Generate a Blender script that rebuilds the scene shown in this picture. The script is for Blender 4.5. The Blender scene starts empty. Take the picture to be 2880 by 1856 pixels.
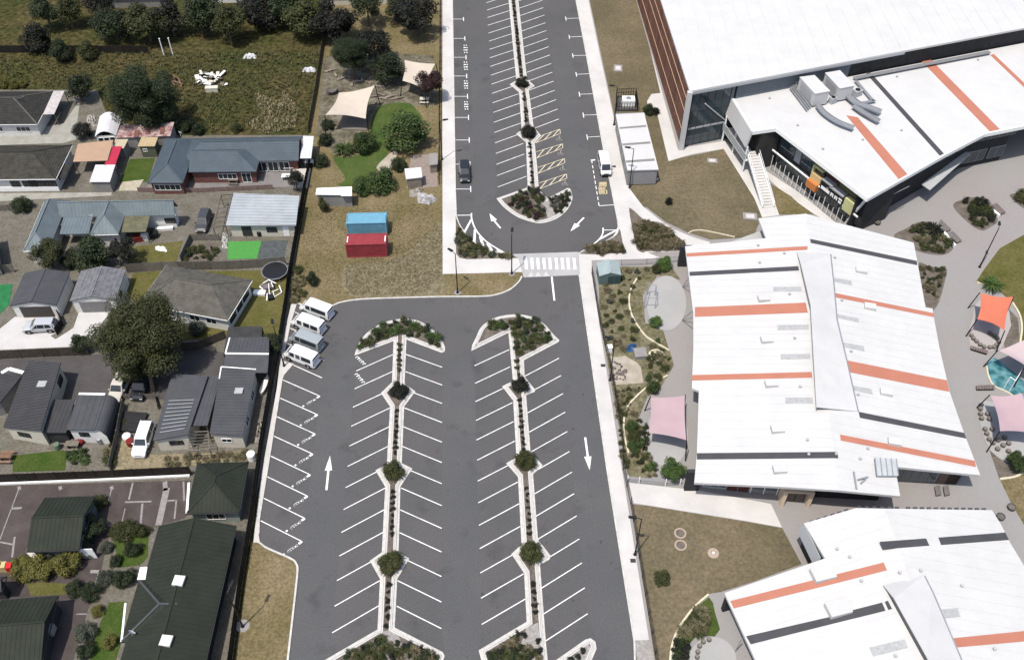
import bpy, bmesh, math, random
from mathutils import Vector, Matrix
random.seed(7)
R = math.radians
scene = bpy.context.scene
COL = scene.collection

# ------------------------------------------------------------ camera, sky, sun, exposure
CAM_H = 98.0                      # drone height above the car park
PITCH = R(47.3)                   # degrees below the horizon
FPX, CX, CY = 2677.0, 1440.0, 928.0
cam_d = bpy.data.cameras.new('camera')
cam = bpy.data.objects.new('camera', cam_d); COL.objects.link(cam)
cam.location = (0, 0, CAM_H); cam.rotation_euler = (math.pi/2 - PITCH, 0, 0)
cam_d.sensor_fit = 'HORIZONTAL'; cam_d.sensor_width = 36.0; cam_d.lens = 36.0*FPX/2880.0
cam_d.clip_start = 1.0; cam_d.clip_end = 3000.0
scene.camera = cam
SUN_DIR = Vector((-1.89, -2.43, 7.9)).normalized()     # towards the sun, read from lamp-post shadows
SUN_EL = math.asin(SUN_DIR.z)
SUN_AZ = math.atan2(SUN_DIR.x, SUN_DIR.y)
world = bpy.data.worlds.new('World'); scene.world = world; world.use_nodes = True
wn = world.node_tree; bg = wn.nodes['Background']
sky = wn.nodes.new('ShaderNodeTexSky'); sky.sky_type = 'NISHITA'; sky.sun_disc = False
sky.sun_elevation = SUN_EL; sky.sun_rotation = SUN_AZ; sky.altitude = 50; sky.dust_density = 2.5
wn.links.new(sky.outputs[0], bg.inputs[0]); bg.inputs[1].default_value = 0.15
sun_d = bpy.data.lights.new('sun', 'SUN'); sun_d.energy = 3.9; sun_d.angle = R(0.5); sun_d.color = (1.0, 0.945, 0.865)
sun = bpy.data.objects.new('sun', sun_d); COL.objects.link(sun)
sun.rotation_euler = (-SUN_DIR).to_track_quat('-Z', 'Y').to_euler(); sun.location = (-60, -60, 150)
scene.view_settings.view_transform = 'Standard'; scene.view_settings.look = 'None'
scene.view_settings.gamma = 1.0; scene.view_settings.exposure = 0.46
scene.view_settings.use_curve_mapping = False

# ------------------------------------------------------------ survey: photo measurement -> place on the site
def ray(u, v):
    dx = (u-CX)/FPX; dy = (CY-v)/FPX
    return Vector((dx, math.cos(PITCH)+dy*math.sin(PITCH), -math.sin(PITCH)+dy*math.cos(PITCH)))
def G(u, v, z=0.0):
    d = ray(u, v)
    return Vector((0, 0, CAM_H)) + d*((CAM_H-z)/-d.z)
def sheet(x0, y0, s):
    return lambda x, y, z=0.0: G(x0+s*x, y0+s*y, z)
S1 = 0.27923
F = sheet(0, 0, 1.20502)
L1 = sheet(0, 130, S1); L2 = sheet(0, 520, S1); L3 = sheet(0, 900, S1); L4 = sheet(0, 1300, .361)
M1 = sheet(600, 130, S1); M2 = sheet(600, 520, S1); M3 = sheet(600, 900, S1); M4 = sheet(640, 1300, .361)
C1 = sheet(1220, 130, S1); C2 = sheet(1220, 520, S1); C3 = sheet(1220, 900, S1); C4 = sheet(1300, 1300, .361)
R1 = sheet(1820, 130, .27916); R2 = sheet(2320, 130, .27916); R3 = sheet(1820, 560, .28571); R4 = sheet(2340, 560, .28571)
R5 = sheet(1820, 980, .28571); R6 = sheet(2340, 980, .28571); R7 = sheet(1820, 1400, .29607); R8 = sheet(2340, 1400, .29605)
V = Vector
UPD = Vector((-0.05, 0.99875, 0))     # the car park's long axis
def xy(p, z=0.0): return Vector((p[0], p[1], z))
def lerp(a, b, t): return a + (b-a)*t

# ------------------------------------------------------------ materials
MATS = {}
def mat(name, col, rough=0.8, var=0.0, scale=3.0, bump=0.0, bscale=None, metal=0.0, spec=0.12, col2=None, detail=6, obj_rand=0.0, fine=0.0, fscale=18.0):
    if name in MATS: return MATS[name]
    m = bpy.data.materials.new(name); m.use_nodes = True
    nt = m.node_tree; N = nt.nodes; Lk = nt.links
    b = N['Principled BSDF']
    b.inputs['Roughness'].default_value = rough; b.inputs['Metallic'].default_value = metal
    b.inputs['Specular IOR Level'].default_value = spec
    c = (col[0], col[1], col[2], 1)
    b.inputs['Base Color'].default_value = c
    out = None
    geo = N.new('ShaderNodeNewGeometry')
    if var > 0 or col2:
        nz = N.new('ShaderNodeTexNoise'); nz.inputs['Scale'].default_value = scale; nz.inputs['Detail'].default_value = detail
        nz.inputs['Roughness'].default_value = 0.65
        Lk.new(geo.outputs['Position'], nz.inputs['Vector'])
        rp = N.new('ShaderNodeValToRGB')
        rp.color_ramp.elements[0].position = 0.33; rp.color_ramp.elements[1].position = 0.67
        if col2: lo, hi = col, col2
        else:
            lo = [x*(1-var) for x in col]; hi = [min(1, x*(1+var)) for x in col]
        rp.color_ramp.elements[0].color = (*lo, 1); rp.color_ramp.elements[1].color = (*hi, 1)
        Lk.new(nz.outputs['Fac'], rp.inputs['Fac']); out = rp.outputs['Color']
    if fine > 0:
        n2 = N.new('ShaderNodeTexNoise'); n2.inputs['Scale'].default_value = fscale; n2.inputs['Detail'].default_value = 4
        Lk.new(geo.outputs['Position'], n2.inputs['Vector'])
        mr = N.new('ShaderNodeMapRange'); mr.inputs['From Min'].default_value = 0.3; mr.inputs['From Max'].default_value = 0.7
        mr.inputs['To Min'].default_value = 1-fine; mr.inputs['To Max'].default_value = 1+fine
        Lk.new(n2.outputs['Fac'], mr.inputs['Value'])
        mx = N.new('ShaderNodeMix'); mx.data_type = 'RGBA'; mx.blend_type = 'MULTIPLY'; mx.inputs['Factor'].default_value = 1
        if out: Lk.new(out, mx.inputs['A'])
        else: mx.inputs['A'].default_value = c
        Lk.new(mr.outputs['Result'], mx.inputs['B']); out = mx.outputs['Result']
    if obj_rand > 0:
        oi = N.new('ShaderNodeObjectInfo'); hs = N.new('ShaderNodeHueSaturation')
        mr = N.new('ShaderNodeMapRange'); mr.inputs['To Min'].default_value = 1-obj_rand; mr.inputs['To Max'].default_value = 1+obj_rand
        Lk.new(oi.outputs['Random'], mr.inputs['Value']); Lk.new(mr.outputs['Result'], hs.inputs['Value'])
        if out: Lk.new(out, hs.inputs['Color'])
        else: hs.inputs['Color'].default_value = c
        out = hs.outputs['Color']
    if out: Lk.new(out, b.inputs['Base Color'])
    if bump > 0:
        nb = N.new('ShaderNodeTexNoise'); nb.inputs['Scale'].default_value = bscale or scale*4; nb.inputs['Detail'].default_value = 5
        Lk.new(geo.outputs['Position'], nb.inputs['Vector'])
        bp = N.new('ShaderNodeBump'); bp.inputs['Strength'].default_value = bump; bp.inputs['Distance'].default_value = 0.05
        Lk.new(nb.outputs['Fac'], bp.inputs['Height']); Lk.new(bp.outputs['Normal'], b.inputs['Normal'])
    MATS[name] = m
    return m
def leafmat(name, a, b, trans=0.25):
    """foliage: colour varies leaf by leaf (mesh island) and plant by plant"""
    if name in MATS: return MATS[name]
    m = bpy.data.materials.new(name); m.use_nodes = True
    nt = m.node_tree; N = nt.nodes; Lk = nt.links; p = N['Principled BSDF']
    p.inputs['Roughness'].default_value = 0.6; p.inputs['Specular IOR Level'].default_value = 0.25
    geo = N.new('ShaderNodeNewGeometry'); oi = N.new('ShaderNodeObjectInfo')
    rp = N.new('ShaderNodeValToRGB'); rp.color_ramp.elements[0].color = (*a, 1); rp.color_ramp.elements[1].color = (*b, 1)
    Lk.new(geo.outputs['Random Per Island'], rp.inputs['Fac'])
    hs = N.new('ShaderNodeHueSaturation'); mr = N.new('ShaderNodeMapRange'); mr.inputs['To Min'].default_value = 0.8; mr.inputs['To Max'].default_value = 1.2
    Lk.new(oi.outputs['Random'], mr.inputs['Value']); Lk.new(mr.outputs['Result'], hs.inputs['Value']); Lk.new(rp.outputs['Color'], hs.inputs['Color'])
    Lk.new(hs.outputs['Color'], p.inputs['Base Color'])
    tr = N.new('ShaderNodeBsdfTranslucent'); Lk.new(hs.outputs['Color'], tr.inputs['Color'])
    mx = N.new('ShaderNodeMixShader'); mx.inputs['Fac'].default_value = trans
    Lk.new(p.outputs[0], mx.inputs[1]); Lk.new(tr.outputs[0], mx.inputs[2]); Lk.new(mx.outputs[0], N['Material Output'].inputs['Surface'])
    MATS[name] = m
    return m
asphalt = mat('asphalt', (.066, .066, .067), .9, scale=.07, col2=(.080, .077, .077), bump=.25, bscale=9, detail=3, fine=.12, fscale=5)
def add_asphalt_wear(m):
    # dark oil and tyre stains scattered over the lot
    nt = m.node_tree; N = nt.nodes; Lk = nt.links; b = N['Principled BSDF']
    src = b.inputs['Base Color'].links[0].from_socket
    geo = N.new('ShaderNodeNewGeometry'); n = N.new('ShaderNodeTexNoise'); n.inputs['Scale'].default_value = .35; n.inputs['Detail'].default_value = 8
    Lk.new(geo.outputs['Position'], n.inputs['Vector'])
    r = N.new('ShaderNodeValToRGB'); r.color_ramp.elements[0].position = .22; r.color_ramp.elements[0].color = (.72, .72, .72, 1)
    r.color_ramp.elements[1].position = .42; r.color_ramp.elements[1].color = (1, 1, 1, 1)
    Lk.new(n.outputs['Fac'], r.inputs['Fac'])
    mx = N.new('ShaderNodeMix'); mx.data_type = 'RGBA'; mx.blend_type = 'MULTIPLY'; mx.inputs['Factor'].default_value = 1
    Lk.new(src, mx.inputs['A']); Lk.new(r.outputs['Color'], mx.inputs['B'])
    n2 = N.new('ShaderNodeTexNoise'); n2.inputs['Scale'].default_value = 1.1; n2.inputs['Detail'].default_value = 3; Lk.new(geo.outputs['Position'], n2.inputs['Vector'])
    r2 = N.new('ShaderNodeValToRGB'); r2.color_ramp.elements[0].position = .24; r2.color_ramp.elements[0].color = (.7, .69, .68, 1); r2.color_ramp.elements[1].position = .33; r2.color_ramp.elements[1].color = (1, 1, 1, 1)
    Lk.new(n2.outputs['Fac'], r2.inputs['Fac']); m2 = N.new('ShaderNodeMix'); m2.data_type = 'RGBA'; m2.blend_type = 'MULTIPLY'; m2.inputs['Factor'].default_value = 1
    Lk.new(mx.outputs['Result'], m2.inputs['A']); Lk.new(r2.outputs['Color'], m2.inputs['B']); Lk.new(m2.outputs['Result'], b.inputs['Base Color'])
add_asphalt_wear(asphalt)
asphalt_old = mat('old_asphalt', (.05, .047, .046), .9, scale=.25, col2=(.075, .07, .068), bump=.3, bscale=8, fine=.18, fscale=6)
concrete = mat('concrete', (.37, .36, .345), .85, scale=.22, col2=(.45, .435, .42), bump=.1, bscale=14, fine=.05, fscale=9)
plaza_m = mat('plaza_concrete', (.21, .19, .182), .85, scale=.06, col2=(.212, .212, .206), bump=.1, bscale=12, detail=4, fine=.06, fscale=7)
kerb_m = mat('kerb_concrete', (.40, .39, .365), .85, var=.18, scale=1.6, fine=.12, fscale=14)
white_line = mat('white_road_paint', (.62, .62, .61), .7, var=.16, scale=1.2, fine=.25, fscale=9)
cream_line = mat('cream_road_paint', (.5, .44, .31), .7, var=.14, scale=3)
yellow_line = mat('yellow_road_paint', (.40, .33, .19), .7, var=.2, scale=5, fine=.25, fscale=16)
dry_grass = mat('dry_grass', (.094, .08, .036), .95, scale=.16, col2=(.152, .12, .07), bump=.6, bscale=5, fine=.3, fscale=3.2, spec=.04)
tan_grass = mat('tan_grass', (.076, .068, .04), .95, scale=.07, col2=(.135, .108, .07), bump=.6, bscale=5, fine=.22, fscale=2.6, spec=.04)
green_grass = mat('green_grass', (.028, .055, .01), .95, scale=.35, col2=(.055, .072, .02), bump=.6, bscale=6, fine=.25, fscale=4, spec=.04)
rough_grass = mat('rough_grass', (.026, .034, .010), .95, scale=.09, col2=(.062, .048, .022), bump=1.0, bscale=2.5, fine=.6, fscale=1.1, spec=.04)
olive_grass = mat('olive_grass', (.06, .062, .016), .95, scale=.3, col2=(.105, .092, .038), bump=.6, bscale=6, fine=.25, fscale=4, spec=.04)
soil = mat('soil', (.075, .062, .05), .95, scale=.8, col2=(.13, .115, .098), bump=.9, bscale=8, fine=.35, fscale=7)
mulch = mat('mulch', (.05, .04, .03), .95, scale=1.2, col2=(.1, .085, .065), bump=1.0, bscale=9, fine=.4, fscale=8)
gravel = mat('gravel', (.2, .19, .175), .95, scale=2.2, col2=(.28, .265, .25), bump=.8, bscale=16, fine=.35, fscale=12)
bark = mat('bark', (.11, .085, .06), .9, var=.3, scale=4, bump=.6)
timber_dark = mat('dark_stained_timber', (.02, .017, .014), .85, var=.3, scale=2.2, obj_rand=.2)
timber_grey = mat('weathered_timber', (.12, .108, .09), .85, var=.25, scale=3, obj_rand=.2)
timber_brown = mat('brown_timber', (.14, .085, .055), .8, var=.25, scale=2, obj_rand=.15)
black_steel = mat('black_steel', (.012, .012, .013), .45, metal=.2, spec=.4)
grey_steel = mat('galvanised_steel', (.32, .33, .34), .45, metal=.6, var=.12, scale=3)
white_metal = mat('white_roof_metal', (.42, .418, .412), .55, var=.045, scale=.3, fine=.02, fscale=6)
white_trim = mat('white_painted_trim', (.7, .7, .68), .6, var=.06, scale=2)
orange_roof = mat('orange_roof_metal', (.33, .135, .092), .6, var=.05, scale=.4)
dark_roof = mat('charcoal_roof_metal', (.052, .052, .057), .6, var=.1, scale=.6)
rooflight = mat('grey_rooflight', (.29, .295, .295), .5, var=.15, scale=3)
cream_wall = mat('cream_weatherboard', (.46, .43, .36), .75, var=.1, scale=1.4)
white_wall = mat('white_weatherboard', (.55, .54, .51), .75, var=.08, scale=1.4)
grey_wall = mat('grey_wall', (.2, .195, .185), .8, var=.12, scale=1.2)
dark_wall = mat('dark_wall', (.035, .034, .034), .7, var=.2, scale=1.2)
brick_red = mat('red_brick', (.13, .06, .05), .85, var=.25, scale=2.5)
glass = mat('window_glass', (.018, .024, .028), .08, spec=.6)
blue_glass = mat('blue_grey_glazing', (.03, .045, .055), .08, spec=.6)
rubber = mat('tyre_rubber', (.012, .012, .012), .8)

# ------------------------------------------------------------ mesh building
class MB:
    def __init__(s): s.v = []; s.f = []
    def add(s, vs, fs):
        o = len(s.v); s.v += [tuple(p) for p in vs]; s.f += [[i+o for i in f] for f in fs]
    def poly(s, pts): s.add(pts, [list(range(len(pts)))])
    def prism(s, pts, z0, z1, bottom=False):
        n = len(pts)
        if area(pts) < 0: pts = pts[::-1]
        vs = [(p[0], p[1], z0) for p in pts] + [(p[0], p[1], z1) for p in pts]
        fs = [[n+i for i in range(n)]] + [[i, (i+1) % n, n+(i+1) % n, n+i] for i in range(n)]
        if bottom: fs.append(list(range(n))[::-1])
        s.add(vs, fs)
    def hexa(s, b, t):                      # 4 bottom, 4 top points, any shape
        s.add(list(b)+list(t), [[3, 2, 1, 0], [4, 5, 6, 7], [0, 1, 5, 4], [1, 2, 6, 5], [2, 3, 7, 6], [3, 0, 4, 7]])
    def box(s, c, size, rz=0.0):
        cx, cy, cz = c; a, b, h = size[0]/2, size[1]/2, size[2]/2
        co, si = math.cos(rz), math.sin(rz)
        q = [(cx+x*co-y*si, cy+x*si+y*co) for x, y in ((-a, -b), (a, -b), (a, b), (-a, b))]
        s.hexa([(x, y, cz-h) for x, y in q], [(x, y, cz+h) for x, y in q])
    def bar(s, p, q, w, h=None, up=Vector((0, 0, 1))):
        p = Vector(p); q = Vector(q); h = h or w; d = (q-p)
        if d.length < 1e-6: return
        d.normalize(); sd = d.cross(up)
        if sd.length < 1e-4: sd = d.cross(Vector((1, 0, 0)))
        sd.normalize(); u = sd.cross(d); sd *= w/2; u *= h/2
        s.hexa([p-sd-u, p+sd-u, q+sd-u, q-sd-u], [p-sd+u, p+sd+u, q+sd+u, q-sd+u])
    def tube(s, p, q, r0, r1=None, n=8, caps=True):
        p = Vector(p); q = Vector(q); r1 = r0 if r1 is None else r1; d = (q-p).normalized()
        a = d.cross(Vector((0, 0, 1)))
        if a.length < 1e-3: a = Vector((1, 0, 0))
        a.normalize(); b = d.cross(a)
        vs = []
        for c, r in ((p, r0), (q, r1)):
            for i in range(n):
                t = 2*math.pi*i/n; vs.append(c+a*(r*math.cos(t))+b*(r*math.sin(t)))
        fs = [[i, (i+1) % n, n+(i+1) % n, n+i] for i in range(n)]
        if caps: fs += [list(range(n))[::-1], [n+i for i in range(n)]]
        s.add(vs, fs)
    def strip(s, pts, w, z0, z1, off=0.0, closed=False):
        pts = [Vector((p[0], p[1])) for p in pts]
        a = offset(pts, off+w/2, closed); b = offset(pts, off-w/2, closed); n = len(pts); vs = []
        for i in range(n): vs += [(a[i].x, a[i].y, z0), (b[i].x, b[i].y, z0), (a[i].x, a[i].y, z1), (b[i].x, b[i].y, z1)]
        fs = []
        for i in range(n if closed else n-1):
            j = (i+1) % n; i4, j4 = i*4, j*4
            fs += [[i4+2, i4+3, j4+3, j4+2], [i4, i4+2, j4+2, j4], [i4+3, i4+1, j4+1, j4+3]]
        if not closed: fs += [[0, 1, 3, 2], [(n-1)*4+k for k in (0, 2, 3, 1)]]
        s.add(vs, fs)
    def lathe(s, c, prof, n=12, z=0.0):
        vs = []; m = len(prof)
        for r, h in prof:
            for i in range(n):
                t = 2*math.pi*i/n; vs.append((c[0]+r*math.cos(t), c[1]+r*math.sin(t), h))
        fs = []
        for k in range(m-1):
            for i in range(n): fs.append([k*n+i, k*n+(i+1) % n, (k+1)*n+(i+1) % n, (k+1)*n+i])
        fs += [list(range(n))[::-1], [(m-1)*n+i for i in range(n)]]
        s.add(vs, fs)
    def mesh(s, name, m, org=None, smooth=False):
        me = bpy.data.meshes.new(name); vs = s.v
        if org is not None: vs = [(x-org[0], y-org[1], z-org[2]) for x, y, z in vs]
        me.from_pydata(vs, [], s.f)
        if m: me.materials.append(m)
        bm = bmesh.new(); bm.from_mesh(me); bmesh.ops.recalc_face_normals(bm, faces=bm.faces); bm.to_mesh(me); bm.free()
        if smooth: me.polygons.foreach_set('use_smooth', [True]*len(me.polygons))
        me.update(); return me
def area(p):
    return sum(p[i][0]*p[(i+1) % len(p)][1]-p[(i+1) % len(p)][0]*p[i][1] for i in range(len(p)))/2
def offset(pts, d, closed=True):
    """shift a plan polyline to its left by d with mitred corners"""
    n = len(pts); out = []
    P = [Vector((p[0], p[1])) for p in pts]
    for i in range(n):
        a = P[i-1] if (i > 0 or closed) else None; b = P[i]; c = P[(i+1) % n] if (i < n-1 or closed) else None
        d1 = (b-a).normalized() if a is not None and (b-a).length > 1e-6 else None
        d2 = (c-b).normalized() if c is not None and (c-b).length > 1e-6 else None
        if d1 is None: d1 = d2
        if d2 is None: d2 = d1
        n1 = Vector((-d1.y, d1.x)); n2 = Vector((-d2.y, d2.x)); m = (n1+n2)
        if m.length < 1e-4: m = n1
        m.normalize(); k = max(.45, m.dot(n1)); w = b+m*(d/k); out.append(Vector((w.x, w.y, 0)))
    return out
def curve(pts, n=6, closed=False):
    P = [Vector(p) for p in pts]; out = []; L = len(P)
    for i in range(L if closed else L-1):
        p0 = P[i-1] if (i > 0 or closed) else P[0]; p1 = P[i]; p2 = P[(i+1) % L]
        p3 = P[(i+2) % L] if (i+2 < L or closed) else P[-1]
        for k in range(n):
            t = k/n
            out.append(.5*((2*p1)+(p2-p0)*t+(2*p0-5*p1+4*p2-p3)*t*t+(3*p1-p0-3*p2+p3)*t**3))
    if not closed: out.append(P[-1])
    return out
def link(o, parent=None):
    COL.objects.link(o)
    if parent: o.parent = parent
    return o
def obj(name, mb, m, parent=None, smooth=False, org=None):
    """one mesh object; with a parent the geometry (world units) is stored from the parent's base"""
    if org is None: org = parent_loc(parent) if parent else None
    o = bpy.data.objects.new(name, mb.mesh(name, m, org, smooth)); return link(o, parent)
def parent_loc(p):
    l = Vector((0, 0, 0))
    while p: l = l+p.location; p = p.parent
    return l
def tag(o, label, cat, group=None):
    o['label'] = label; o['category'] = cat
    if group: o['group'] = group
    return o
def thing(name, label, cat, loc=(0, 0, 0), rz=0.0, group=None):
    o = bpy.data.objects.new(name, None); o.empty_display_size = .3; COL.objects.link(o)
    o.location = loc; o.rotation_euler = (0, 0, rz); return tag(o, label, cat, group)
def struct(name, mb, m, label=None, kind='structure'):
    o = obj(name, mb, m); o['kind'] = kind
    if label: o['label'] = label
    return o
def dup(root, loc, rz=0.0, sc=1.0, label=None, group=None):
    def cp(o, par):
        c = o.copy(); COL.objects.link(c); c.parent = par
        for ch in list(o.children): cp(ch, c)
        return c
    r = cp(root, None); r.location = loc; r.rotation_euler = (0, 0, rz)
    r.scale = (sc, sc, sc) if isinstance(sc, (int, float)) else sc
    if label: r['label'] = label
    if group: r['group'] = group
    return r
_U = 'first second third fourth fifth sixth seventh eighth ninth tenth eleventh twelfth thirteenth fourteenth fifteenth sixteenth seventeenth eighteenth nineteenth'.split()
_T = {20: 'twent', 30: 'thirt', 40: 'fort', 50: 'fift', 60: 'sixt', 70: 'sevent'}
ORD = [_U[n-1] if n < 20 else (_T[n]+'ieth' if n % 10 == 0 else _T[n-n % 10]+'y-'+_U[n % 10-1]) for n in range(1, 80)]
# ============================================================ GROUND, CAR PARK, PATHS
def ext(p, d): return p + UPD*d
def sheet_obj(name, pts, z, m, z0=None, label=None):
    mb = MB()
    if z0 is None: mb.poly([xy(p, z) for p in pts])
    else: mb.prism(pts, z0, z)
    return struct(name, mb, m, label)
mb = MB(); mb.poly([(-900, -300, -.06), (900, -300, -.06), (900, 1300, -.06), (-900, 1300, -.06)])
struct('ground', mb, rough_grass)

# asphalt runs beneath the raised paths and verges that bound it
car_park_pts = [ext(C1(120, 30), 120), ext(C1(1600, 30), 120), C1(1800, 1100), C2(1900, 700), C2(1530, 905), C3(1830, 1540), ext(C4(1420, 1540), -45),
                ext(M4(120, 1540), -45), M4(225, 560), M3(640, 560), M2(800, 1190), M2(2292, 1100), C2(800, 1000), C2(850, 800), C2(150, 800)]
car_park = sheet_obj('car_park', car_park_pts, 0.0, asphalt)
def line_on(road, name, a, b, w=.11, m=white_line, z=.005):
    mb = MB(); a = xy(a); b = xy(b); d = (b-a).normalized(); n = Vector((-d.y, d.x, 0))*(w/2)
    mb.poly([xy(a-n, z), xy(b-n, z), xy(b+n, z), xy(a+n, z)]); return obj(name, mb, m, road)
aisle_m = mat('aisle_asphalt', (.067, .069, .071), .9, scale=.09, col2=(.079, .079, .08), bump=.25, bscale=9, detail=4, fine=.12, fscale=5)
add_asphalt_wear(aisle_m)
for q in ([M3(1075, 765), M4(585, 615), M4(560, 760), M4(480, 1540), M4(780, 1540), M4(812, 1325), M3(1437, 512), M3(1425, 370), M3(1150, 420)], [M3(2308, 475), M4(1668, 1292), M4(1700, 1540), C4(125, 1540), C4(150, 1260), C3(407, 460), C3(375, 320)],
          [C3(1266, 383), C4(980, 1177), C4(1050, 1400), C4(1060, 1540), C4(1325, 1540), C4(1322, 1390), C3(1735, 1540), C2(1452, 930), C3(1270, 200)], [C1(372, 40), C1(545, 30), C1(640, 1420), C2(610, 130), C2(420, 230), C1(395, 1440)], [C1(1180, 40), C1(1380, 30), C1(1560, 1100), C2(1640, 240), C2(1420, 130), C2(1400, 30), C1(1350, 1330)]):
    mb = MB(); mb.poly([xy(p, .0025) for p in q]); obj('aisle_surface', mb, aisle_m, car_park)
def bay_row(a0, b0, a1, b1, n, extra=0):
    for i in range(-extra, n):
        t = i/(n-1); line_on(car_park, 'bay_line', lerp(a0, a1, t), lerp(b0, b1, t))
bay_row(C1(565, 120), C1(815, 38), C1(645, 1420), C1(932, 1312), 14, 7)
for i in range(-7, 9):
    t = i/8; line_on(car_park, 'bay_line', lerp(C1(912, 96), C1(1003, 833), t), lerp(C1(1158, 8), C1(1260, 735), t))
bay_row(M3(1440, 512), M3(1815, 345), M4(815, 1325), M4(1182, 1113), 13)
bay_row(M3(1940, 345), M3(2305, 475), M4(1318, 1118), M4(1665, 1292), 13)
bay_row(C3(410, 460), C3(757, 299), C4(152, 1260), C4(492, 1062), 13)
bay_row(C3(917, 565), C3(1262, 383), C4(648, 1390), C4(977, 1177), 13)
bay_row(M3(690, 598), M3(1072, 765), M4(257, 453), M4(580, 615), 8)
line_on(car_park, 'bay_line', M3(800, 450), M3(1095, 582)); line_on(car_park, 'bay_line', M3(700, 215), M3(1115, 405))
line_on(car_park, 'bay_line', M3(770, 80), M3(960, 165)); line_on(car_park, 'bay_line', M2(820, 1280), M2(960, 1345))
# painted lettering at the mouth of each staff bay (too worn to read: strokes only)
STROKE = [((1, 0), (.86, .16), .16), ((.86, .22), (.80, .30), .12), ((.92, .24), (.72, .40), .12), ((.72, .40), (.66, .48), .12), ((.66, .36), (.78, .44), .10),
          ((.60, .46), (.44, .66), .12), ((.56, .48), (.66, .60), .10), ((.44, .66), (.62, .70), .12), ((.50, .58), (.58, .72), .10), ((.30, .84), (.27, .93), .12)]
A0, B0, A1, B1 = M3(690, 598), M3(1072, 765), M4(257, 453), M4(580, 615)
for i in range(8):
    t = i/7; a = lerp(A0, A1, t); b = lerp(B0, B1, t); t2 = (i+1)/7; a2 = lerp(A0, A1, t2); b2 = lerp(B0, B1, t2)
    fin = lerp(a2, b2, .70); org = b; ax = fin-b; ay = (a-b)*.30
    for (x0, y0), (x1, y1), w in STROKE:
        # x runs back into the bay, y runs across its mouth
        p = org+ax*y0+ay*(1-x0)*.5; q = org+ax*y1+ay*(1-x1)*.5
        line_on(car_park, 'bay_lettering', p, q, w*1.8, white_line, .006)
for k, (a, b) in enumerate(((M3(1440, 365), M3(1530, 450)), (M3(1435, 535), M3(1520, 635)))):
    d = (b-a); n = Vector((-d.y, d.x, 0)).normalized()
    for j in range(5):
        c = lerp(a, b, (j+.3)/5); line_on(car_park, 'bay_lettering', c-n*.25, c+n*(.22 if j % 2 else .05), .12, white_line, .006)
        line_on(car_park, 'bay_lettering', c+n*.1, c+n*.1+d.normalized()*.26, .1, white_line, .007)
# parallel bays either side of the upper lot: T marks
for y, x in ((-270, 300), (-75, 313), (115, 325), (303, 332), (508, 340), (720, 350), (947, 357), (1190, 364), (1440, 372)):
    a = C1(198+y*.01, y); b = C1(x, y); line_on(car_park, 'bay_line', a, b); line_on(car_park, 'bay_line', b-UPD*.75, b+UPD*.75, .14, white_line, .006)
for x0, y0, x1, y1 in ((1330, -275, 1462, -280), (1365, -90, 1497, -95), (1400, 97, 1533, 95), (1435, 287, 1568, 280), (1467, 487, 1605, 482), (1507, 697, 1645, 692), (1545, 918, 1690, 910)):
    a = C1(x0, y0); b = C1(x1, y1); line_on(car_park, 'bay_line', a, b); line_on(car_park, 'bay_line', a-UPD*.75, a+UPD*.75, .14, white_line, .006)
for y in (30, 200, 390, 600):
    for k in range(4):
        for x in (305, 328):
            c = C1(x+y*.012+(k % 2)*6, y-36+k*24); line_on(car_park, 'bay_lettering', c-UPD*.16, c+UPD*.16, .2 if (k+x) % 3 else .42, white_line, .006)
# bus bay by the portable classroom
a, b = C1(1590, 1150), C2(1668, 232)
for k in range(9):
    line_on(car_park, 'bay_line', lerp(a, b, k/9), lerp(a, b, (k+.62)/9), .12)
line_on(car_park, 'bay_line', C2(1665, 212), C2(1818, 202), .12); line_on(car_park, 'bay_line', C1(1580, 1152), C1(1625, 1146), .3)
def letters(road, txt, org, ux, uy, m, z, w):
    GL = {'B': [((0, 0), (0, 1)), ((0, 1), (.8, 1)), ((.8, 1), (.8, .55)), ((.8, .55), (0, .5)), ((.8, .5), (.9, 0)), ((.9, 0), (0, 0))],
          'U': [((0, 1), (0, 0)), ((0, 0), (.9, 0)), ((.9, 0), (.9, 1))],
          'S': [((.9, 1), (0, 1)), ((0, 1), (0, .5)), ((0, .5), (.9, .5)), ((.9, .5), (.9, 0)), ((.9, 0), (0, 0))]}
    for i, ch in enumerate(txt):
        for (x0, y0), (x1, y1) in GL[ch]:
            line_on(road, 'bay_lettering', org+ux*((i+x0*.75)/len(txt))+uy*y0, org+ux*((i+x1*.75)/len(txt))+uy*y1, w, m, z)
o = C1(1672, 1490); letters(car_park, 'BUS', o, C1(1752, 1486)-o, C1(1664, 1420)-o, yellow_line, .006, .2)
for k in range(3): line_on(car_park, 'bay_lettering', C1(1664, 1378+k*14), C1(1742, 1374+k*14), .28, yellow_line, .006+.001*k)
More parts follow.
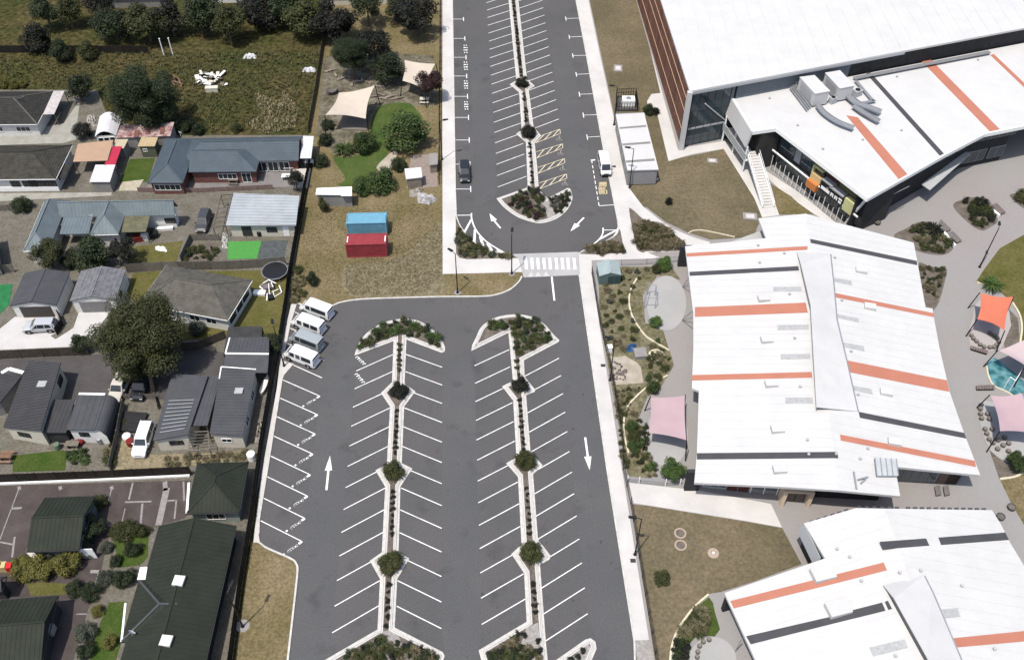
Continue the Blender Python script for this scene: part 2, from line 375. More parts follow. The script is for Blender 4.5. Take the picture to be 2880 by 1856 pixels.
# hatched strips and wheelchair symbols of the four accessible bays
for (x0, y0, x1, y1, x2, y2, x3, y3), (sx, sy) in zip(((1045, 915, 1270, 838, 1275, 882, 1022, 978), (1035, 1065, 1297, 985, 1300, 1027, 1035, 1128),
        (1048, 1223, 1317, 1133, 1320, 1177, 1048, 1284), (1060, 1380, 1337, 1288, 1340, 1332, 1064, 1440)), ((1260, 940), (1275, 1085), (1295, 1240), (1318, 1390))):
    a, b, c, d = C1(x0, y0), C1(x1, y1), C1(x2, y2), C1(x3, y3)
    for p, q in ((a, b), (b, c), (d, c)): line_on(car_park, 'hatch_line', p, q, .10, cream_line, .006)
    for t in (.02, .36, .70): line_on(car_park, 'hatch_line', lerp(d, c, t), lerp(a, b, t+.27), .14, cream_line, .007)
    s = C1(sx, sy); mbs = MB()
    pts = [s+Vector((.32*math.cos(k*.524)-.1, .32*math.sin(k*.524), 0)) for k in range(2, 12)]
    for p, q in zip(pts, pts[1:]): mbs.bar(xy(p, .006), xy(q, .006), .07, .004)
    for p, q in (((0, .1), (.1, .75)), ((.05, .4), (.35, .3)), ((0, .1), (.35, .05)), ((.35, .05), (.5, -.35))):
        mbs.bar((s.x+p[0], s.y+p[1], .006), (s.x+q[0], s.y+q[1], .006), .08, .005)
    mbs.tube((s.x+.12, s.y+.85, .004), (s.x+.12, s.y+.85, .009), .13); obj('wheelchair_symbol', mbs, mat('worn_cream_paint', (.25, .235, .2), .8, var=.25, scale=4), car_park)
def arrow(tail, tip, hw=.62, hl=2.3, w=.26, mid=None):
    mb = MB(); tail = xy(tail, .006); tip = xy(tip, .006); path = [tail, tip] if mid is None else curve([tail, xy(mid, .006), tip], 6)
    d = (path[-1]-path[-2]).normalized(); neck = tip-d*hl; n = Vector((-d.y, d.x, 0))
    pts = [p for p in path if (p-tip).dot(d) < -hl]+[neck]
    a = offset(pts, w/2, False); b = offset(pts, -w/2, False)
    for i in range(len(pts)-1): mb.poly([xy(a[i], .006), xy(b[i], .006), xy(b[i+1], .006), xy(a[i+1], .006)])
    mb.poly([xy(neck-n*hw, .006), xy(neck+n*hw, .006), tip]); obj('direction_arrow', mb, white_line, car_park)
arrow(M4(770, 215), M3(1175, 1365), .45, 2.2); arrow(C3(1525, 1180), C3(1570, 1508), .45, 2.0)
arrow(C2(672, 437), C2(562, 288), .5, 1.9, .26, C2(612, 365)); arrow(C2(1512, 330), C2(1376, 469), .5, 2.0)
line_on(car_park, 'centre_line', C2(1188, 925), C2(1215, 1165), .26)
# hatched corners of the upper turning head
h1 = curve([C2(225, 320), C2(262, 410), C2(310, 480), C2(360, 530)], 4); h2 = curve([C2(380, 285), C2(383, 350), C2(425, 455), C2(510, 555), C2(620, 632), C2(770, 715)], 4)
h3 = [C2(380, 545), C2(420, 585), C2(480, 620), C2(560, 655), C2(690, 695)]
for c, w in ((h1, .16), (h2, .22), (h3, .12)):
    for p, q in zip(c, c[1:]): line_on(car_park, 'hatch_line', p, q, w)
for a, b, w in ((C2(228, 308), C2(380, 306), .14), (C2(378, 350), C2(310, 475), .3), (C2(415, 450), C2(408, 580), .34), (C2(468, 520), C2(500, 628), .4), (C2(540, 590), C2(585, 662), .4), (C2(640, 650), C2(690, 692), .4)):
    line_on(car_park, 'hatch_line', a, b, w, white_line, .007)
g1 = curve([C2(1705, 432), C2(1702, 490), C2(1665, 550), C2(1590, 615)], 4); g2 = curve([C2(1862, 400), C2(1845, 470), C2(1800, 530), C2(1720, 575)], 4)
for c in (g1, g2):
    for p, q in zip(c, c[1:]): line_on(car_park, 'hatch_line', p, q, .2)
line_on(car_park, 'hatch_line', C2(1665, 550), C2(1850, 452), .3, white_line, .007); line_on(car_park, 'hatch_line', C2(1712, 456), C2(1850, 455), .12, white_line, .008)

# ---- raised table with zebra crossing
table = sheet_obj('crossing_table', [C2(780, 702), C2(1455, 680), C2(1465, 912), C2(905, 936), C2(890, 885), C2(850, 742)], .10, mat('table_concrete', (.27, .265, .26), .85, scale=.3, col2=(.32, .315, .31), fine=.06), -.03)
for x in (930, 992, 1052, 1113, 1172, 1237, 1297, 1355, 1418):
    line_on(table, 'crossing_stripe', C2(x-6, 742), C2(x+4, 856), .42, white_line, .105)
for x in (985, 1055, 1135):
    mbt = MB(); mbt.poly([C2(x-38, 925, .106), C2(x+30, 922, .106), C2(x-4, 872, .106)]); obj('ramp_triangle', mbt, mat('faint_paint', (.38, .375, .365), .8, var=.15, scale=3), table)

# ---- the school's paved ground, east of the lots
arcE = curve([C2(1860, 440), C2(1832, 510), C2(1700, 588), C2(1560, 640), C2(1455, 700)], 4)
east_edge = [ext(C1(1525, 30), 120), C1(1525, 30), C1(1720, 1100), C2(1852, 360)]+arcE+[C2(1465, 912), C3(1750, 1540), C4(1340, 1390), ext(C4(1345, 1540), -45)]
school = sheet_obj('school_paving', east_edge+[V((190, 20, 0)), V((260, 330, 0))], .09, plaza_m, -.05)
# pale footpaths laid on it
sheet_obj('footpath', [ext(C1(1529, 30), 118), ext(C1(1660, 30), 118), C1(1660, 30), C1(1970, 1450)]+curve([C2(1985, 60), C2(2100, 215), R3(0, 110), R3(180, 250), R3(400, 360), R3(620, 430)], 5)
          + [R3(560, 520), R3(340, 520), R3(0, 530), C2(2292, 745), C2(1590, 765), C2(1590, 900), C3(1660, 0), C3(1900, 1540), C4(1245, 60), C4(1455, 1385), C4(1342, 1388), C3(1754, 1540), C2(1469, 912), C2(1459, 706)]+[p+Vector((.05, 0, 0)) for p in arcE[::-1]]+[C2(1856, 360), C1(1724, 1100)], .10, concrete)
sheet_obj('gravel_verge', [C4(1342, 1390), C4(1456, 1388), C4(1500, 1540), ext(C4(1520, 1540), -30), ext(C4(1346, 1540), -30)], .11, gravel)
# path south of the central block and plaza grey patch
sheet_obj('footpath', [C4(1290, 160), R5(460, 1395), R5(790, 1450), R7(1175, 60), R7(1280, 283), R7(900, 215), R7(0, 72), C4(1315, 318)], .104, concrete)
sheet_obj('footpath', [R1(30, 30), R1(135, 480), R1(45, 490), R1(0, 560), R1(0, 590), R1(90, 640), R1(215, 1165), R1(350, 1125), R1(450, 1095), R1(770, 1040), R1(1080, 1540), R3(1130, 185), R3(1300, 165), R1(1270, 1540), R1(1150, 1300), R1(1000, 1120), R1(780, 960), R1(360, 1030), R1(310, 1050)], .104, concrete)
sheet_obj('footpath', [R1(1185, 1255), R1(1620, 1540), R3(1870, 250), R3(1720, 200), R3(1400, 0), R1(1200, 1320)], .108, concrete)

# ---- paths and verges on the west side
wp = sheet_obj('footpath', [ext(C1(80, 30), 120), ext(C1(193, 30), 120), C1(217, 1440), C2(226, 700), C2(260, 740), C2(340, 755), C2(850, 743), C2(890, 883), C2(90, 903)], .11, concrete, -.03)
field_kerb = curve([M2(850, 1195), M2(1000, 1250), M2(1190, 1222), M2(1290, 1185), M2(1500, 1155), M2(1900, 1140), M2(2292, 1130), C2(400, 1128), C2(590, 1118), C2(750, 1068), C2(850, 988), C2(888, 925)], 4)
sheet_obj('dry_field', [ext(M1(1105, 30), 110), ext(C1(80, 30), 110), C2(90, 903), C2(890, 885)]+field_kerb[::-1]+[M2(782, 1205), M2(792, 1000), M2(930, 180), M1(1005, 1200), M1(960, 890)], .09, dry_grass, -.05)
sheet_obj('stony_ground', curve([M2(1330, 820), M2(1800, 770), M2(2100, 560), C2(80, 380), C2(82, 890), C2(100, 915), C2(110, 1060), C2(-60, 1118), M2(1700, 1130), M2(1350, 1110)], 3, True), .094, gravel_m := mat('dry_stony_grass', (.105, .09, .05), .95, scale=.8, col2=(.155, .135, .092), bump=.8, bscale=6, fine=.3, fscale=2.2, spec=.04))
verge_edge = curve([M4(205, 622), M4(245, 625), M4(300, 665), M4(400, 710), M4(500, 755), M4(535, 790), M4(546, 850), M4(520, 1100), M4(470, 1540), ext(M4(470, 1540), -20)], 4)
sheet_obj('grass_verge', verge_edge+[ext(M4(20, 1540), -20), M4(60, 1540), M4(130, 1000), M4(185, 622)], .10, dry_grass, -.05)
west_strip = [M2(785, 1206), M2(842, 1203), M3(775, 60), M3(745, 215), M3(700, 420), M3(800, 450), M3(708, 555), M3(692, 600), M3(540, 1540), M4(246, 450), M4(243, 560), M4(252, 618), M4(203, 622), M4(215, 500), M3(490, 1540), M3(640, 700), M3(685, 330), M3(735, 60)]
sheet_obj('concrete_strip', west_strip, .11, concrete, -.03)
def kerb(pts, w=.16, h=.14, off=0.0, closed=False, name='kerb', parent=None):
    mb = MB(); mb.strip(pts, w, -.02, h, off, closed)
    if parent: return obj(name, mb, kerb_m, parent)
    return struct(name, mb, kerb_m)
kerb(field_kerb, .22); kerb(verge_edge[:-1], .22)
kerb([M3(700, 420), M3(800, 450), M3(708, 555), M3(692, 600), M3(540, 1540), M4(246, 450), M4(243, 560)], .2, .135)
kerb(arcE, .2); kerb([C2(1465, 912), C3(1750, 1540), C4(1340, 1390), C4(1345, 1540)], .2); kerb([ext(C1(1525, 30), 118), C1(1525, 30), C1(1720, 1100), C2(1852, 360), C2(1860, 440)], .2)
kerb([ext(C1(195, 30), 118), C1(217, 1440), C2(226, 320)], .2)
bed_arc = curve([C2(226, 320), C2(262, 410), C2(310, 480), C2(370, 545), C2(420, 590), C2(560, 665), C2(780, 705)], 4)
bed_w = sheet_obj('planting_bed', bed_arc+[C2(850, 743), C2(340, 755), C2(260, 740), C2(228, 700)], .085, soil, -.03); kerb(bed_arc, .18)
bed_e = sheet_obj('planting_bed', arcE+[C2(1640, 708), C2(1920, 690), C2(1880, 470)], .13, soil)
bed_e2 = sheet_obj('planting_bed', curve([C2(1968, 270), C2(2000, 255), C2(2120, 360), R3(60, 230), R3(180, 310), R3(360, 420), R3(370, 470), R3(330, 515), R3(0, 520), C2(2120, 690), C2(2055, 665), C2(2030, 600)], 4, True), .13, soil)
# ---- planted islands of both lots
def island(outline, z=.12):
    """kerb ring, concrete nib and soil, one piece of the setting"""
    pts = [xy(p) for p in outline]
    if area(pts) < 0: pts = pts[::-1]
    mb = MB(); mb.prism(offset(pts, .3, True), -.02, .10); isl = struct('planted_island', mb, soil)
    mbk = MB(); mbk.strip(pts, .30, -.02, .02, .15, True); obj('channel', mbk, kerb_m, isl)
    mbk = MB(); mbk.strip(pts, .13, -.02, .145, .36, True); mbk.strip(pts, .17, -.02, .135, .535, True); obj('kerb', mbk, concrete, isl)
    return isl, pts
isl_top, _ = island([ext(C1(800, 30), 60), C1(800, 30), C1(832, 345), C1(765, 388), C1(860, 470), C1(885, 845), C1(830, 885), C1(928, 972), C1(945, 1395), C1(930, 1430)]
    + [C2(632, 138)]+curve([C2(650, 165), C2(720, 240), C2(850, 328), C2(1000, 378), C2(1090, 387), C2(1220, 350), C2(1320, 280), C2(1380, 195), C2(1397, 115), C2(1372, 38)], 4)
    + [C2(1345, 35), C2(1145, 138), C2(1058, 45), C1(1040, 1200), C1(1015, 975), C1(1080, 905), C1(1003, 800), C1(955, 440), C1(1018, 405), C1(938, 330), C1(905, 30), ext(C1(905, 30), 60)])
isl_l, _ = island([M3(1422, 358)]+curve([M3(1432, 320), M3(1480, 210), M3(1560, 120), M3(1700, 32), M3(1850, -6), M3(1965, -12), M3(2090, 18), M3(2200, 88), M3(2280, 175), M3(2330, 265), M3(2330, 318)], 4)
    + [M3(2300, 330), M3(1945, 197), M3(1926, 640), M3(2035, 718), M3(1922, 872), M3(1898, 1440), M4(1440, 48), M4(1347, 188), M4(1332, 700), M4(1416, 748), M4(1322, 908), M4(1302, 1285), M4(1675, 1475), M4(1692, 1505), M4(1672, 1560), ext(M4(1260, 1750), -2), M4(720, 1560), M4(1168, 1300), M4(1188, 908), M4(1108, 765), M4(1202, 700), M4(1228, 190), M4(1152, 62), M3(1748, 1450), M3(1780, 872), M3(1688, 735), M3(1800, 625), M3(1815, 212)])
isl_r, _ = island([C3(378, 312)]+curve([C3(386, 255), C3(430, 165), C3(480, 69), C3(600, -16), C3(750, -51), C3(880, -53), C3(1000, -26), C3(1110, 39), C3(1200, 139), C3(1266, 205)], 4)
    + [C3(1255, 222), C3(908, 405), C3(915, 570), C3(1020, 700), C3(1018, 722), C3(930, 757), C3(975, 1330), C3(1098, 1462), C4(552, 92), C4(590, 600), C4(688, 725), C4(680, 755), C4(606, 797), C4(652, 1400), C4(672, 1600), C4(500, 1800), C4(165, 1600), C4(128, 1462), C4(502, 1240), C4(482, 862), C4(383, 712), C4(462, 640), C4(434, 112), C4(342, 8), C3(832, 1380), C3(800, 812), C3(688, 668), C3(797, 612), C3(752, 128)])
isl_s, _ = island([C4(700, 1560), C4(960, 1378), C4(1000, 1368), C4(1038, 1395), C4(1046, 1450), C4(1000, 1560), C4(860, 1680)])
for isl, ps in ((isl_l, [M4(1180, 1330), M4(1250, 1310), M4(1330, 1340), M4(1380, 1480), M4(1200, 1560), M4(1090, 1450)]), (isl_r, [C4(500, 1290), C4(590, 1250), C4(615, 1480), C4(560, 1560), C4(430, 1500)]), (isl_top, [C2(1060, 180), C2(1150, 150), C2(1170, 190), C2(1230, 320), C2(1150, 350), C2(1120, 220)]), (isl_s, [C4(820, 1545), C4(985, 1415), C4(1000, 1450), C4(960, 1560)])):
    mbg = MB(); mbg.poly([xy(p, .115) for p in ps]); obj('gravel_patch', mbg, gravel, isl)

# ---- lawns and beds of the school grounds
def lawn(name, pts, m, z=.13, n=4): return sheet_obj(name, curve(pts, n, True) if n else pts, z, m)
lawn('lawn', [C1(1672, 30), C1(1975, 1440), C2(1992, 70), C2(2110, 225), R3(0, 90), R3(180, 230), R3(400, 335), R3(620, 405), R3(1060, 380), R3(1075, 300), R3(1130, 185), R1(1080, 1540), R1(770, 1045), R1(350, 1128), R1(215, 1168), R1(90, 645), R1(0, 600), R1(0, 555), R1(40, 485), R1(130, 478), R1(25, 30), ext(R1(20, 30), 60), ext(C1(1672, 30), 60)], tan_grass, .125, 0)
lawn('lawn', [R1(1245, 1390), R3(1270, 80), R3(1300, 160), R3(1640, 155), R3(1480, 40), R1(1450, 1520)], dry_grass, .125, 0)
lawn('lawn', [C4(1320, 330), R7(0, 78), R7(900, 222), R7(1282, 290), R7(1465, 632), R7(1000, 800), R7(700, 895), R7(580, 915), R7(440, 1050), R7(300, 1240), R7(215, 1540), ext(R7(200, 1540), -12), C4(1520, 1600), C4(1500, 1540)], tan_grass, .125, 0)
lawn('lawn', [R4(1890, 355), R4(1650, 490), R4(1500, 690), R4(1415, 820), R4(1480, 850), R4(1640, 910), R4(1700, 960), R4(1790, 1050), R4(1860, 1200), R4(1865, 1400), R4(1890, 1400), R4(2600, 1400), R4(2600, 355)], olive_grass, .125, 0)
lawn('lawn', [R6(1650, 1295), R6(1800, 1275), R6(1890, 1240), R6(2400, 1240), R6(2400, 2200), R6(1960, 1860), R6(1770, 1540)], dry_grass, .125, 0)
garden_beds = [lawn('garden_bed', p, soil, .14, 5) for p in (
    [R4(610, 380), R4(720, 300), R4(860, 232), R4(950, 240), R4(1060, 290), R4(1170, 430), R4(1185, 500), R4(1080, 555), R4(850, 520)],
    [R4(1190, 70), R4(1290, 10), R4(1380, -10), R4(1500, 60), R4(1628, 205), R4(1560, 280), R4(1460, 312), R4(1320, 220)],
    [R4(845, 655), R4(960, 668), R4(1100, 690), R4(1126, 735), R4(1030, 1060), R4(925, 1060)],
    [R4(1750, -20), R4(1800, -50), R4(1890, -60), R4(2000, 20), R4(2000, 130), R4(1890, 100)])]
lawn('garden_bed', [C3(1670, 0), C2(1660, 930), C2(1880, 830), C2(2292, 830), R3(250, 690), R3(330, 800), R3(100, 760), R3(0, 900), C2(2105, 1120), C2(2130, 1400), C3(2290, 50), R3(220, 1500), R5(240, 80), R5(262, 170), R5(210, 260), R5(100, 440), R5(0, 480), C3(2060, 1000), C3(2080, 1250), R5(0, 1000), R5(60, 1150), R5(100, 1260), R5(0, 1280), C4(1290, 110)], mat('scrub_ground', (.07, .066, .03), .95, scale=.45, col2=(.155, .138, .095), bump=.8, bscale=5, fine=.35, fscale=2.2, spec=.04), .125, 0)
lawn('lawn', [R7(585, 945), R7(625, 1000), R7(640, 1080), R7(690, 1250), R7(640, 1320), R7(480, 1300), R7(390, 1400), R7(390, 1540), R7(240, 1540), R7(300, 1260), R7(440, 1060)], green_grass, .135, 0)
# low concrete edgings that curve round the play gardens
def edging(pts, w=.22, h=.32, n=6, name='garden_edging'):
    mb = MB(); mb.strip(curve(pts, n), w, .05, h); return struct(name, mb, mat('cream_edging', (.46, .42, .31), .8, var=.12, scale=2))
edging([C2(2055, 940), C2(1990, 1050), C2(1965, 1170), C2(1985, 1300), C3(2040, 50), C3(2130, 170), R3(60, 1410), R3(215, 1500)])
edging([R5(200, 275), R5(60, 350), C3(2130, 700), C3(2000, 820), C3(1930, 930), C3(1912, 1130), C3(1960, 1350)])
edging([R7(580, 925), R7(440, 1050), R7(300, 1240), R7(235, 1400), R7(215, 1560)])
edging([R4(1420, 825), R4(1500, 858), R4(1640, 915)], .2); edging([R4(1770, 1030), R4(1840, 1150), R4(1862, 1280), R4(1845, 1420)], .25)
edging([R6(1645, 1295), R6(1790, 1272), R6(1900, 1225), R6(2000, 1190)], .25); edging([R3(405, 350), R3(450, 325), R3(540, 320), R3(700, 350), R3(860, 385)], .15)
# play circles (smooth pale paving) in the play gardens
def disc_pts(f, cx, cy, rx, ry, n=28): return [f(cx+rx*math.cos(6.2832*i/n), cy+ry*math.sin(6.2832*i/n)) for i in range(n)]
play_m = mat('play_paving', (.25, .25, .245), .8, scale=.2, col2=(.285, .28, .275), fine=.05)
sheet_obj('play_circle', disc_pts(R3, 190, 1030, 195, 270), .15, play_m)
sheet_obj('play_circle', disc_pts(R5, 190, 880, 215, 290), .12, play_m)
sheet_obj('play_circle', disc_pts(R7, 620, 1560, 230, 240), .15, play_m)
sheet_obj('play_circle', [R4(1380, 1180), R4(1410, 1040), R4(1470, 985), R4(1600, 960), R4(1740, 1100), R4(1760, 1250), R4(1660, 1480), R4(1500, 1510), R4(1360, 1440), R4(1335, 1330)], .12, mat('pale_pink_paving', (.28, .25, .24), .8, scale=.2, col2=(.30, .285, .275)))
sheet_obj('play_circle', curve([R6(1440, 560), R6(1480, 515), R6(1640, 560), R6(1760, 700), R6(1890, 860), R6(1960, 1000), R6(1860, 1100), R6(1720, 1120), R6(1620, 1060), R6(1540, 980), R6(1460, 760)], 4, True), .12, play_m)
sheet_obj('garden_bed', [R6(1545, 1000), R6(1620, 1070), R6(1720, 1130), R6(1860, 1110), R6(1900, 1215), R6(1790, 1265), R6(1645, 1290)], .115, soil)
sheet_obj('garden_bed', [R4(1740, 1090), R4(1830, 1180), R4(1845, 1400), R4(1700, 1480), R4(1690, 1420), R4(1760, 1250)], .118, soil)
teal = mat('teal_soft_fall', (.018, .085, .10), .7, scale=.9, col2=(.10, .22, .24), detail=1)
soft = sheet_obj('soft_fall_pad', curve([R6(1525, 160), R6(1570, 110), R6(1640, 120), R6(1890, 330), R6(2050, 500), R6(1950, 600), R6(1850, 520), R6(1740, 430), R6(1600, 370), R6(1535, 270)], 4, True), .13, teal)
edging([R6(1520, 180), R6(1535, 270), R6(1590, 370), R6(1740, 445), R6(1890, 560)], .2, .2)
# sand pit
pit = sheet_obj('sand_pit', [C3(1770, 370), C3(1850, 380), C3(1920, 365), C3(2040, 430), C3(2085, 480), C3(2112, 640), C3(1835, 660), C3(1800, 560)], .15, mat('sand', (.24, .21, .165), .95, scale=.8, col2=(.33, .30, .245), bump=.6, bscale=5))

# ============================================================ WEST: the houses' ground
sheet_obj('paddock', [ext(L1(-500, 30), 100), ext(M1(1085, 30), 100), M1(1085, 30), M1(955, 895), L1(1560, 900), L1(1080, 700), L1(980, 440), L1(0, 440), L1(-600, 440)], .02, rough_grass)
sheet_obj('house_plot', [L1(-700, 440), L1(1000, 440), L1(1560, 900), M1(955, 895), M2(900, 180), M2(770, 1200), M3(660, 560), M3(480, 1540), M4(150, 620), ext(M4(20, 1540), -20), ext(L4(-300, 1540), -20), L3(-700, 300)], .0, mat('yard_ground', (.088, .08, .06), .95, scale=.5, col2=(.125, .117, .10), bump=.6, bscale=6, fine=.25, fscale=3))
sheet_obj('driveway', [L2(0, 1450), L2(150, 1330), L2(560, 1300), L2(610, 1400), L2(570, 1490), L3(510, 160), L3(560, 195), L3(680, 120), L2(740, 1440), L2(800, 1270), L2(1150, 1262), L2(1100, 1300), L3(950, 120), L3(880, 240), L3(780, 268), L3(0, 302), L3(-300, 310), L3(-300, 60)], .03, mat('pale_drive', (.36, .35, .34), .8, scale=.4, col2=(.42, .41, .40), fine=.06))
sheet_obj('asphalt_yard', [L3(-300, 410), L3(0, 400), L3(900, 355), L3(1850, 260), M3(120, 330), M3(100, 500), L3(1950, 800), L3(1600, 800), L3(1150, 790), L3(700, 815), L3(-300, 830)], .025, asphalt_old)
brown_yard = sheet_obj('brown_yard', [L4(-250, 190), L4(1490, 140), L4(1450, 430), L4(1180, 510), L4(850, 560), L4(790, 830), L4(700, 1100), L4(560, 1580), L4(-250, 1640)], .03, mat('brown_asphalt', (.045, .036, .034), .9, scale=.4, col2=(.07, .059, .056), bump=.3, bscale=8, fine=.15))
patch_m = mat('faded_paint', (.2, .185, .18), .85, var=.2, scale=2)
for a, b, w in ((L4(150, 200), L4(0, 600), .12), (L4(875, 190), L4(840, 320), .12), (L4(1035, 160), L4(1005, 290), .22), (L4(975, 310), L4(1180, 305), .22), (L4(1110, 320), L4(1095, 490), .25), (L4(1300, 200), L4(1235, 490), .75), (L4(1285, 150), L4(1290, 220), .55), (L4(1300, 300), L4(1375, 295), .22), (L4(1375, 290), L4(1360, 440), .2), (L4(1430, 150), L4(1435, 300), .22), (L4(975, 360), L4(945, 490), .12), (L4(90, 360), L4(170, 355), .3), (L4(115, 580), L4(95, 740), .22), (L4(0, 620), L4(100, 640), .2), (L4(705, 850), L4(770, 850), .4), (L4(768, 860), L4(735, 970), .1), (L4(595, 1182), L4(680, 1180), .14)):
    line_on(brown_yard, 'faded_line', a, b, w, patch_m, .036)
for x in (150, 470, 870): line_on(brown_yard, 'faded_line', L4(x-12, 205), L4(x+14, 195), .55, patch_m, .037)
for nm, p, m in (('lawn', [L1(1310, 1140), L1(1560, 1130), L1(1490, 1370), L1(1200, 1370)], green_grass),
        ('lawn', [L2(1570, 600), L2(1840, 565), L2(1775, 775), L2(1300, 790), L2(1200, 640)], olive_grass),
        ('lawn', [L2(1340, 890), L2(1560, 870), M2(0, 870), M2(770, 860), M2(690, 1500), M3(660, 175), M3(0, 175), L3(1800, 215), L3(1810, 100), L2(2290, 1360), L2(1430, 1250), L2(1280, 1100)], olive_grass),
        ('lawn', [L3(130, 1365), L3(680, 1305), L3(655, 1515), L3(130, 1530)], green_grass),
        ('lawn', [L4(1160, 520), L4(1150, 740), L4(1090, 800), L4(930, 820), L4(880, 600), L4(900, 540)], green_grass),
        ('lawn', [L4(850, 1090), L4(990, 1085), L4(945, 1400), L4(900, 1540), L4(700, 1540), L4(760, 1300)], green_grass),
        ('lawn', [L4(205, 930), L4(550, 945), L4(520, 1030), L4(240, 1040)], olive_grass),
        ('dry_garden', [L3(1200, 1180), L3(1540, 1360), M3(345, 1315), M3(340, 1430), L3(1960, 1470), L3(1140, 1510), L3(1130, 1350)], mat('straw_ground', (.14, .115, .07), .95, scale=.8, col2=(.21, .18, .12), bump=.8, bscale=6, fine=.3, fscale=3)),
        ('dry_garden', [L2(1900, 580), L2(2200, 590), L2(2195, 760), L2(1840, 770)], soil),
        ('patio', [L1(1940, 1350), M1(430, 1340), M1(530, 1230), M1(800, 1230), M1(790, 1420), L1(2000, 1470), L1(1400, 1470), L1(1500, 1400)], mat('grey_patio', (.13, .122, .118), .85, scale=.6, col2=(.17, .16, .155))),
        ('patio', [L1(1240, 1370), L1(1450, 1345), L1(1380, 1460), L1(1170, 1460)], mat('cream_paving', (.26, .23, .17), .85, scale=1.5, col2=(.36, .33, .26))),
        ('driveway', [L2(-300, 100), L2(0, 88), L2(1130, 78), L2(1120, 112), L2(0, 168), L2(-300, 180)], mat('worn_drive', (.2, .195, .17), .85, scale=.7, col2=(.27, .265, .235))),
        ('driveway', [L1(-300, 960), L1(640, 780), L1(810, 540), L1(780, 760), L1(850, 920), L1(640, 980), L1(290, 990), L1(-300, 1010)], mat('worn_drive', (1, 1, 1))),
        ('artificial_turf', [M2(150, 575), M2(487, 568), M2(440, 745), M2(143, 752)], mat('bright_turf', (.055, .2, .045), .9, var=.1, scale=2)),
        ('patio', [M2(489, 568), M2(750, 560), M2(705, 740), M2(443, 745)], mat('slate_patio', (.06, .068, .07), .85, var=.25, scale=1.5)),
        ('artificial_turf', [L2(-200, 1020), L2(130, 1000), L2(90, 1210), L2(0, 1300), L2(-200, 1300)], mat('dull_turf', (.02, .12, .045), .9, var=.2, scale=1)),
        ('driveway', [L4(240, 560), L4(400, 560), L4(300, 700), L4(200, 700)], grey_wall)):
    sheet_obj(nm, p, .04 if nm not in ('patio', 'artificial_turf') else .05, m)
sheet_obj('lawn', curve([M1(1660, 625), M1(1900, 575), M1(2020, 615), M1(2100, 800), M1(1750, 980), M1(1760, 1080), M1(1650, 1260), M1(1560, 1330), M1(1430, 1410), M1(1245, 1405), M1(1330, 1335), M1(1205, 1130), M1(1400, 1120), M1(1640, 1000), M1(1575, 850)], 4, True), .11, mat('bright_lawn', (.034, .062, .013), .95, scale=.4, col2=(.06, .08, .022), bump=.5, bscale=6, fine=.2, fscale=4))
sheet_obj('sand_path', curve([M1(1645, 1225), M1(1720, 1140), M1(1815, 1062), M1(1855, 1085), M1(1840, 1130), M1(1790, 1250), M1(1690, 1262)], 4, True), .115, mat('sand', (1, 1, 1)))
sheet_obj('dirt_yard', [M1(1110, 130), M1(1250, 60), M1(2220, 100), M1(2260, 600), M1(2080, 610), M1(1700, 590), M1(1560, 800), M1(1240, 1100), M1(1040, 900)], .10, mat('pale_dirt', (.06, .055, .035), .95, scale=.35, col2=(.15, .135, .105), bump=.9, bscale=4, fine=.35, fscale=1.5, spec=.04))
sheet_obj('dirt_yard', [M1(1990, 1110), M1(2260, 1080), M1(2255, 1420), M1(1950, 1440)], .10, mat('pink_deck', (.2, .165, .145), .9, var=.2, scale=2))
# ============================================================ HOUSE BUILDING KIT
def plane3(a, b, c):
    a, b, c = Vector(a), Vector(b), Vector(c); n = (b-a).cross(c-a).normalized(); return a, (n if n.z > 0 else -n)
def on(pl, f, x, y, up=0.0):
    """the point of a roof plane that was measured at (x, y)"""
    q0 = f(x, y, 0.0); q1 = f(x, y, 10.0); d = q1-q0; a, n = pl; t = (a-q0).dot(n)/d.dot(n); return q0+d*t+Vector((0, 0, up))
def clip_line(poly2, p, d):
    """parts of the line p+t*d inside a convex-ish 2D polygon"""
    ts = []
    n = len(poly2)
    for i in range(n):
        a = poly2[i]; b = poly2[(i+1) % n]; e = (b[0]-a[0], b[1]-a[1]); den = d[0]*e[1]-d[1]*e[0]
        if abs(den) < 1e-9: continue
        t = ((a[0]-p[0])*e[1]-(a[1]-p[1])*e[0])/den; s = ((a[0]-p[0])*d[1]-(a[1]-p[1])*d[0])/den
        if 0 <= s < 1: ts.append(t)
    ts.sort(); return [(ts[i], ts[i+1]) for i in range(0, len(ts)-1, 2)]
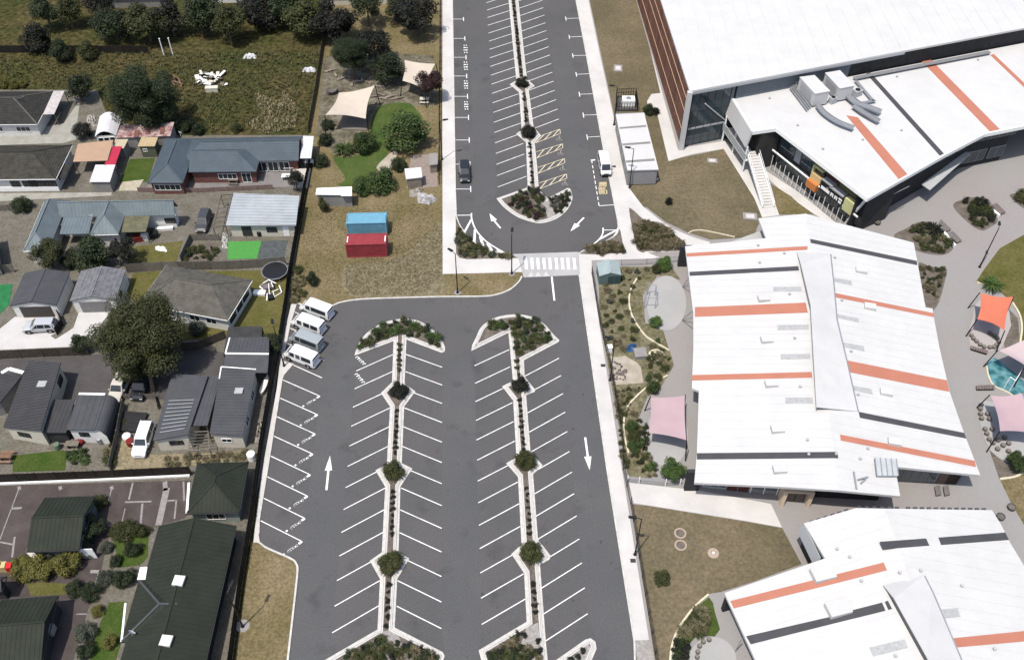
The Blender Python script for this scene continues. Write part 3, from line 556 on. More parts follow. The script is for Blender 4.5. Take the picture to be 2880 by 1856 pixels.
def roof_face(mb, pts, thick=.16, style=None, pitch=.5, rw=.05, rh=.03):
    """one roof plane: a slab plus its standing seams ('seam', down the slope) or tile courses ('tile', across it)"""
    P = [Vector(p) for p in pts]; n = Vector((0, 0, 0))
    for i in range(len(P)): n += P[i].cross(P[(i+1) % len(P)])
    n.normalize()
    if n.z < 0: P = P[::-1]; n = -n
    k = len(P); dn = Vector((0, 0, -thick))
    mb.add(P+[p+dn for p in P], [list(range(k)), list(range(k, 2*k))[::-1]]+[[i, (i+1) % k, k+(i+1) % k, k+i][::-1] for i in range(k)])
    if not style: return
    down = Vector((n.x, n.y, 0))
    down = down.normalized() if down.length > .02 else Vector((0, -1, 0))
    across = Vector((-down.y, down.x, 0))
    if style.startswith('x'): down, across = across, down; style = style[1:]
    run, step = (down, across) if style == 'seam' else (across, down)
    o = P[0]; poly2 = [((p-o).dot(run), (p-o).dot(step)) for p in P]
    s0 = min(q[1] for q in poly2); s1 = max(q[1] for q in poly2)
    def lift(a, b): 
        q = o+run*a+step*b; z = o.z-(n.x*(q.x-o.x)+n.y*(q.y-o.y))/n.z; return Vector((q.x, q.y, z+rh*.5))
    s = s0+pitch*.5
    while s < s1:
        for t0, t1 in clip_line(poly2, (0, s), (1, 0)):
            if t1-t0 > .15: mb.bar(lift(t0+.02, s), lift(t1-.02, s), rw, rh, n)
        s += pitch
class Rect:
    """plan rectangle from a front edge A-B and any point on the back edge"""
    def __init__(s, A, B, C):
        s.o = xy(A); s.u = xy(B)-xy(A); w = xy(C)-xy(B); un = s.u.normalized(); w = w-un*w.dot(un); s.v = w
    def p(s, a, b, z=0.0):
        q = s.o+s.u*a+s.v*b; return Vector((q.x, q.y, z))
    def m(s, a, b, z=0.0, du=0.0, dv=0.0):
        q = s.p(a, b, z); return q+s.u.normalized()*du+s.v.normalized()*dv
def ridge_rect(A, B, Rg, twice=True):
    """rectangle whose ridge passes over point Rg, half way back"""
    A = xy(A); B = xy(B); un = (B-A).normalized(); w = xy(Rg)-A; w = w-un*w.dot(un); return Rect(A, B, B+w*2)
def roof_block(mb, r, ze, rise, axis='u', e0='hip', e1='hip', style=None, pitch=.5, thick=.16, inset=None, **k):
    U, W = r.u.length, r.v.length
    if axis == 'u': L, D = U, W; P = lambda a, b, z: r.p(a/U, b/W, z)
    else: L, D = W, U; P = lambda a, b, z: r.p(b/U, a/W, z)
    i = inset or D/2; i0 = i if e0 == 'hip' else 0; i1 = i if e1 == 'hip' else 0
    zt = ze+rise
    a, b, c, d = P(0, 0, ze), P(L, 0, ze), P(L, D, ze), P(0, D, ze); r0 = P(i0, D/2, zt); r1 = P(L-i1, D/2, zt)
    roof_face(mb, [a, b, r1, r0], thick, style, pitch, **k); roof_face(mb, [c, d, r0, r1], thick, style, pitch, **k)
    if i0: roof_face(mb, [d, a, r0], thick, style, pitch, **k)
    if i1: roof_face(mb, [b, c, r1], thick, style, pitch, **k)
    return r0, r1
def wall_block(mb, r, ze, rise=0, axis='u', e0='hip', e1='hip', ov=.4, z0=0.0):
    """walls under a roof block, gable ends carried up to the ridge"""
    U, W = r.u.length, r.v.length; du = r.u.normalized()*ov; dv = r.v.normalized()*ov
    q = [r.p(0, 0)+du+dv, r.p(1, 0)-du+dv, r.p(1, 1)-du-dv, r.p(0, 1)+du-dv]; zt = ze-.10
    for i in range(4):
        a, b = q[i], q[(i+1) % 4]; pts = [xy(a, z0), xy(b, z0), xy(b, zt)]
        gable = (axis == 'u' and ((i == 1 and e1 == 'gable') or (i == 3 and e0 == 'gable'))) or (axis == 'v' and ((i == 0 and e0 == 'gable') or (i == 2 and e1 == 'gable')))
        if gable: pts.append(xy(lerp(a, b, .5), ze+rise-.16))
        pts.append(xy(a, zt)); mb.poly(pts)
    return q
def window(root, a, b, t, w=1.2, h=1.0, sill=.95, fm=white_trim, gm=glass, nm='window', mull=1):
    a = xy(a); b = xy(b); d = (b-a).normalized(); n = Vector((d.y, -d.x, 0)); c = lerp(a, b, t) if t <= 1 else a+d*t
    def box(mb, x0, x1, z0, z1, d0, d1):
        p = [c+d*x0+n*d0, c+d*x1+n*d0, c+d*x1+n*d1, c+d*x0+n*d1]; mb.hexa([xy(q, z0) for q in p], [xy(q, z1) for q in p])
    f = MB(); fw = .07
    box(f, -w/2, w/2, sill, sill+fw, -.03, .07); box(f, -w/2, w/2, sill+h-fw, sill+h, -.03, .07)
    box(f, -w/2, -w/2+fw, sill+fw, sill+h-fw, -.03, .07); box(f, w/2-fw, w/2, sill+fw, sill+h-fw, -.03, .07)
    for k in range(mull): 
        x = -w/2+w*(k+1)/(mull+1); box(f, x-.03, x+.03, sill+fw, sill+h-fw, -.03, .06)
    o = obj(nm, f, fm, root); g = MB(); box(g, -w/2+fw*.5, w/2-fw*.5, sill+fw*.5, sill+h-fw*.5, -.02, .03); obj('pane', g, gm, o); return o
def panel_on(root, nm, a, b, x0, x1, z0, z1, m, d0=-.02, d1=.05):
    a = xy(a); b = xy(b); d = (b-a).normalized(); n = Vector((d.y, -d.x, 0)); mb = MB()
    p = [a+d*x0+n*d0, a+d*x1+n*d0, a+d*x1+n*d1, a+d*x0+n*d1]; mb.hexa([xy(q, z0) for q in p], [xy(q, z1) for q in p]); return obj(nm, mb, m, root)
def slab(root, nm, pts, m, thick=.12, style=None, pitch=.4, **k):
    mb = MB(); roof_face(mb, pts, thick, style, pitch, **k); return obj(nm, mb, m, root)
def posts(root, pts, m=timber_grey, w=.11, z0=0.0):
    for p in pts:
        mb = MB(); mb.box((p[0], p[1], (p[2]+z0)/2), (w, w, p[2]-z0)); obj('post', mb, m, root)
def centre(pts): 
    c = Vector((0, 0, 0))
    for p in pts: c += xy(p)
    return c/len(pts)
def caps(root, pairs, m, w=.22):
    mb = MB()
    for a, b in pairs: mb.bar(Vector(a)+Vector((0, 0, .03)), Vector(b)+Vector((0, 0, .03)), w, .07)
    return obj('ridge_cap', mb, m, root)
def gutter(root, r, ze, m=white_trim, sides=(0, 1, 2, 3)):
    q = [r.p(0, 0), r.p(1, 0), r.p(1, 1), r.p(0, 1)]
    for i in sides:
        mb = MB(); a, b = q[i], q[(i+1) % 4]; d = (b-a).normalized(); n = Vector((d.y, -d.x, 0))*.07
        mb.bar(xy(a+n*.6, ze-.12), xy(b+n*.6, ze-.12), .07, .1); obj('gutter', mb, m, root)
def simple_house(name, label, r, ze, rise, axis, e0, e1, roof_m, wall_m, style, pitch, cat='house', ov=.4, cap_m=None, gut=white_trim, **k):
    t = thing(name, label, cat, centre([r.p(0, 0), r.p(1, 1)]))
    mb = MB(); r0, r1 = roof_block(mb, r, ze, rise, axis, e0, e1, style, pitch, **k); rf = obj('roof', mb, roof_m, t)
    mb = MB(); q = wall_block(mb, r, ze, rise, axis, e0, e1, ov); obj('wall', mb, wall_m, t)
    prs = [(r0, r1)]
    U, W = r.u.length, r.v.length
    if axis == 'u':
        if e0 == 'hip': prs += [(r.p(0, 0, ze), r0), (r.p(0, 1, ze), r0)]
        if e1 == 'hip': prs += [(r.p(1, 0, ze), r1), (r.p(1, 1, ze), r1)]
    else:
        if e0 == 'hip': prs += [(r.p(0, 0, ze), r0), (r.p(1, 0, ze), r0)]
        if e1 == 'hip': prs += [(r.p(0, 1, ze), r1), (r.p(1, 1, ze), r1)]
    caps(t, prs, cap_m or roof_m)
    if gut: gutter(t, r, ze, gut)
    return t, q, (r0, r1)
def dish(root, p, m=white_trim):
    mb = MB(); p = Vector(p); d = Vector((.4, .75, .5)).normalized(); a = d.cross(Vector((0, 0, 1))).normalized(); b = d.cross(a); n = 12; vs = []; c = p+Vector((0, 0, .55))
    for r, o in ((.05, 0), (.25, .04), (.42, .12)):
        for i in range(n): vs.append(c+a*(r*math.cos(6.2832*i/n))+b*(r*math.sin(6.2832*i/n))+d*o)
    mb.add(vs, [[k*n+i, k*n+(i+1) % n, (k+1)*n+(i+1) % n, (k+1)*n+i] for k in range(2) for i in range(n)]+[list(range(n))])
    mb.tube(p, c, .03, n=5); mb.tube(c, c+d*.45, .015, n=4); return obj('satellite_dish', mb, m, root)

tile_dark = mat('charcoal_roof_tile', (.028, .027, .025), .8, var=.25, scale=1.2, bump=.3, bscale=6)
tile_brown = mat('weathered_roof_tile', (.04, .038, .032), .85, var=.3, scale=1.1, bump=.3, bscale=6)
tile_grey = mat('grey_roof_tile', (.078, .074, .064), .85, var=.25, scale=1.1, bump=.3, bscale=6)
blue_steel = mat('blue_grey_roof_steel', (.055, .072, .086), .6, var=.12, scale=.5)
pale_blue = mat('pale_blue_roof_steel', (.125, .15, .162), .6, var=.14, scale=.45)
silver_roof = mat('silver_roof_steel', (.27, .29, .305), .45, var=.1, scale=.5)
slate_roof = mat('slate_grey_roof', (.055, .057, .062), .6, var=.12, scale=.6)
green_roof = mat('dark_green_roof', (.019, .023, .017), .7, var=.14, scale=.5)
metal_dark = mat('dark_roof_steel', (.040, .040, .042), .55, var=.14, scale=.6)
shingle = mat('mottled_shingle', (.085, .087, .095), .85, scale=1.4, col2=(.15, .15, .16))

# ---- H1 far-left dark hip house with white lean-to
rA, rB = L1(-420, 790, 2.7), L1(372, 785, 2.7)
t, q, (r0, r1) = simple_house('house', 'dark hip-roofed house with a white lean-to strip, at the top left', Rect(rA, rB, L1(545, 455, 2.7)), 2.7, 2.0, 'u', 'hip', 'hip', tile_dark, white_wall, 'tile', .38, cap_m=tile_grey)
slab(t, 'lean_to_roof', [L1(540, 452, 2.9), L1(650, 452, 2.5), L1(545, 685, 2.5), L1(432, 688, 2.9)], mat('pale_pink_sheet', (.4, .37, .36), .6, var=.15, scale=1.5), .08, 'seam', .6)
posts(t, [L1(648, 460, 2.45), L1(545, 680, 2.45)], timber_grey)
for x, w in ((.45, 1.8), (.8, 2.4)): window(t, q[0], q[1], x, w, 1.0, .9, mull=2)
mb = MB(); mb.tube(r1+Vector((.5, 0, -.2)), r1+Vector((2.6, -1.2, 1.0)), .04); obj('aerial', mb, grey_steel, t)
# ---- H2 second dark hip house with white walls
t, q, (r0, r1) = simple_house('house', 'brown-tiled hip house with white walls facing the shared drive, left edge', Rect(L1(-360, 1345, 2.8), L1(560, 1335, 2.8), L1(755, 995, 2.8)), 2.8, 2.0, 'u', 'hip', 'hip', tile_brown, white_wall, 'tile', .38, cap_m=tile_dark)
for x, w in ((.52, 1.5), (.66, 1.5), (.80, 1.7), (.93, 1.9)): window(t, q[0], q[1], x, w, 1.1, 1.0, timber_dark, mull=2)
panel_on(t, 'porch_recess', q[0], q[1], q[1].x*0+9.3, 10.6, .1, 2.3, dark_wall)
panel_on(t, 'skirting', q[0], q[1], 0, (q[1]-q[0]).length, .02, .9, white_trim, .0, .06)
mb = MB(); P = [L1(620, 1195, 2.4), L1(700, 1200, 2.4), L1(720, 1270, .1), L1(580, 1420, .1)]
slab(t, 'porch_roof', [L1(620, 1180, 2.5), L1(715, 1200, 2.5), L1(650, 1330, 2.3), L1(580, 1330, 2.3)], tile_dark, .1)
window(t, q[1], q[2], .2, 1.4, 1.1, 1.0, mull=1)
# ---- carport, red and white roofs between the houses
def canopy(name, label, pts, m, style=None, cat='carport', wall=None, pitch=.5, thick=.09, wm=None, z0=0.0):
    t = thing(name, label, cat, centre(pts)); slab(t, 'roof', pts, m, thick, style, pitch)
    if wall:
        q = offset([xy(p) for p in (pts if area(pts) > 0 else pts[::-1])], .18, True); zs = [p[2] for p in (pts if area(pts) > 0 else pts[::-1])]; mb = MB(); n = len(q)
        for i in range(n): j = (i+1) % n; mb.poly([xy(q[i], z0), xy(q[j], z0), xy(q[j], zs[j]-thick), xy(q[i], zs[i]-thick)])
        obj('wall', mb, wall, t); t['w'] = 1; del t['w']; return t, q
    posts(t, [Vector(p)-Vector((0, 0, thick)) for p in [lerp(Vector(p), centre(pts)+Vector((0, 0, p[2])), .05) for p in pts]], wm or timber_grey); return t, None
canopy('carport', 'tan flat-roofed carport joined to the brown-tiled house', [L1(785, 985, 2.9), L1(1142, 945, 2.9), L1(1082, 1152, 2.7), L1(735, 1165, 2.7)], mat('tan_sheet', (.30, .205, .14), .7, var=.06, scale=.8))
canopy('lean_to', 'narrow lean-to with a crimson roof beside the tan carport', [L1(1132, 1010, 2.6), L1(1226, 1010, 2.3), L1(1162, 1195, 2.3), L1(1050, 1195, 2.6)], mat('crimson_sheet', (.34, .028, .055), .55, var=.08, scale=.8), cat='lean-to')
t, q = canopy('garden_shed', 'grey-walled shed with a flat white roof in front of the crimson lean-to', [L1(962, 1195, 2.5), L1(1162, 1195, 2.5), L1(1106, 1368, 2.3), L1(900, 1368, 2.3)], mat('white_sheet', (.46, .46, .475), .6, var=.08, scale=1), 'seam', 'shed', grey_wall)
# conservatory with curved roof
pts = [L1(1000, 700, 2.6), L1(1225, 705, 2.6), L1(1165, 892, 2.6), L1(950, 905, 2.6)]
t = thing('conservatory', 'white curved-roof conservatory with torn panels beside the rusty shed', 'conservatory', centre(pts)); mb = MB(); n = 6
for i in range(n):
    x0, x1 = i/n, (i+1)/n; z0_, z1_ = 2.4+1.0*math.sin(math.pi*x0), 2.4+1.0*math.sin(math.pi*x1)
    a, b, c, d = lerp(pts[0], pts[1], x0), lerp(pts[0], pts[1], x1), lerp(pts[3], pts[2], x1), lerp(pts[3], pts[2], x0)
    mb2 = MB(); roof_face(mb2, [xy(a, z0_), xy(b, z1_), xy(c, z1_), xy(d, z0_)], .05); obj('roof_panel', mb2, mat('white_sheet', (1, 1, 1)), t)
q = offset([xy(p) for p in pts[::-1]], .15, True); mb = MB()
for i in range(4): mb.poly([xy(q[i], 0), xy(q[(i+1) % 4], 0), xy(q[(i+1) % 4], 2.45), xy(q[i], 2.45)])
obj('wall', mb, white_wall, t)
for x in (.2, .5, .8): window(t, q[0], q[1], x, .9, 1.3, .8, mull=0)
rust = mat('rusty_sheet', (.13, .035, .025), .8, scale=1.3, col2=(.36, .30, .29), detail=3)
t, q = canopy('lean_shed', 'long low shed with a rust-streaked roof under the big dark tree', [L1(1215, 800, 2.7), L1(1755, 765, 2.7), L1(1715, 905, 2.4), L1(1165, 925, 2.4)], rust, 'seam', 'shed', grey_wall, .8)
for k, (x, y) in enumerate(((1380, 880), (1500, 850), (1640, 850))): slab(t, 'roof_patch', [L1(x-22, y-35, 2.66), L1(x+22, y-38, 2.66), L1(x+12, y+35, 2.55), L1(x-35, y+38, 2.55)], brick_red, .03)
canopy('shed', 'small cream-roofed shed beside the conservatory', [L1(1160, 938, 2.4), L1(1292, 938, 2.4), L1(1245, 1030, 2.2), L1(1140, 1008, 2.2)], mat('cream_sheet', (.33, .29, .21), .7, var=.12, scale=1), None, 'shed', grey_wall)
t, q = canopy('garden_shed', 'olive-green shed with a tan roof next to the blue-grey house', [L1(1425, 915, 2.6), L1(1592, 918, 2.6), L1(1560, 1008, 2.4), L1(1388, 1010, 2.4)], mat('tan_roof', (.32, .25, .15), .7, var=.12, scale=1), 'seam', 'shed', mat('olive_wall', (.085, .09, .065), .8, var=.15, scale=1.5))
window(t, q[0], q[1], .3, .7, .6, 1.2)
# ---- H4 blue-grey steel-roofed house
ze = 2.6
rm = ridge_rect(M1(-330, 1172, ze), M1(858, 1150, ze), M1(500, 952, 4.25))
t = thing('house', 'long low house with a blue-grey steel tile roof in an L shape', 'house', centre([rm.p(0, 0), rm.p(1, 1)]))
mb = MB(); r0, r1 = roof_block(mb, rm, ze, 1.65, 'u', 'hip', 'gable', 'tile', .37); 
rw_ = Rect(L1(1482, 1378, ze), L1(1842, 1378, ze), L1(1950, 930, ze)); ra, rb = roof_block(mb, rw_, ze, 1.6, 'v', 'hip', 'hip', 'tile', .37)
rw2 = Rect(M1(-250, 1268, ze), M1(432, 1262, ze), M1(500, 1000, ze)); rc, rd = roof_block(mb, rw2, ze, 1.5, 'u', 'gable', 'hip', 'tile', .37)
obj('roof', mb, blue_steel, t); caps(t, [(r0, r1), (ra, rb), (rw_.p(0, 0, ze), ra), (rw_.p(1, 0, ze), ra)], blue_steel)
mb = MB(); q = wall_block(mb, rm, ze, 1.65, 'u', 'hip', 'gable'); q2 = wall_block(mb, rw_, ze); q3 = wall_block(mb, rw2, ze, 1.5, 'u', 'hip', 'hip'); obj('wall', mb, brick_red, t)
window(t, q2[0], q2[1], .5, 4.2, 1.2, .8, mull=4)
for x in (.68, .78, .88): window(t, q[0], q[1], x, 1.7, 1.9, .2, mull=1)
window(t, q3[0], q3[1], .55, 3.0, 1.1, .8, mull=3); window(t, q3[0], q3[1], .85, 1.5, 1.9, .1)
slab(t, 'porch_roof', [M1(905, 905, 2.9), M1(1012, 908, 2.7), M1(985, 1130, 2.5), M1(873, 1130, 2.7)], mat('translucent_sheet', (.46, .475, .5), .5, var=.05, scale=1), .06, 'seam', .6)
dish(t, L1(1822, 905, 2.9)); gutter(t, rm, ze, slate_roof, (0,))
slab(t, 'deck', [M1(800, 1235, .5), M1(980, 1230, .5), M1(940, 1420, .5), M1(785, 1415, .5)], mat('pale_deck', (.42, .39, .36), .8, var=.12, scale=2), .4, 'seam', .35, rw=.02)
for x, y in ((765, 1250), (745, 1340), (970, 1195)):
    tb = thing('outdoor_table', 'white slatted outdoor table %s of the pale deck' % {765: 'at the north-west corner', 745: 'at the south-west corner', 970: 'at the north-east corner'}[x], 'table', M1(x, y))
    c = M1(x, y); mb = MB()
    for k in range(5): mb.box((c.x, c.y-.4+k*.2, .75), (1.6, .17, .05), .05)
    obj('table_top', mb, white_trim, tb)
    for sx in (-.7, .7):
        mb = MB(); mb.box((c.x+sx, c.y, .37), (.07, .7, .72)); obj('leg', mb, white_trim, tb)
# ---- H5 pale blue villa with two wings
ze = 2.8
rm = ridge_rect(L2(600, 325, ze), L2(1762, 305, ze), L2(1100, 172, 4.7))
t = thing('house', 'cream villa with a pale blue roof and two hipped front wings', 'house', centre([rm.p(0, 0), rm.p(1, 1)]))
mb = MB(); zr = 2.0; r0, r1 = roof_block(mb, rm, ze, zr, 'u', 'gable', 'gable', 'seam', .55)
w1 = Rect(L2(235, 665, ze), L2(490, 655, ze), L2(620, 160, ze)); a0, a1 = roof_block(mb, w1, ze, 1.9, 'v', 'hip', 'hip', 'seam', .55)
w2 = Rect(L2(905, 503, ze), L2(1192, 495, ze), L2(1270, 175, ze)); b0, b1 = roof_block(mb, w2, ze, 2.0, 'v', 'hip', 'hip', 'seam', .55)
obj('roof', mb, pale_blue, t); caps(t, [(r0, r1), (a0, a1), (b0, b1)]+[(w.p(i, 0, ze), e) for w, e in ((w1, a0), (w2, b0)) for i in (0, 1)], pale_blue, .16)
mb = MB(); q = wall_block(mb, rm, ze, zr, 'u', 'gable', 'gable'); q1 = wall_block(mb, w1, ze); q2 = wall_block(mb, w2, ze); obj('wall', mb, white_wall, t)
slab(t, 'verandah_roof', [L2(640, 325, 2.85), L2(932, 322, 2.85), L2(892, 492, 2.45), L2(600, 497, 2.45)], mat('blue_grey_sheet', (.10, .125, .14), .55, var=.1, scale=.8), .08, 'seam', .5)
c0, c1 = L2(660, 520, 0), L2(895, 515, 0)
mb = MB(); pv = [xy(c0), xy(c1), xy(c1)+w2.v.normalized()*3, xy(c0)+w2.v.normalized()*3]; mb.prism(pv, 0, 2.3); obj('verandah_wall', mb, white_trim, t)
for x in (.14, .38, .62, .86): window(t, pv[0], pv[1], x, .8, 1.5, .5)
window(t, q2[0], q2[1], .12, .5, 1.6, .3, mull=0); window(t, q2[0], q2[1], .86, .5, 1.6, .3, mull=0); window(t, q[0], q[1], .955, 1.7, 1.0, .9, timber_dark, mull=2)
slab(t, 'porch_roof', [L2(1240, 312, 2.75), L2(1512, 310, 2.75), L2(1470, 472, 2.4), L2(1195, 478, 2.4)], mat('mossy_sheet', (.10, .098, .062), .8, var=.25, scale=1.4), .08, 'seam', .35)
posts(t, [L2(1465, 470, 2.35), L2(1205, 476, 2.35)]); dish(t, L2(930, 345, 3.1)); gutter(t, rm, ze, white_trim, (1,))
gutter(t, w1, ze, white_trim, (0, 3)); gutter(t, w2, ze, white_trim, (0,))
# pale green-blue roof at the far left edge
r = Rect(L2(-380, 780, 2.8), L2(-120, 860, 2.8), L2(165, 405, 2.8)); rr = Rect(L2(-300, 860, 2.7), L2(-10, 780, 2.7), L2(165, 410, 2.7))
t, q, _ = simple_house('house', 'house with a pale sea-green roof cut by the left edge', rr, 2.7, 1.4, 'v', 'gable', 'gable', mat('sea_green_roof', (.13, .165, .155), .5, var=.1, scale=.6), grey_wall, 'seam', .5)
window(t, q[1], q[2], .3, 1.2, 1.0, 1.0, timber_dark); window(t, q[1], q[2], .65, 1.2, 1.0, 1.0, timber_dark)
# ---- H6 silver ribbed-roof house and its pergola
pts = [M2(125, 407, 2.6), M2(832, 407, 2.6), M2(868, 112, 3.2), M2(205, 82, 3.2)]
t = thing('house', 'beige cottage with a silver ribbed roof beside the dark boundary fence', 'house', centre(pts))
slab(t, 'roof', pts, silver_roof, .14, 'xseam', .62, rw=.09, rh=.05)
q = offset([xy(p) for p in pts], .4, True); mb = MB(); zs = [p[2]-.14 for p in pts]
for i in range(4): j = (i+1) % 4; mb.poly([xy(q[i], 0), xy(q[j], 0), xy(q[j], zs[j]), xy(q[i], zs[i])])
obj('wall', mb, cream_wall, t)
panel_on(t, 'door', q[0], q[1], 1.7, 3.2, .1, 2.0, dark_wall); window(t, q[0], q[1], .64, 1.6, 1.0, .9, timber_dark); panel_on(t, 'door', q[0], q[1], 8.0, 8.9, .1, 2.0, white_trim)
mb = MB(); c = M2(260, 490); mb.box((c.x, c.y, .5), (1.5, .8, 1.0)); mb.box((c.x, c.y, 1.05), (1.7, 1.0, .1)); o = obj('laundry_tub', mb, white_trim); tag(o, 'white tub beside the cottage back door', 'tub')
t = thing('pergola', 'grey timber pergola frame left of the silver-roofed cottage', 'pergola', M2(60, 300)); zp = 2.4
P = [M2(75, 105, zp), M2(190, 95, zp), M2(120, 405, zp), M2(0, 430, zp)]
for i in range(4): mb = MB(); mb.bar(P[i], P[(i+1) % 4], .12, .16); obj('beam', mb, timber_grey, t)
for k in range(1, 7): mb = MB(); mb.bar(lerp(P[0], P[3], k/7), lerp(P[1], P[2], k/7), .06, .12); obj('rafter', mb, timber_grey, t)
posts(t, P)
# ---- H7 two garages
def garage(label, r, ze, rise, roof_m, wall_m, door_m, style, pitch, side_win=False):
    t, q, _ = simple_house('garage', label, r, ze, rise, 'v', 'gable', 'gable', roof_m, wall_m, style, pitch, 'garage', .18, gut=None)
    L = (q[1]-q[0]).length; panel_on(t, 'garage_door', q[0], q[1], L*.14, L*.86, .03, 2.15, door_m, -.02, .03)
    for k in range(4): panel_on(t, 'door_panel', q[0], q[1], L*.15, L*.85, .08+k*.52, .56+k*.52, door_m, .03, .05)
    if side_win: window(t, q[1], q[2], .35, 1.0, .9, 1.0, timber_dark)
    return t, q
garage('slate-roofed double garage with a dark door at the left', Rect(L2(95, 1218, 2.6), L2(566, 1208, 2.6), L2(672, 878, 2.6)), 2.6, .75, slate_roof, white_wall, mat('dark_door', (.06, .052, .05), .6, var=.1, scale=2), 'seam', .45)
garage('garage with a mottled shingle roof and a grey roller door', Rect(L2(700, 1168, 2.6), L2(1165, 1155, 2.6), L2(1272, 852, 2.6)), 2.6, .8, shingle, white_wall, mat('grey_door', (.17, .165, .165), .6, var=.1, scale=2), 'tile', .6, True)
# ---- H8 grey tile hip house
t, q, (r0, r1) = simple_house('house', 'white house under a broad grey-tiled hip roof behind the big spreading tree', Rect(L2(1400, 1195, 2.8), L2(2292, 1362, 2.8), L2(2514, 955, 2.8)), 2.8, 2.1, 'u', 'hip', 'hip', tile_grey, white_wall, 'tile', .38, inset=None)
for x, w in ((.2, 1.8), (.5, 1.6), (.78, 1.8)): window(t, q[1], q[2], x, w, 1.2, .9, timber_dark, mull=2)
for x in (.6, .8): window(t, q[0], q[1], x, 1.6, 1.1, .9, mull=1)
mb = MB(); mb.tube(L2(1870, 850, 2.8), L2(1865, 820, 4.6), .03); obj('aerial', mb, grey_steel, t)
# ---- H9 left row: dark steel roofs
def mono(name, label, pts, roof_m, wall_m, style='seam', pitch=.45, cat='house', ov=.25, thick=.14, parts=None):
    if area(pts) < 0: pts = pts[::-1]
    t = thing(name, label, cat, centre(pts)); slab(t, 'roof', pts, roof_m, thick, style, pitch); q = offset([xy(p) for p in pts], ov, True); mb = MB(); n = len(q)
    for i in range(n): j = (i+1) % n; mb.poly([xy(q[i], 0), xy(q[j], 0), xy(q[j], pts[j][2]-thick), xy(q[i], pts[i][2]-thick)])
    obj('wall', mb, wall_m, t); return t, q
t, q = mono('house', 'cream cottage with a long dark steel roof and one pale skylight', [L3(30, 1078, 2.7), L3(410, 1112, 3.5), L3(612, 428, 3.5), L3(285, 408, 2.7)], metal_dark, cream_wall, 'seam', .5)
window(t, q[0], q[1], .42, 1.7, .9, 1.0, timber_dark, mull=2); window(t, q[1], q[2], .85, 1.6, 1.2, 1.3, timber_dark, mull=1)
mb = MB(); s = L3(422, 645, 3.25); mb.box((s.x, s.y, s.z+.02), (1.1, 1.0, .12)); obj('skylight', mb, rooflight, t)
t, q = mono('house_link', 'low dark roof joining the cream cottage to its rounded neighbour', [L3(430, 1132, 2.5), L3(665, 1132, 2.5), L3(752, 800, 2.6), L3(540, 800, 2.6)], metal_dark, dark_wall, 'seam', .5, 'building')
pts = [L3(665, 1102, 2.9), L3(955, 1106, 3.1), L3(1072, 748, 3.1), L3(790, 742, 2.9)]
t, q = mono('house', 'small white cottage with a ribbed dark roof rounded down on its right side', pts, slate_roof, white_wall, 'xseam', .8)
mb = MB(); n = 5
for i in range(n):
    a0_, a1_ = math.pi/2*i/n, math.pi/2*(i+1)/n; e = xy(pts[1]-pts[0]).normalized(); rr_ = 1.1
    f = lambda p, a: xy(p)+e*(rr_*math.sin(a))+Vector((0, 0, 3.05-rr_+rr_*math.cos(a)))
    mb.poly([f(pts[1], a0_), f(pts[1], a1_), f(pts[2], a1_), f(pts[2], a0_)])
e = xy(pts[1]-pts[0]).normalized()*1.1; a, b = xy(pts[1])+e, xy(pts[2])+e; mb.poly([xy(a, 0), xy(b, 0), xy(b, 1.95), xy(a, 1.95)]); obj('curved_side', mb, slate_roof, t)
mb = MB(); mb.poly([xy(q[1], 0), xy(a, 0), xy(a, 1.9), xy(lerp(q[1], a, .6), 2.7), xy(q[1], 2.9)]); obj('end_wall', mb, white_wall, t)
window(t, q[0], q[1], .5, 1.3, .8, 1.3, timber_dark)
mb = MB(); mb.bar(L3(795, 742, 3.0), L3(1060, 748, 3.2), .3, .12); obj('flashing', mb, white_trim, t)
t, q = mono('house', 'grey-roofed house at the left edge with a white curved gutter', [L3(-330, 900, 3.2), L3(0, 830, 2.6), L3(240, 535, 2.6), L3(-80, 540, 3.2)], metal_dark, grey_wall, 'seam', .5)
mb = MB(); mb.bar(L3(15, 535, 2.75), L3(90, 490, 2.9), .5, .12); mb.bar(L3(90, 490, 2.9), L3(235, 530, 2.75), .5, .12); obj('white_flashing', mb, white_trim, t)
# ---- H10 white cottages with dark ribbed roofs by the car park fence
t, q = mono('house', 'white cottage under a slate roof with pale streaks, in the tree shade', [L3(1540, 1212, 2.6), L3(1892, 1152, 3.3), L3(2095, 560, 3.3), L3(1730, 540, 2.6)], slate_roof, cream_wall, 'seam', .5)
window(t, q[0], q[1], .58, 1.7, .8, 1.1, timber_dark, mull=2)
for k in range(9):
    y = 840+k*42; mb = MB(); mb.bar(L3(1665-k*14, y+12, 3.0-.3), L3(1910-k*6, y-8, 3.32), .07, .03); 
    a = lerp(q[0], q[3], .08+.062*k); b = lerp(q[1], q[2], .08+.062*k); mb = MB(); mb.bar(xy(lerp(a, b, .1), 2.78), xy(lerp(a, b, .9), 3.32), .09, .03); obj('pale_lap', mb, silver_roof, t)
t, q = mono('house', 'white cottage with a plain slate roof and one skylight beside the boundary fence', [M3(-38, 1142, 3.2), M3(298, 1168, 2.8), M3(432, 498, 2.8), M3(80, 472, 3.2)], slate_roof, cream_wall, 'seam', .5)
window(t, q[0], q[1], .42, 1.3, .8, 1.1, white_trim); mb = MB(); s = M3(257, 712, 3.1); mb.box((s.x, s.y, s.z), (1.05, .95, .12)); obj('skylight', mb, rooflight, t)
mb = MB(); mb.bar(M3(80, 470, 3.26), M3(430, 496, 2.88), .14, .06); mb.bar(M3(80, 470, 3.26), M3(60, 590, 3.26), .14, .06); obj('white_barge', mb, white_trim, t)
window(t, q[1], q[2], .3, 1.5, 1.2, .9); window(t, q[1], q[2], .7, 1.5, 1.2, .9)
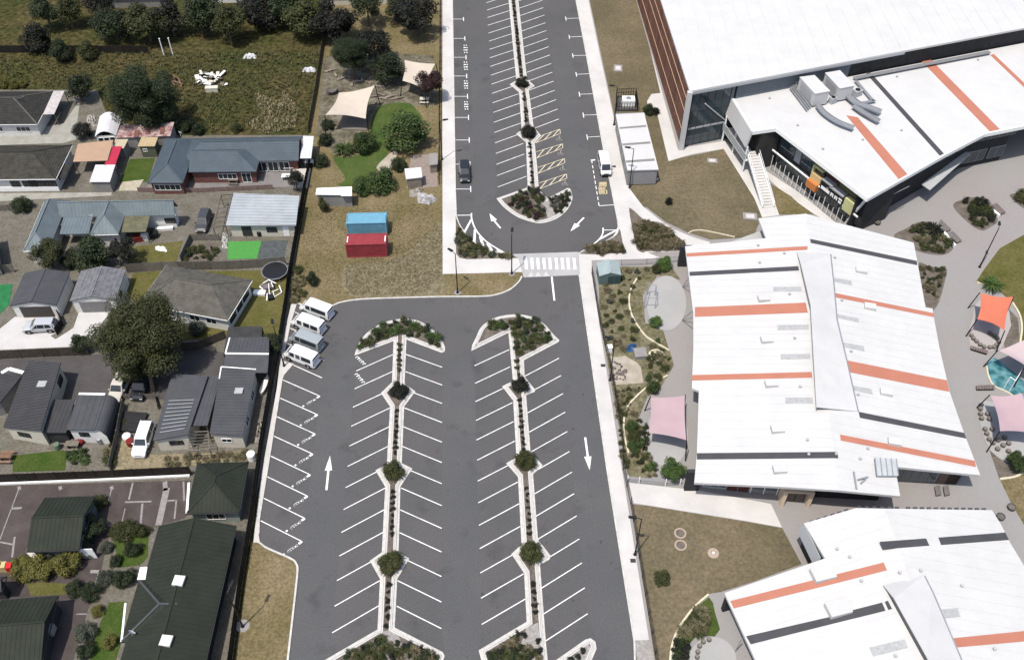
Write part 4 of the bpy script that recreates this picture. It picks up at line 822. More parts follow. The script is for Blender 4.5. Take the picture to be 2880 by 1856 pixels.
t = thing('porch_link', 'low slate roof linking the two white cottages', 'roof link', L3(2050, 800)); slab(t, 'roof', [L3(1885, 1065, 2.9), L3(2090, 1060, 2.9), L3(2225, 560, 2.9), L3(2085, 560, 2.9)], slate_roof, .12, 'seam', .5); posts(t, [L3(1900, 1058, 2.8), L3(2075, 1055, 2.8)])
t = thing('pergola', 'small gabled pergola frame between the two slate-roofed cottages', 'pergola', L3(2000, 1250)); A = [L3(1905, 1320, 1.9), L3(2110, 1300, 1.9), L3(2095, 1120, 2.3), L3(1900, 1130, 2.3)]
for i in range(4): mb = MB(); mb.bar(A[i], A[(i+1) % 4], .1, .12); obj('beam', mb, timber_grey, t)
for k in range(1, 6): mb = MB(); mb.bar(lerp(A[0], A[3], k/6), lerp(A[1], A[2], k/6), .06, .1); obj('rafter', mb, timber_grey, t)
posts(t, A)
t = thing('shed', 'dark flat-roofed outbuilding with a white ridge strip, half in the tree shade', 'shed', M3(340, 400))
slab(t, 'roof', [M3(165, 178, 3.0), M3(562, 168, 3.0), M3(560, 340, 3.2), M3(122, 335, 3.2)], slate_roof, .12, 'seam', .5); slab(t, 'roof', [M3(122, 336, 3.2), M3(560, 342, 3.2), M3(545, 530, 2.8), M3(440, 528, 2.8), M3(100, 500, 2.8)], slate_roof, .12, 'seam', .5)
mb = MB(); mb.bar(M3(122, 336, 3.25), M3(558, 342, 3.25), .25, .06); mb.bar(M3(165, 178, 3.05), M3(122, 336, 3.25), .18, .06); obj('white_ridge', mb, white_trim, t)
q = offset([xy(p) for p in (M3(115, 500), M3(540, 525), M3(555, 175), M3(170, 185))], .35, True); mb = MB(); mb.prism(q, 0, 2.7); obj('wall', mb, dark_wall, t)
# ---- H11 dark green roofs, bottom left
ze = 2.7
r = Rect(L4(1450, 400, ze), L4(1862, 386, ze), L4(1935, -5, ze)); t, q, _ = simple_house('house', 'square dark green hip-roofed unit at the corner by the boundary fence', r, ze, 1.6, 'v', 'hip', 'hip', green_roof, mat('pale_green_wall', (.22, .25, .23), .8, var=.1, scale=1.5), 'seam', .5, gut=metal_dark)
mb = MB(); mb.bar(L4(1472, 158, 2.85), L4(1456, 396, 2.75), .28, .1); obj('white_fascia', mb, white_trim, t); window(t, q[0], q[1], .5, 2.2, 1.2, .7, mull=2)
r = Rect(L4(205, 692, ze), L4(618, 678, ze), L4(738, 262, ze)); t, q, _ = simple_house('house', 'gabled dark green unit standing alone in the brown yard', r, ze, 1.3, 'u', 'gable', 'gable', green_roof, mat('grey_green_wall', (.10, .115, .108), .8, var=.1, scale=1.5), 'seam', .5, gut=metal_dark)
window(t, q[1], q[2], .35, 1.5, 1.1, .9); panel_on(t, 'sliding_door', q[0], q[1], 5.0, 6.6, .1, 2.1, white_trim)
slab(t, 'deck', [L4(205, 702, .3), L4(330, 702, .3), L4(370, 765, .3), L4(270, 765, .3)], mat('pale_deck', (1, 1, 1)), .25, 'seam', .3)
A, B = L4(905, 1660, ze), L4(1575, 1660, ze); C = L4(1785, 492, ze)
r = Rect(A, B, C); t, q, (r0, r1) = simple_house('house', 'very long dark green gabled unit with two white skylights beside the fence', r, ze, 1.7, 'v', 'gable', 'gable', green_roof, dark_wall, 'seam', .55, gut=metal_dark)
mb = MB(); w = Rect(L4(925, 1395, ze), L4(990, 1085, ze), L4(1290, 1120, ze)); 
wv = Rect(L4(940, 1400, ze), xy(L4(940, 1400, ze))+xy(r.u)*.62, L4(1080, 915, ze)+xy(r.u)*.62); c0_, c1_ = roof_block(mb, wv, ze, 1.5, 'u', 'hip', 'gable', 'seam', .55); obj('wing_roof', mb, green_roof, t)
caps(t, [(c0_, c1_), (wv.p(0, 0, ze), c0_), (wv.p(0, 1, ze), c0_)], slate_roof); mb = MB(); wall_block(mb, wv, ze); obj('wing_wall', mb, dark_wall, t)
mb = MB(); mb.bar(L4(978, 1095, 2.75), L4(947, 1395, 2.75), .22, .1); obj('white_fascia', mb, white_trim, t)
slab(t, 'porch_roof', [L4(1092, 815, 2.75), L4(1148, 812, 2.85), L4(1132, 910, 2.85), L4(1068, 912, 2.75)], white_trim, .08)
for x, y in ((1395, 925), (1297, 1392)):
    s = on(plane3(r0, r1, r.p(1, 0, ze)), L4, x, y, .1); mb = MB(); mb.box((s.x, s.y, s.z), (1.15, 1.15, .3), -.1); obj('skylight', mb, mat('white_skylight', (.5, .5, .48), .4), t)
dish(t, L4(1035, 1345, 3.3), mat('white_sheet', (1, 1, 1)))
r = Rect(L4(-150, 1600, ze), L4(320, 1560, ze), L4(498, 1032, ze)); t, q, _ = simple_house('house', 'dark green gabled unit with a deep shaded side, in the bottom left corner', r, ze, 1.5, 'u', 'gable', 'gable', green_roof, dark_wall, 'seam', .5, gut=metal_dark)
mb = MB(); s = L4(385, 1290, 2.0); mb.box((s.x, s.y, 1.6), (.7, 1.0, 1.0)); obj('meter_box', mb, grey_wall, t)
r = Rect(L4(-260, 1010, ze), L4(10, 1000, ze), L4(78, 885, ze)); simple_house('house', 'sliver of dark roof behind the yellow bush at the left edge', r, ze, .8, 'u', 'gable', 'gable', metal_dark, dark_wall, 'seam', .5, gut=metal_dark)
# garden sheds of the middle yards
t, q = canopy('garden_shed', 'grey garage with a flat white roof in two steps at the end of the field', [M1(1040, 1430, 2.6), M1(1395, 1415, 2.6), M1(1395, 1500, 2.6), M1(1030, 1495, 2.6)], mat('bright_white_sheet', (.62, .63, .63), .5), None, 'garage', grey_wall); slab(t, 'roof_step', [M1(1285, 1420, 2.75), M1(1395, 1415, 2.75), M1(1395, 1508, 2.75), M1(1285, 1508, 2.75)], mat('bright_white_sheet', (1, 1, 1)), .08)
t, q = canopy('garden_shed', 'cedar-clad garden shed with a pale roof in the play garden corner', [M1(1925, 1235, 2.4), M1(2092, 1220, 2.4), M1(2105, 1320, 2.2), M1(1940, 1340, 2.2)], mat('white_sheet', (1, 1, 1)), None, 'shed', mat('tan_boards', (.2, .17, .135), .8, var=.2, scale=2))
for k in range(7): panel_on(t, 'cladding_board', q[0], q[1], .02, (q[1]-q[0]).length-.02, .05+k*.27, .29+k*.27, mat('tan_boards', (1, 1, 1)), 0, .025)
t, q = canopy('garden_shed', 'little grey lean-to hut against the eastern fence of the play garden', [M1(2180, 1080, 2.1), M1(2260, 1075, 2.1), M1(2260, 1190, 1.9), M1(2170, 1200, 1.9)], mat('grey_sheet', (.2, .19, .18), .7, var=.1, scale=1), None, 'shed', mat('tan_boards', (1, 1, 1)))
# ============================================================ SCHOOL BUILDINGS
def roof_sheet(root, nm, pts, m, thick=.22, style=None, pitch=.6, **k): return slab(root, nm, pts, m, thick, style, pitch, **k)
def band(root, pl, quads, m, nm='roof_band', up=.035, th=.03):
    for q in quads: slab(root, nm, [on(pl, f, x, y, up) for f, x, y in q], m, th)
def walls(root, pts, z, m, z0=0.0, nm='wall'):
    mb = MB(); mb.prism([xy(p) for p in pts], z0, z); return obj(nm, mb, m, root)
def vent(root, pl, f, x, y, r=.13, h=.22):
    p = on(pl, f, x, y); mb = MB(); mb.tube(p-Vector((0, 0, .1)), p+Vector((0, 0, h)), r, r, 8); mb.tube(p+Vector((0, 0, h)), p+Vector((0, 0, h+.1)), r*1.5, r*1.2, 8); obj('roof_vent', mb, mat('pale_vent', (.33, .33, .33), .6), root)

# ---------------- hall with timber west wall and the two-storey wing
t = thing('school_hall', 'tall white-roofed school hall with a brown timber wall and a two-storey glazed wing', 'school building', (28.6, 132, 0))
P0 = V((28.6, 132.0, 0)); FD = V((39.7, 12.75, 0)).normalized(); WD = V((-.06, 1, 0)).normalized()
P1 = P0+FD*110; P3 = P0+WD*75; P2 = P1+WD*75; HZ = 11.5
roof_sheet(t, 'hall_roof', [xy(P0, HZ), xy(P1, HZ), xy(P2, HZ+1.2), xy(P3, HZ+1.2)], white_metal, .35, 'seam', 2.4, rw=.05, rh=.03)
ins = .25
hall = [P0+FD*.6+WD*.8, P1+WD*.8, P2, P3+FD*.3]; walls(t, hall, HZ-.3, dark_wall, nm='hall_wall')
# timber cladding of the west wall: tall boards between three horizontal battens
wl = 74; mbb = MB(); n = Vector((-1, 0, 0))
cl = mat('rust_brown_cladding', (.13, .062, .045), .75, var=.25, scale=1.5, obj_rand=.22)
for k in range(62):
    a = P0+WD*(.9+k*1.18)+FD*.12
    mb = MB(); mb.bar(xy(a, 5.65), xy(a+WD*1.14, 5.65), .12, 10.6); obj('cladding_panel', mb, cl, t)
for z in (3.2, 6.8, 9.2):
    mb = MB(); mb.bar(xy(P0+WD*.9+FD*.03, z), xy(P0+WD*wl+FD*.03, z), .14, .09); obj('batten', mb, mat('tan_batten', (.34, .24, .16), .7), t)
mb = MB(); a = P0+FD*.05; mb.bar(xy(a, 0), xy(a, HZ-.1), .75, .7, WD); obj('portal_frame', mb, white_metal, t)
mb = MB(); mb.bar(xy(P0+FD*.3+WD*.2, HZ-.45), xy(P0+FD*40+WD*.2, HZ-.45), .5, .5); obj('fascia', mb, mat('grey_fascia', (.33, .34, .35), .6), t)
# glazed south end of the hall: dark glass with a mid transom, mullions and braces
A = P0+FD*.9+WD*.55; B = P0+FD*7.9+WD*.55
for z0, z1 in ((.1, 3.4), (3.8, 10.4)):
    for k in range(5):
        a, b = lerp(A, B, k/5), lerp(A, B, (k+1)/5); mb = MB(); mb.bar(xy(lerp(a, b, .02), (z0+z1)/2), xy(lerp(a, b, .98), (z0+z1)/2), .06, z1-z0); obj('glass_panel', mb, blue_glass, t)
for z, w in ((3.6, .35), (10.5, .3), (7.1, .07), (1.6, .06)):
    mb = MB(); mb.bar(xy(A, z), xy(B, z), .16, w); obj('transom', mb, mat('grey_fascia', (1, 1, 1)) if w > .2 else slate_roof, t)
for k in range(6):
    mb = MB(); p = lerp(A, B, k/5)-WD*.06; mb.bar(xy(p, .1), xy(p, 10.5), .07, .07); obj('mullion', mb, slate_roof, t)
mb = MB(); mb.bar(xy(lerp(A, B, .35)-WD*.1, 8.2), xy(lerp(A, B, .98)-WD*.1, 4.0), .16, .16); obj('brace', mb, white_metal, t)
for k, (x0, x1) in enumerate(((8.0, 8.5), (8.9, 30))): walls(t, [P0+FD*x0+WD*.5, P0+FD*x1+WD*.5, P0+FD*x1+WD*1.2, P0+FD*x0+WD*1.2], HZ-.4, mat('blue_grey_panel', (.11, .125, .14), .6, var=.06, scale=1), 0, 'end_panel')
# ---- the wing
WZ = 8.0
E0, E1, E2, E3 = xy(P0+FD*8.4+WD*.45, WZ), R1(1066, 866, WZ), R1(1300, 832, WZ), R2(430, 1540, WZ)
east = [R2(840, 1310, WZ), R2(1210, 1100, WZ), R2(1610, 890, WZ), R2(2006, 810, WZ), R2(3200, 560, WZ)]
wing_top = [xy(P0+FD*95+WD*.45, WZ)]
WPL = (Vector((0, 0, WZ)), Vector((0, 0, 1)))
roof_sheet(t, 'wing_roof', [E0, E1, E2, E3]+east+wing_top, white_metal, .4)
mb = MB(); mb.strip([E0, E1, E2, E3]+east, .28, WZ-.55, WZ+.12, .1); obj('parapet', mb, white_trim, t)
for q in ([(R2, 905, 85), (R2, 1000, 72), (R2, 1772, 850), (R2, 1672, 872)], [(R2, 215, 700), (R2, 330, 720), (R2, 842, 1305), (R2, 752, 1352)], [(R2, 1668, 95), (R2, 1700, 82), (R2, 2030, 395), (R2, 2030, 440)]): band(t, WPL, [q], orange_roof)
band(t, WPL, [[(R2, 335, 190), (R2, 382, 185), (R2, 1212, 1100), (R2, 1172, 1122)]], dark_roof)
for f, x, y in ((R2, 725, 315), (R2, 1540, 145), (R2, 770, 855), (R2, 380, 950), (R1, 1232, 532), (R1, 1515, 805), (R1, 1768, 1043)): vent(t, WPL, f, x, y)
mb = MB(); mb.bar(on(WPL, R2, 285, 350, .5), on(WPL, R2, 1650, 85, .5), .75, .12); obj('cable_tray', mb, grey_steel, t)
for k in range(14):
    p = lerp(on(WPL, R2, 285, 350), on(WPL, R2, 1650, 85), (k+.5)/14); mb = MB(); mb.bar(p, p+Vector((0, 0, .45)), .1); obj('tray_foot', mb, grey_steel, t)
mb = MB(); mb.bar(on(WPL, R2, 300, 370, .5), on(WPL, R2, 480, 580, .5), .5, .1); mb.bar(on(WPL, R2, 500, 575, .5), on(WPL, R2, 350, 600, .5), .5, .1); obj('cable_tray', mb, grey_steel, t)
for a, b, w in (((0, 200), (600, 85), .5), ((740, 60), (1150, 30), .5), ((230, 40), (280, 180), .8)):
    mb = MB(); mb.bar(on(WPL, R2, *a, 1.2), on(WPL, R2, *b, 1.2), w, .3); obj('roof_duct', mb, grey_steel, t)
# west screen of the wing, balcony and columns
d = (xy(E1)-xy(E0)).normalized(); nw = Vector((d.y, -d.x, 0))
if nw.x > 0: nw = -nw
a, b = xy(E0)+nw*.25, xy(E1)+nw*.25
mb = MB(); mb.hexa([xy(a+nw*.5, 5.1), xy(b+nw*.5, 5.1), xy(b+nw*.2, 5.1), xy(a+nw*.2, 5.1)], [xy(a, WZ+.1), xy(b, WZ+.1), xy(b-nw*.3, WZ+.1), xy(a-nw*.3, WZ+.1)]); obj('white_screen', mb, white_metal, t)
c, e = R1(770, 790, 3.4), R1(985, 1130, 3.0); mb = MB(); mb.bar(xy(c, 3.2), xy(e, 3.2), .12, 1.2); obj('balustrade', mb, mat('grey_mesh', (.3, .31, .31), .6, var=.25, scale=5), t)
for f, x, y in ((R1, 752, 965), (R1, 855, 1085), (R1, 955, 1272)):
    p = f(x, y); mb = MB(); mb.bar(xy(p, 0), xy(p, 5.2), .22); obj('column', mb, white_trim, t)
walls(t, [xy(E0)-nw*1.6, xy(E1)-nw*1.6, xy(E2)+V((1.2, .8, 0)), P0+FD*14+WD*.4, P0+FD*8.2+WD*.4], WZ-.45, dark_wall)
mb = MB(); q = [xy(c, 2.55), xy(e, 2.55), xy(e-nw*2.4, 2.55), xy(c-nw*2.4, 2.55)]; mb.hexa([p-Vector((0, 0, .25)) for p in q], q); obj('balcony_floor', mb, white_trim, t)
# long south-west front: two floors of panels and glazing
dF = (xy(E3)-xy(E2)).normalized(); nF = Vector((dF.y, -dF.x, 0))
if nF.x > 0: nF = -nF
Wa = xy(E2)-nF*1.6; Wb = xy(E3)-nF*1.6-dF*1.0; LF = (Wb-Wa).length
walls(t, [Wa, Wb, Wb-nF*6, Wa-nF*6], WZ-.45, dark_wall)
olive_p = mat('olive_panel', (.10, .094, .045), .7, var=.06, scale=1); rust_p = mat('maroon_panel', (.075, .03, .026), .7, var=.08, scale=1); cream_p = mat('cream_panel', (.5, .36, .18), .7); orange_p = mat('orange_panel', (.42, .155, .05), .7); lime_p = mat('pale_lime_panel', (.42, .42, .21), .7, var=.08, scale=2); grey_p = mat('pale_grey_panel', (.24, .25, .26), .6)
def fpanel(nm, x0, x1, z0, z1, m, d0=0.0, d1=.08):
    p = [Wa+dF*x0+nF*d0, Wa+dF*x1+nF*d0, Wa+dF*x1+nF*d1, Wa+dF*x0+nF*d1]; mb = MB(); mb.hexa([xy(v, z0) for v in p], [xy(v, z1) for v in p]); return obj(nm, mb, m, t)
mb = MB(); mb.bar(xy(Wa+nF*1.0-dF*.5, 3.5), xy(Wb+nF*1.0, 3.5), .18, .22); obj('floor_edge', mb, white_trim, t)
for k in range(4): fpanel('glass_panel', .3+k*.85, 1.1+k*.85, 3.9, 7.0, blue_glass)
fpanel('wall_panel', 3.9, 5.2, 3.8, 6.4, grey_p, 0, .25)
for k in range(4): fpanel('glass_panel', 5.3+k*.75, 6.0+k*.75, 3.9, 6.6, blue_glass)
fpanel('wall_panel', 8.4, 11.1, 5.6, 7.4, olive_p, 0, .12); fpanel('wall_panel', 11.15, 13.7, 5.4, 7.4, rust_p, 0, .12); fpanel('wall_panel', 13.75, 17.2, 5.2, 7.4, olive_p, 0, .12)
fpanel('window_surround', 8.5, 8.75, 2.7, 6.3, lime_p, 0, .9); fpanel('window_surround', 8.75, 10.7, 6.0, 6.3, lime_p, 0, .9); fpanel('glass_panel', 8.75, 10.7, 4.9, 6.0, glass, 0, .4)
fpanel('wall_panel', 8.7, 10.7, 3.75, 4.9, cream_p, .1, .95); fpanel('wall_panel', 8.6, 10.7, 2.5, 3.75, orange_p, .8, 1.6)
fpanel('canopy', 10.9, 13.2, 5.0, 5.2, grey_p, 0, 1.1); fpanel('canopy', 12.7, 15.7, 4.75, 4.95, grey_p, 0, 1.1)
sg = fpanel('sign_board', 11.0, 16.0, 3.3, 4.75, mat('black_sign', (.012, .013, .014), .5), .4, 1.1)
def sg_mark(x0, x1, z0, z1, m=white_trim):
    p = [Wa+dF*x0+nF*1.1, Wa+dF*x1+nF*1.1, Wa+dF*x1+nF*1.13, Wa+dF*x0+nF*1.13]; mb = MB(); mb.hexa([xy(v, z0) for v in p], [xy(v, z1) for v in p]); o = obj('sign_lettering', mb, m, t); o.parent = sg
    o.data.transform(Matrix.Translation(-Vector((0, 0, 0))))
sg_mark(11.25, 13.1, 3.6, 4.15); sg_mark(12.3, 12.7, 4.25, 4.5, grey_p)
for x in (13.35, 14.2):                       # two ring-shaped characters
    sg_mark(x, x+.18, 3.55, 4.2); sg_mark(x+.42, x+.6, 3.55, 4.2); sg_mark(x+.18, x+.42, 4.05, 4.2); sg_mark(x+.18, x+.42, 3.8, 3.92)
sg_mark(15.05, 15.75, 4.05, 4.35); sg_mark(15.1, 15.7, 3.5, 3.85)
fpanel('wall_panel', 16.1, 18.3, 2.9, 5.1, lime_p, .2, 1.1)
for k in range(10): fpanel('glass_panel', .6+k*1.78, 2.25+k*1.78, .3, 3.2, glass, 0, .1)
for k in range(18):
    p = Wa+dF*(.5+k*1.02)+nF*1.3; mb = MB(); mb.bar(xy(p, .1), xy(p, 2.2 if k % 3 else 2.9), .08, .08); obj('fence_post', mb, white_trim, t)
for z in (.5, 1.1):
    mb = MB(); mb.bar(xy(Wa+dF*.5+nF*1.3, z), xy(Wa+dF*17.9+nF*1.3, z), .05, .05); obj('handrail', mb, grey_steel, t)
p = R4(130, 240); mb = MB(); mb.bar(xy(p, 0), xy(xy(E3)-nF*.6-dF*.5, WZ-.4), .3); obj('column', mb, white_trim, t)
# outside stair
sa, sb = R3(1190, 90), R1(1055, 1060, 3.4); st = MB(); n = 20; sd = (xy(sb)-xy(sa)); sn = Vector((sd.y, -sd.x, 0)).normalized()*.85
for k in range(n):
    a, b = lerp(xy(sa), xy(sb), k/n), lerp(xy(sa), xy(sb), (k+1)/n); z = 3.4*(k+1)/n; mb = MB()
    mb.hexa([xy(a-sn, z-.19), xy(a+sn, z-.19), xy(b+sn, z-.19), xy(b-sn, z-.19)], [xy(a-sn, z), xy(a+sn, z), xy(b+sn, z), xy(b-sn, z)]); obj('stair_tread', mb, concrete, t)
for s in (-1, 1):
    mb = MB(); a, b = xy(sa)+sn*s*1.1, xy(sb)+sn*s*1.1; mb.bar(xy(a, 0.25), xy(b, 3.55), .14, .5); mb.bar(xy(a, 1.0), xy(b, 4.4), .06, .06); obj('stair_stringer', mb, white_trim, t)
    for k in range(8): mb = MB(); p = lerp(a, b, k/7); mb.bar(xy(p, .2+3.4*k/7), xy(p, 1.0+3.4*k/7), .05); obj('baluster', mb, grey_steel, t)
# dark east front with a long pale canopy and windows
ew = [xy(p) for p in east[:4]]; ew = [xy(E3)]+ew; ei = offset([xy(p) for p in ew], 1.8, False) if (offset(ew, 1.8, False)[1]-ew[1]).y > 0 else offset(ew, -1.8, False)
mb = MB()
for a, b in zip(ei, ei[1:]): mb.poly([xy(a, 0), xy(b, 0), xy(b, WZ-.4), xy(a, WZ-.4)])
obj('east_wall', mb, mat('charcoal_cladding', (.03, .03, .032), .7, var=.15, scale=1), t)
mb = MB(); roof_face(mb, [R2(975, 1390, 3.2), R2(1060, 1450, 3.2), R2(1465, 1090, 3.4), R2(1420, 1060, 3.4)], .15); obj('entry_canopy', mb, mat('grey_mesh', (1, 1, 1)), t)
a, b = ei[3], ei[4]; window(t, a, b, .25, 4.5, 2.2, 1.0, grey_steel, blue_glass, mull=2); window(t, a, b, .82, 3.0, 2.2, 1.0, grey_steel, blue_glass, mull=1); window(t, a, b, .5, 9.5, 1.2, 5.2, grey_steel, blue_glass, mull=5)
for x in (.3, .55, .8): window(t, ei[2], ei[3], x, 1.8, 1.4, 4.6, grey_steel, blue_glass, mull=1)
p = R4(480, 215); mb = MB(); mb.tube(xy(p, 0), xy(p, 5.0), .05); mb.tube(xy(p, 5.0), xy(p+V((3.2, 1.6, 0)), 5.6), .05); obj('gutter_pipe', mb, grey_steel, t)
# ---- rooftop plant: separate machines standing on the wing roof
Z8 = sheet(2180, 170, .14932)
for lab, tops, bt in (('white box-shaped air handler with plain sides, nearer the hall corner', ((470, 320), (740, 285), (1030, 580), (755, 630)), 860), ('white box-shaped air handler with louvred side, farther east on the wing roof', ((950, 240), (1220, 195), (1490, 480), (1220, 530)), 790)):
    q = [Z8(x, y, 10.7) for x, y in tops]; h = thing('air_handler', lab, 'air handler', xy(centre(q), WZ+.02), group='air handlers on the wing roof'); mb = MB()
    mb.prism(q, WZ+.3, 10.6); obj('casing', mb, white_metal, h); mb = MB(); mb.prism(offset(q if area(q) > 0 else q[::-1], -.06, True), 10.6, 10.72); obj('lid', mb, white_metal, h)
    for k in range(4): mb = MB(); mb.box((q[k].x*.9+centre(q).x*.1, q[k].y*.9+centre(q).y*.1, WZ+.17), (.25, .25, .3)); obj('foot', mb, grey_steel, h)
    a, b = q[3], q[0]
    for k in range(6):
        z = 8.6+k*.32; mb = MB(); nn = (xy(b)-xy(a)).normalized(); sn_ = Vector((-nn.y, nn.x, 0)); 
        if (xy(a)+sn_-centre(q)).length < (xy(a)-centre(q)).length: sn_ = -sn_
        mb.bar(xy(lerp(a, b, .15)+sn_*.03, z), xy(lerp(a, b, .85)+sn_*.03, z), .06, .08); obj('louvre', mb, grey_steel, h)
def roof_tray(lab, pts, w, z=.7, legs=6):
    o = thing('cable_bridge', lab, 'cable tray', xy(Z8(*pts[0]), WZ)); c = curve([on(WPL, Z8, x, y, z) for x, y in pts], 5); mb = MB(); mb.strip(c, w, WZ+z-.06, WZ+z+.06); obj('tray', mb, grey_steel, o)
    for s in (-1, 1): mb = MB(); mb.strip(c, .05, WZ+z, WZ+z+.25, s*w/2); obj('side_rail', mb, grey_steel, o)
    for k in range(legs):
        p = c[int((k+.5)*(len(c)-1)/legs)]; mb = MB(); mb.bar(xy(p, WZ), xy(p, WZ+z), .07); obj('leg', mb, grey_steel, o)
roof_tray('long curved grey cable bridge nearest the stair side of the wing roof', ((780, 910), (900, 1060), (1150, 1230), (1450, 1350)), .85)
roof_tray('short grey cable bridge crossing the orange roof stripe', ((1450, 920), (1600, 1030), (1780, 1140), (1930, 1220)), .85)
roof_tray('broad pale duct bridge beside the second air handler', ((1330, 720), (1520, 880), (1750, 970), (1960, 1050)), 1.2)
o = thing('pipe_bundle', 'bundle of lagged pipes running beside the first air handler', 'pipes', xy(Z8(290, 490), WZ))
for k in range(4): mb = MB(); mb.tube(on(WPL, Z8, 270+k*30, 560-k*22, .45), on(WPL, Z8, 590+k*34, 985-k*28, .45), .13, n=8); obj('pipe', mb, grey_steel, o)
for x, y, w, lab in ((430, 400, 1.0, 'first'), (390, 480, .8, 'second'), (1530, 660, 1.3, 'third'), (1070, 800, 1.1, 'fourth'), (660, 210, 1.6, 'fifth'), (880, 290, 1.2, 'sixth')):
    p = on(WPL, Z8, x, y); o = thing('condenser_unit', {'first': 'small dark condenser against the first air handler', 'second': 'low dark condenser below the pipe bundle head', 'third': 'grey condenser fan east of the second air handler', 'fourth': 'grey condenser between the two air handlers', 'fifth': 'open grey duct mouth at the foot of the hall wall', 'sixth': 'dark condenser tight between both air handlers'}[lab], 'condenser', xy(p, WZ), group='condensers on the wing roof')
    mb = MB(); mb.box((p.x, p.y, WZ+.55), (w, w*.8, 1.0), .5); obj('casing', mb, mat('grey_fascia', (1, 1, 1)), o); mb = MB(); mb.tube((p.x, p.y, WZ+1.05), (p.x, p.y, WZ+1.15), w*.33, n=10); obj('fan', mb, black_steel, o)

# ---------------- central classroom block
t = thing('classroom_block', 'large white-roofed classroom block with orange and charcoal roof bands in the middle of the school', 'school building', (38, 85, 0))
a, b = R3(375, 465, 4.2), R5(465, 1320, 4.2); PL = plane3(a, b, R5(1650, 620, 6.0)); g0 = on(PL, R3, 1562, 145); g1 = on(PL, R6, 60, 1394); PR = plane3(g0, g1, R6(1460, 1245, 4.2))
left = [on(PL, R3, 1095, 190), g0, g1, on(PL, R5, 1250, 1355), on(PL, R5, 465, 1320), on(PL, R5, 490, 1030), on(PL, R5, 510, 415), on(PL, R5, 440, 390), on(PL, R5, 455, 0), on(PL, R3, 455, 1130), on(PL, R3, 375, 465), on(PL, R3, 1170, 385)]
right = [g0, on(PR, R4, 0, 218), on(PR, R4, 805, 430), on(PR, R4, 845, 640), on(PR, R4, 920, 1065), on(PR, R4, 990, 1076), on(PR, R4, 1000, 1150), on(PR, R6, 1060, 0), on(PR, R6, 1160, 430), on(PR, R6, 1300, 830), on(PR, R6, 1460, 1245), on(PR, R6, 620, 1162), on(PR, R6, 672, 1452), g1]
roof_sheet(t, 'roof', left, white_metal, .38, 'seam', 1.3, rw=.04, rh=.03); roof_sheet(t, 'roof', right, white_metal, .38, 'seam', 1.3, rw=.04, rh=.03)
band(t, PL, [[(R3, 385, 535), (R3, 1580, 465), (R3, 1578, 500), (R3, 390, 568)], [(R3, 470, 1066), (R3, 1560, 1020), (R3, 1582, 1118), (R3, 470, 1160)], [(R5, 440, 262), (R5, 1618, 232), (R5, 1626, 287), (R5, 440, 316)]], orange_roof)
band(t, PL, [[(R3, 415, 718), (R3, 1488, 662), (R3, 1496, 704), (R3, 420, 757)], [(R5, 490, 1030), (R5, 1870, 1017), (R5, 1882, 1078), (R5, 490, 1092)]], dark_roof)
band(t, PL, [[(R3, 1240, 866), (R3, 1515, 864), (R3, 1522, 906), (R3, 1240, 909)], [(R3, 1280, 1240), (R3, 1588, 1238), (R3, 1590, 1282), (R3, 1285, 1292)], [(R5, 1315, 57), (R5, 1600, 54), (R5, 1604, 102), (R5, 1315, 108)], [(R5, 1360, 484), (R5, 1628, 482), (R5, 1632, 541), (R5, 1362, 544)]], rooflight, 'rooflight')
band(t, PR, [[(R4, 22, 924), (R4, 1000, 1124), (R4, 1000, 1162), (R4, 25, 966)], [(R6, 140, 117), (R6, 1130, 314), (R6, 1156, 426), (R6, 165, 233)], [(R6, 80, 847), (R6, 1404, 1105), (R6, 1418, 1166), (R6, 85, 904)]], orange_roof)
band(t, PR, [[(R3, 1605, 394), (R4, 835, 610), (R4, 838, 652), (R3, 1610, 432)], [(R6, 262, 624), (R6, 1300, 831), (R6, 1322, 886), (R6, 275, 682)]], dark_roof)
band(t, PR, [[(R4, 8, 774), (R4, 190, 806), (R4, 196, 849), (R4, 10, 812)], [(R4, 40, 1130), (R4, 260, 1175), (R4, 266, 1216), (R4, 45, 1166)], [(R4, 100, 1410), (R4, 310, 1448), (R4, 322, 1501), (R4, 106, 1453)], [(R6, 195, 364), (R6, 386, 400), (R6, 402, 453), (R6, 206, 409)]], rooflight, 'rooflight')
for f, x, y in ((R3, 1348, 540), (R3, 1400, 940), (R3, 1450, 1375), (R5, 1505, 382), (R5, 1575, 905), (R3, 1105, 632), (R3, 1090, 462), (R5, 1588, 1048), (R5, 1858, 1044)): vent(t, PL, f, x, y)
for f, x, y in ((R4, 25, 582), (R4, 95, 1002), (R4, 185, 1503), (R6, 255, 460), (R6, 350, 990), (R6, 275, 1090)): vent(t, PR, f, x, y)
for f, x, y in ((R3, 1145, 990), (R5, 1218, 358), (R5, 1300, 1200), (R3, 1175, 1395), (R5, 1280, 805)):
    p = on(PL, f, x, y, .2); mb = MB(); mb.box(tuple(p), (1.5, 1.0, .55), .05); obj('roof_hatch', mb, white_metal, t)
for f, x, y in ((R4, 370, 1070), (R6, 530, 440), (R4, 285, 712), (R6, 610, 930)):
    p = on(PR, f, x, y, .2); mb = MB(); mb.box(tuple(p), (1.5, 1.0, .55), -.2); obj('roof_hatch', mb, white_metal, t)
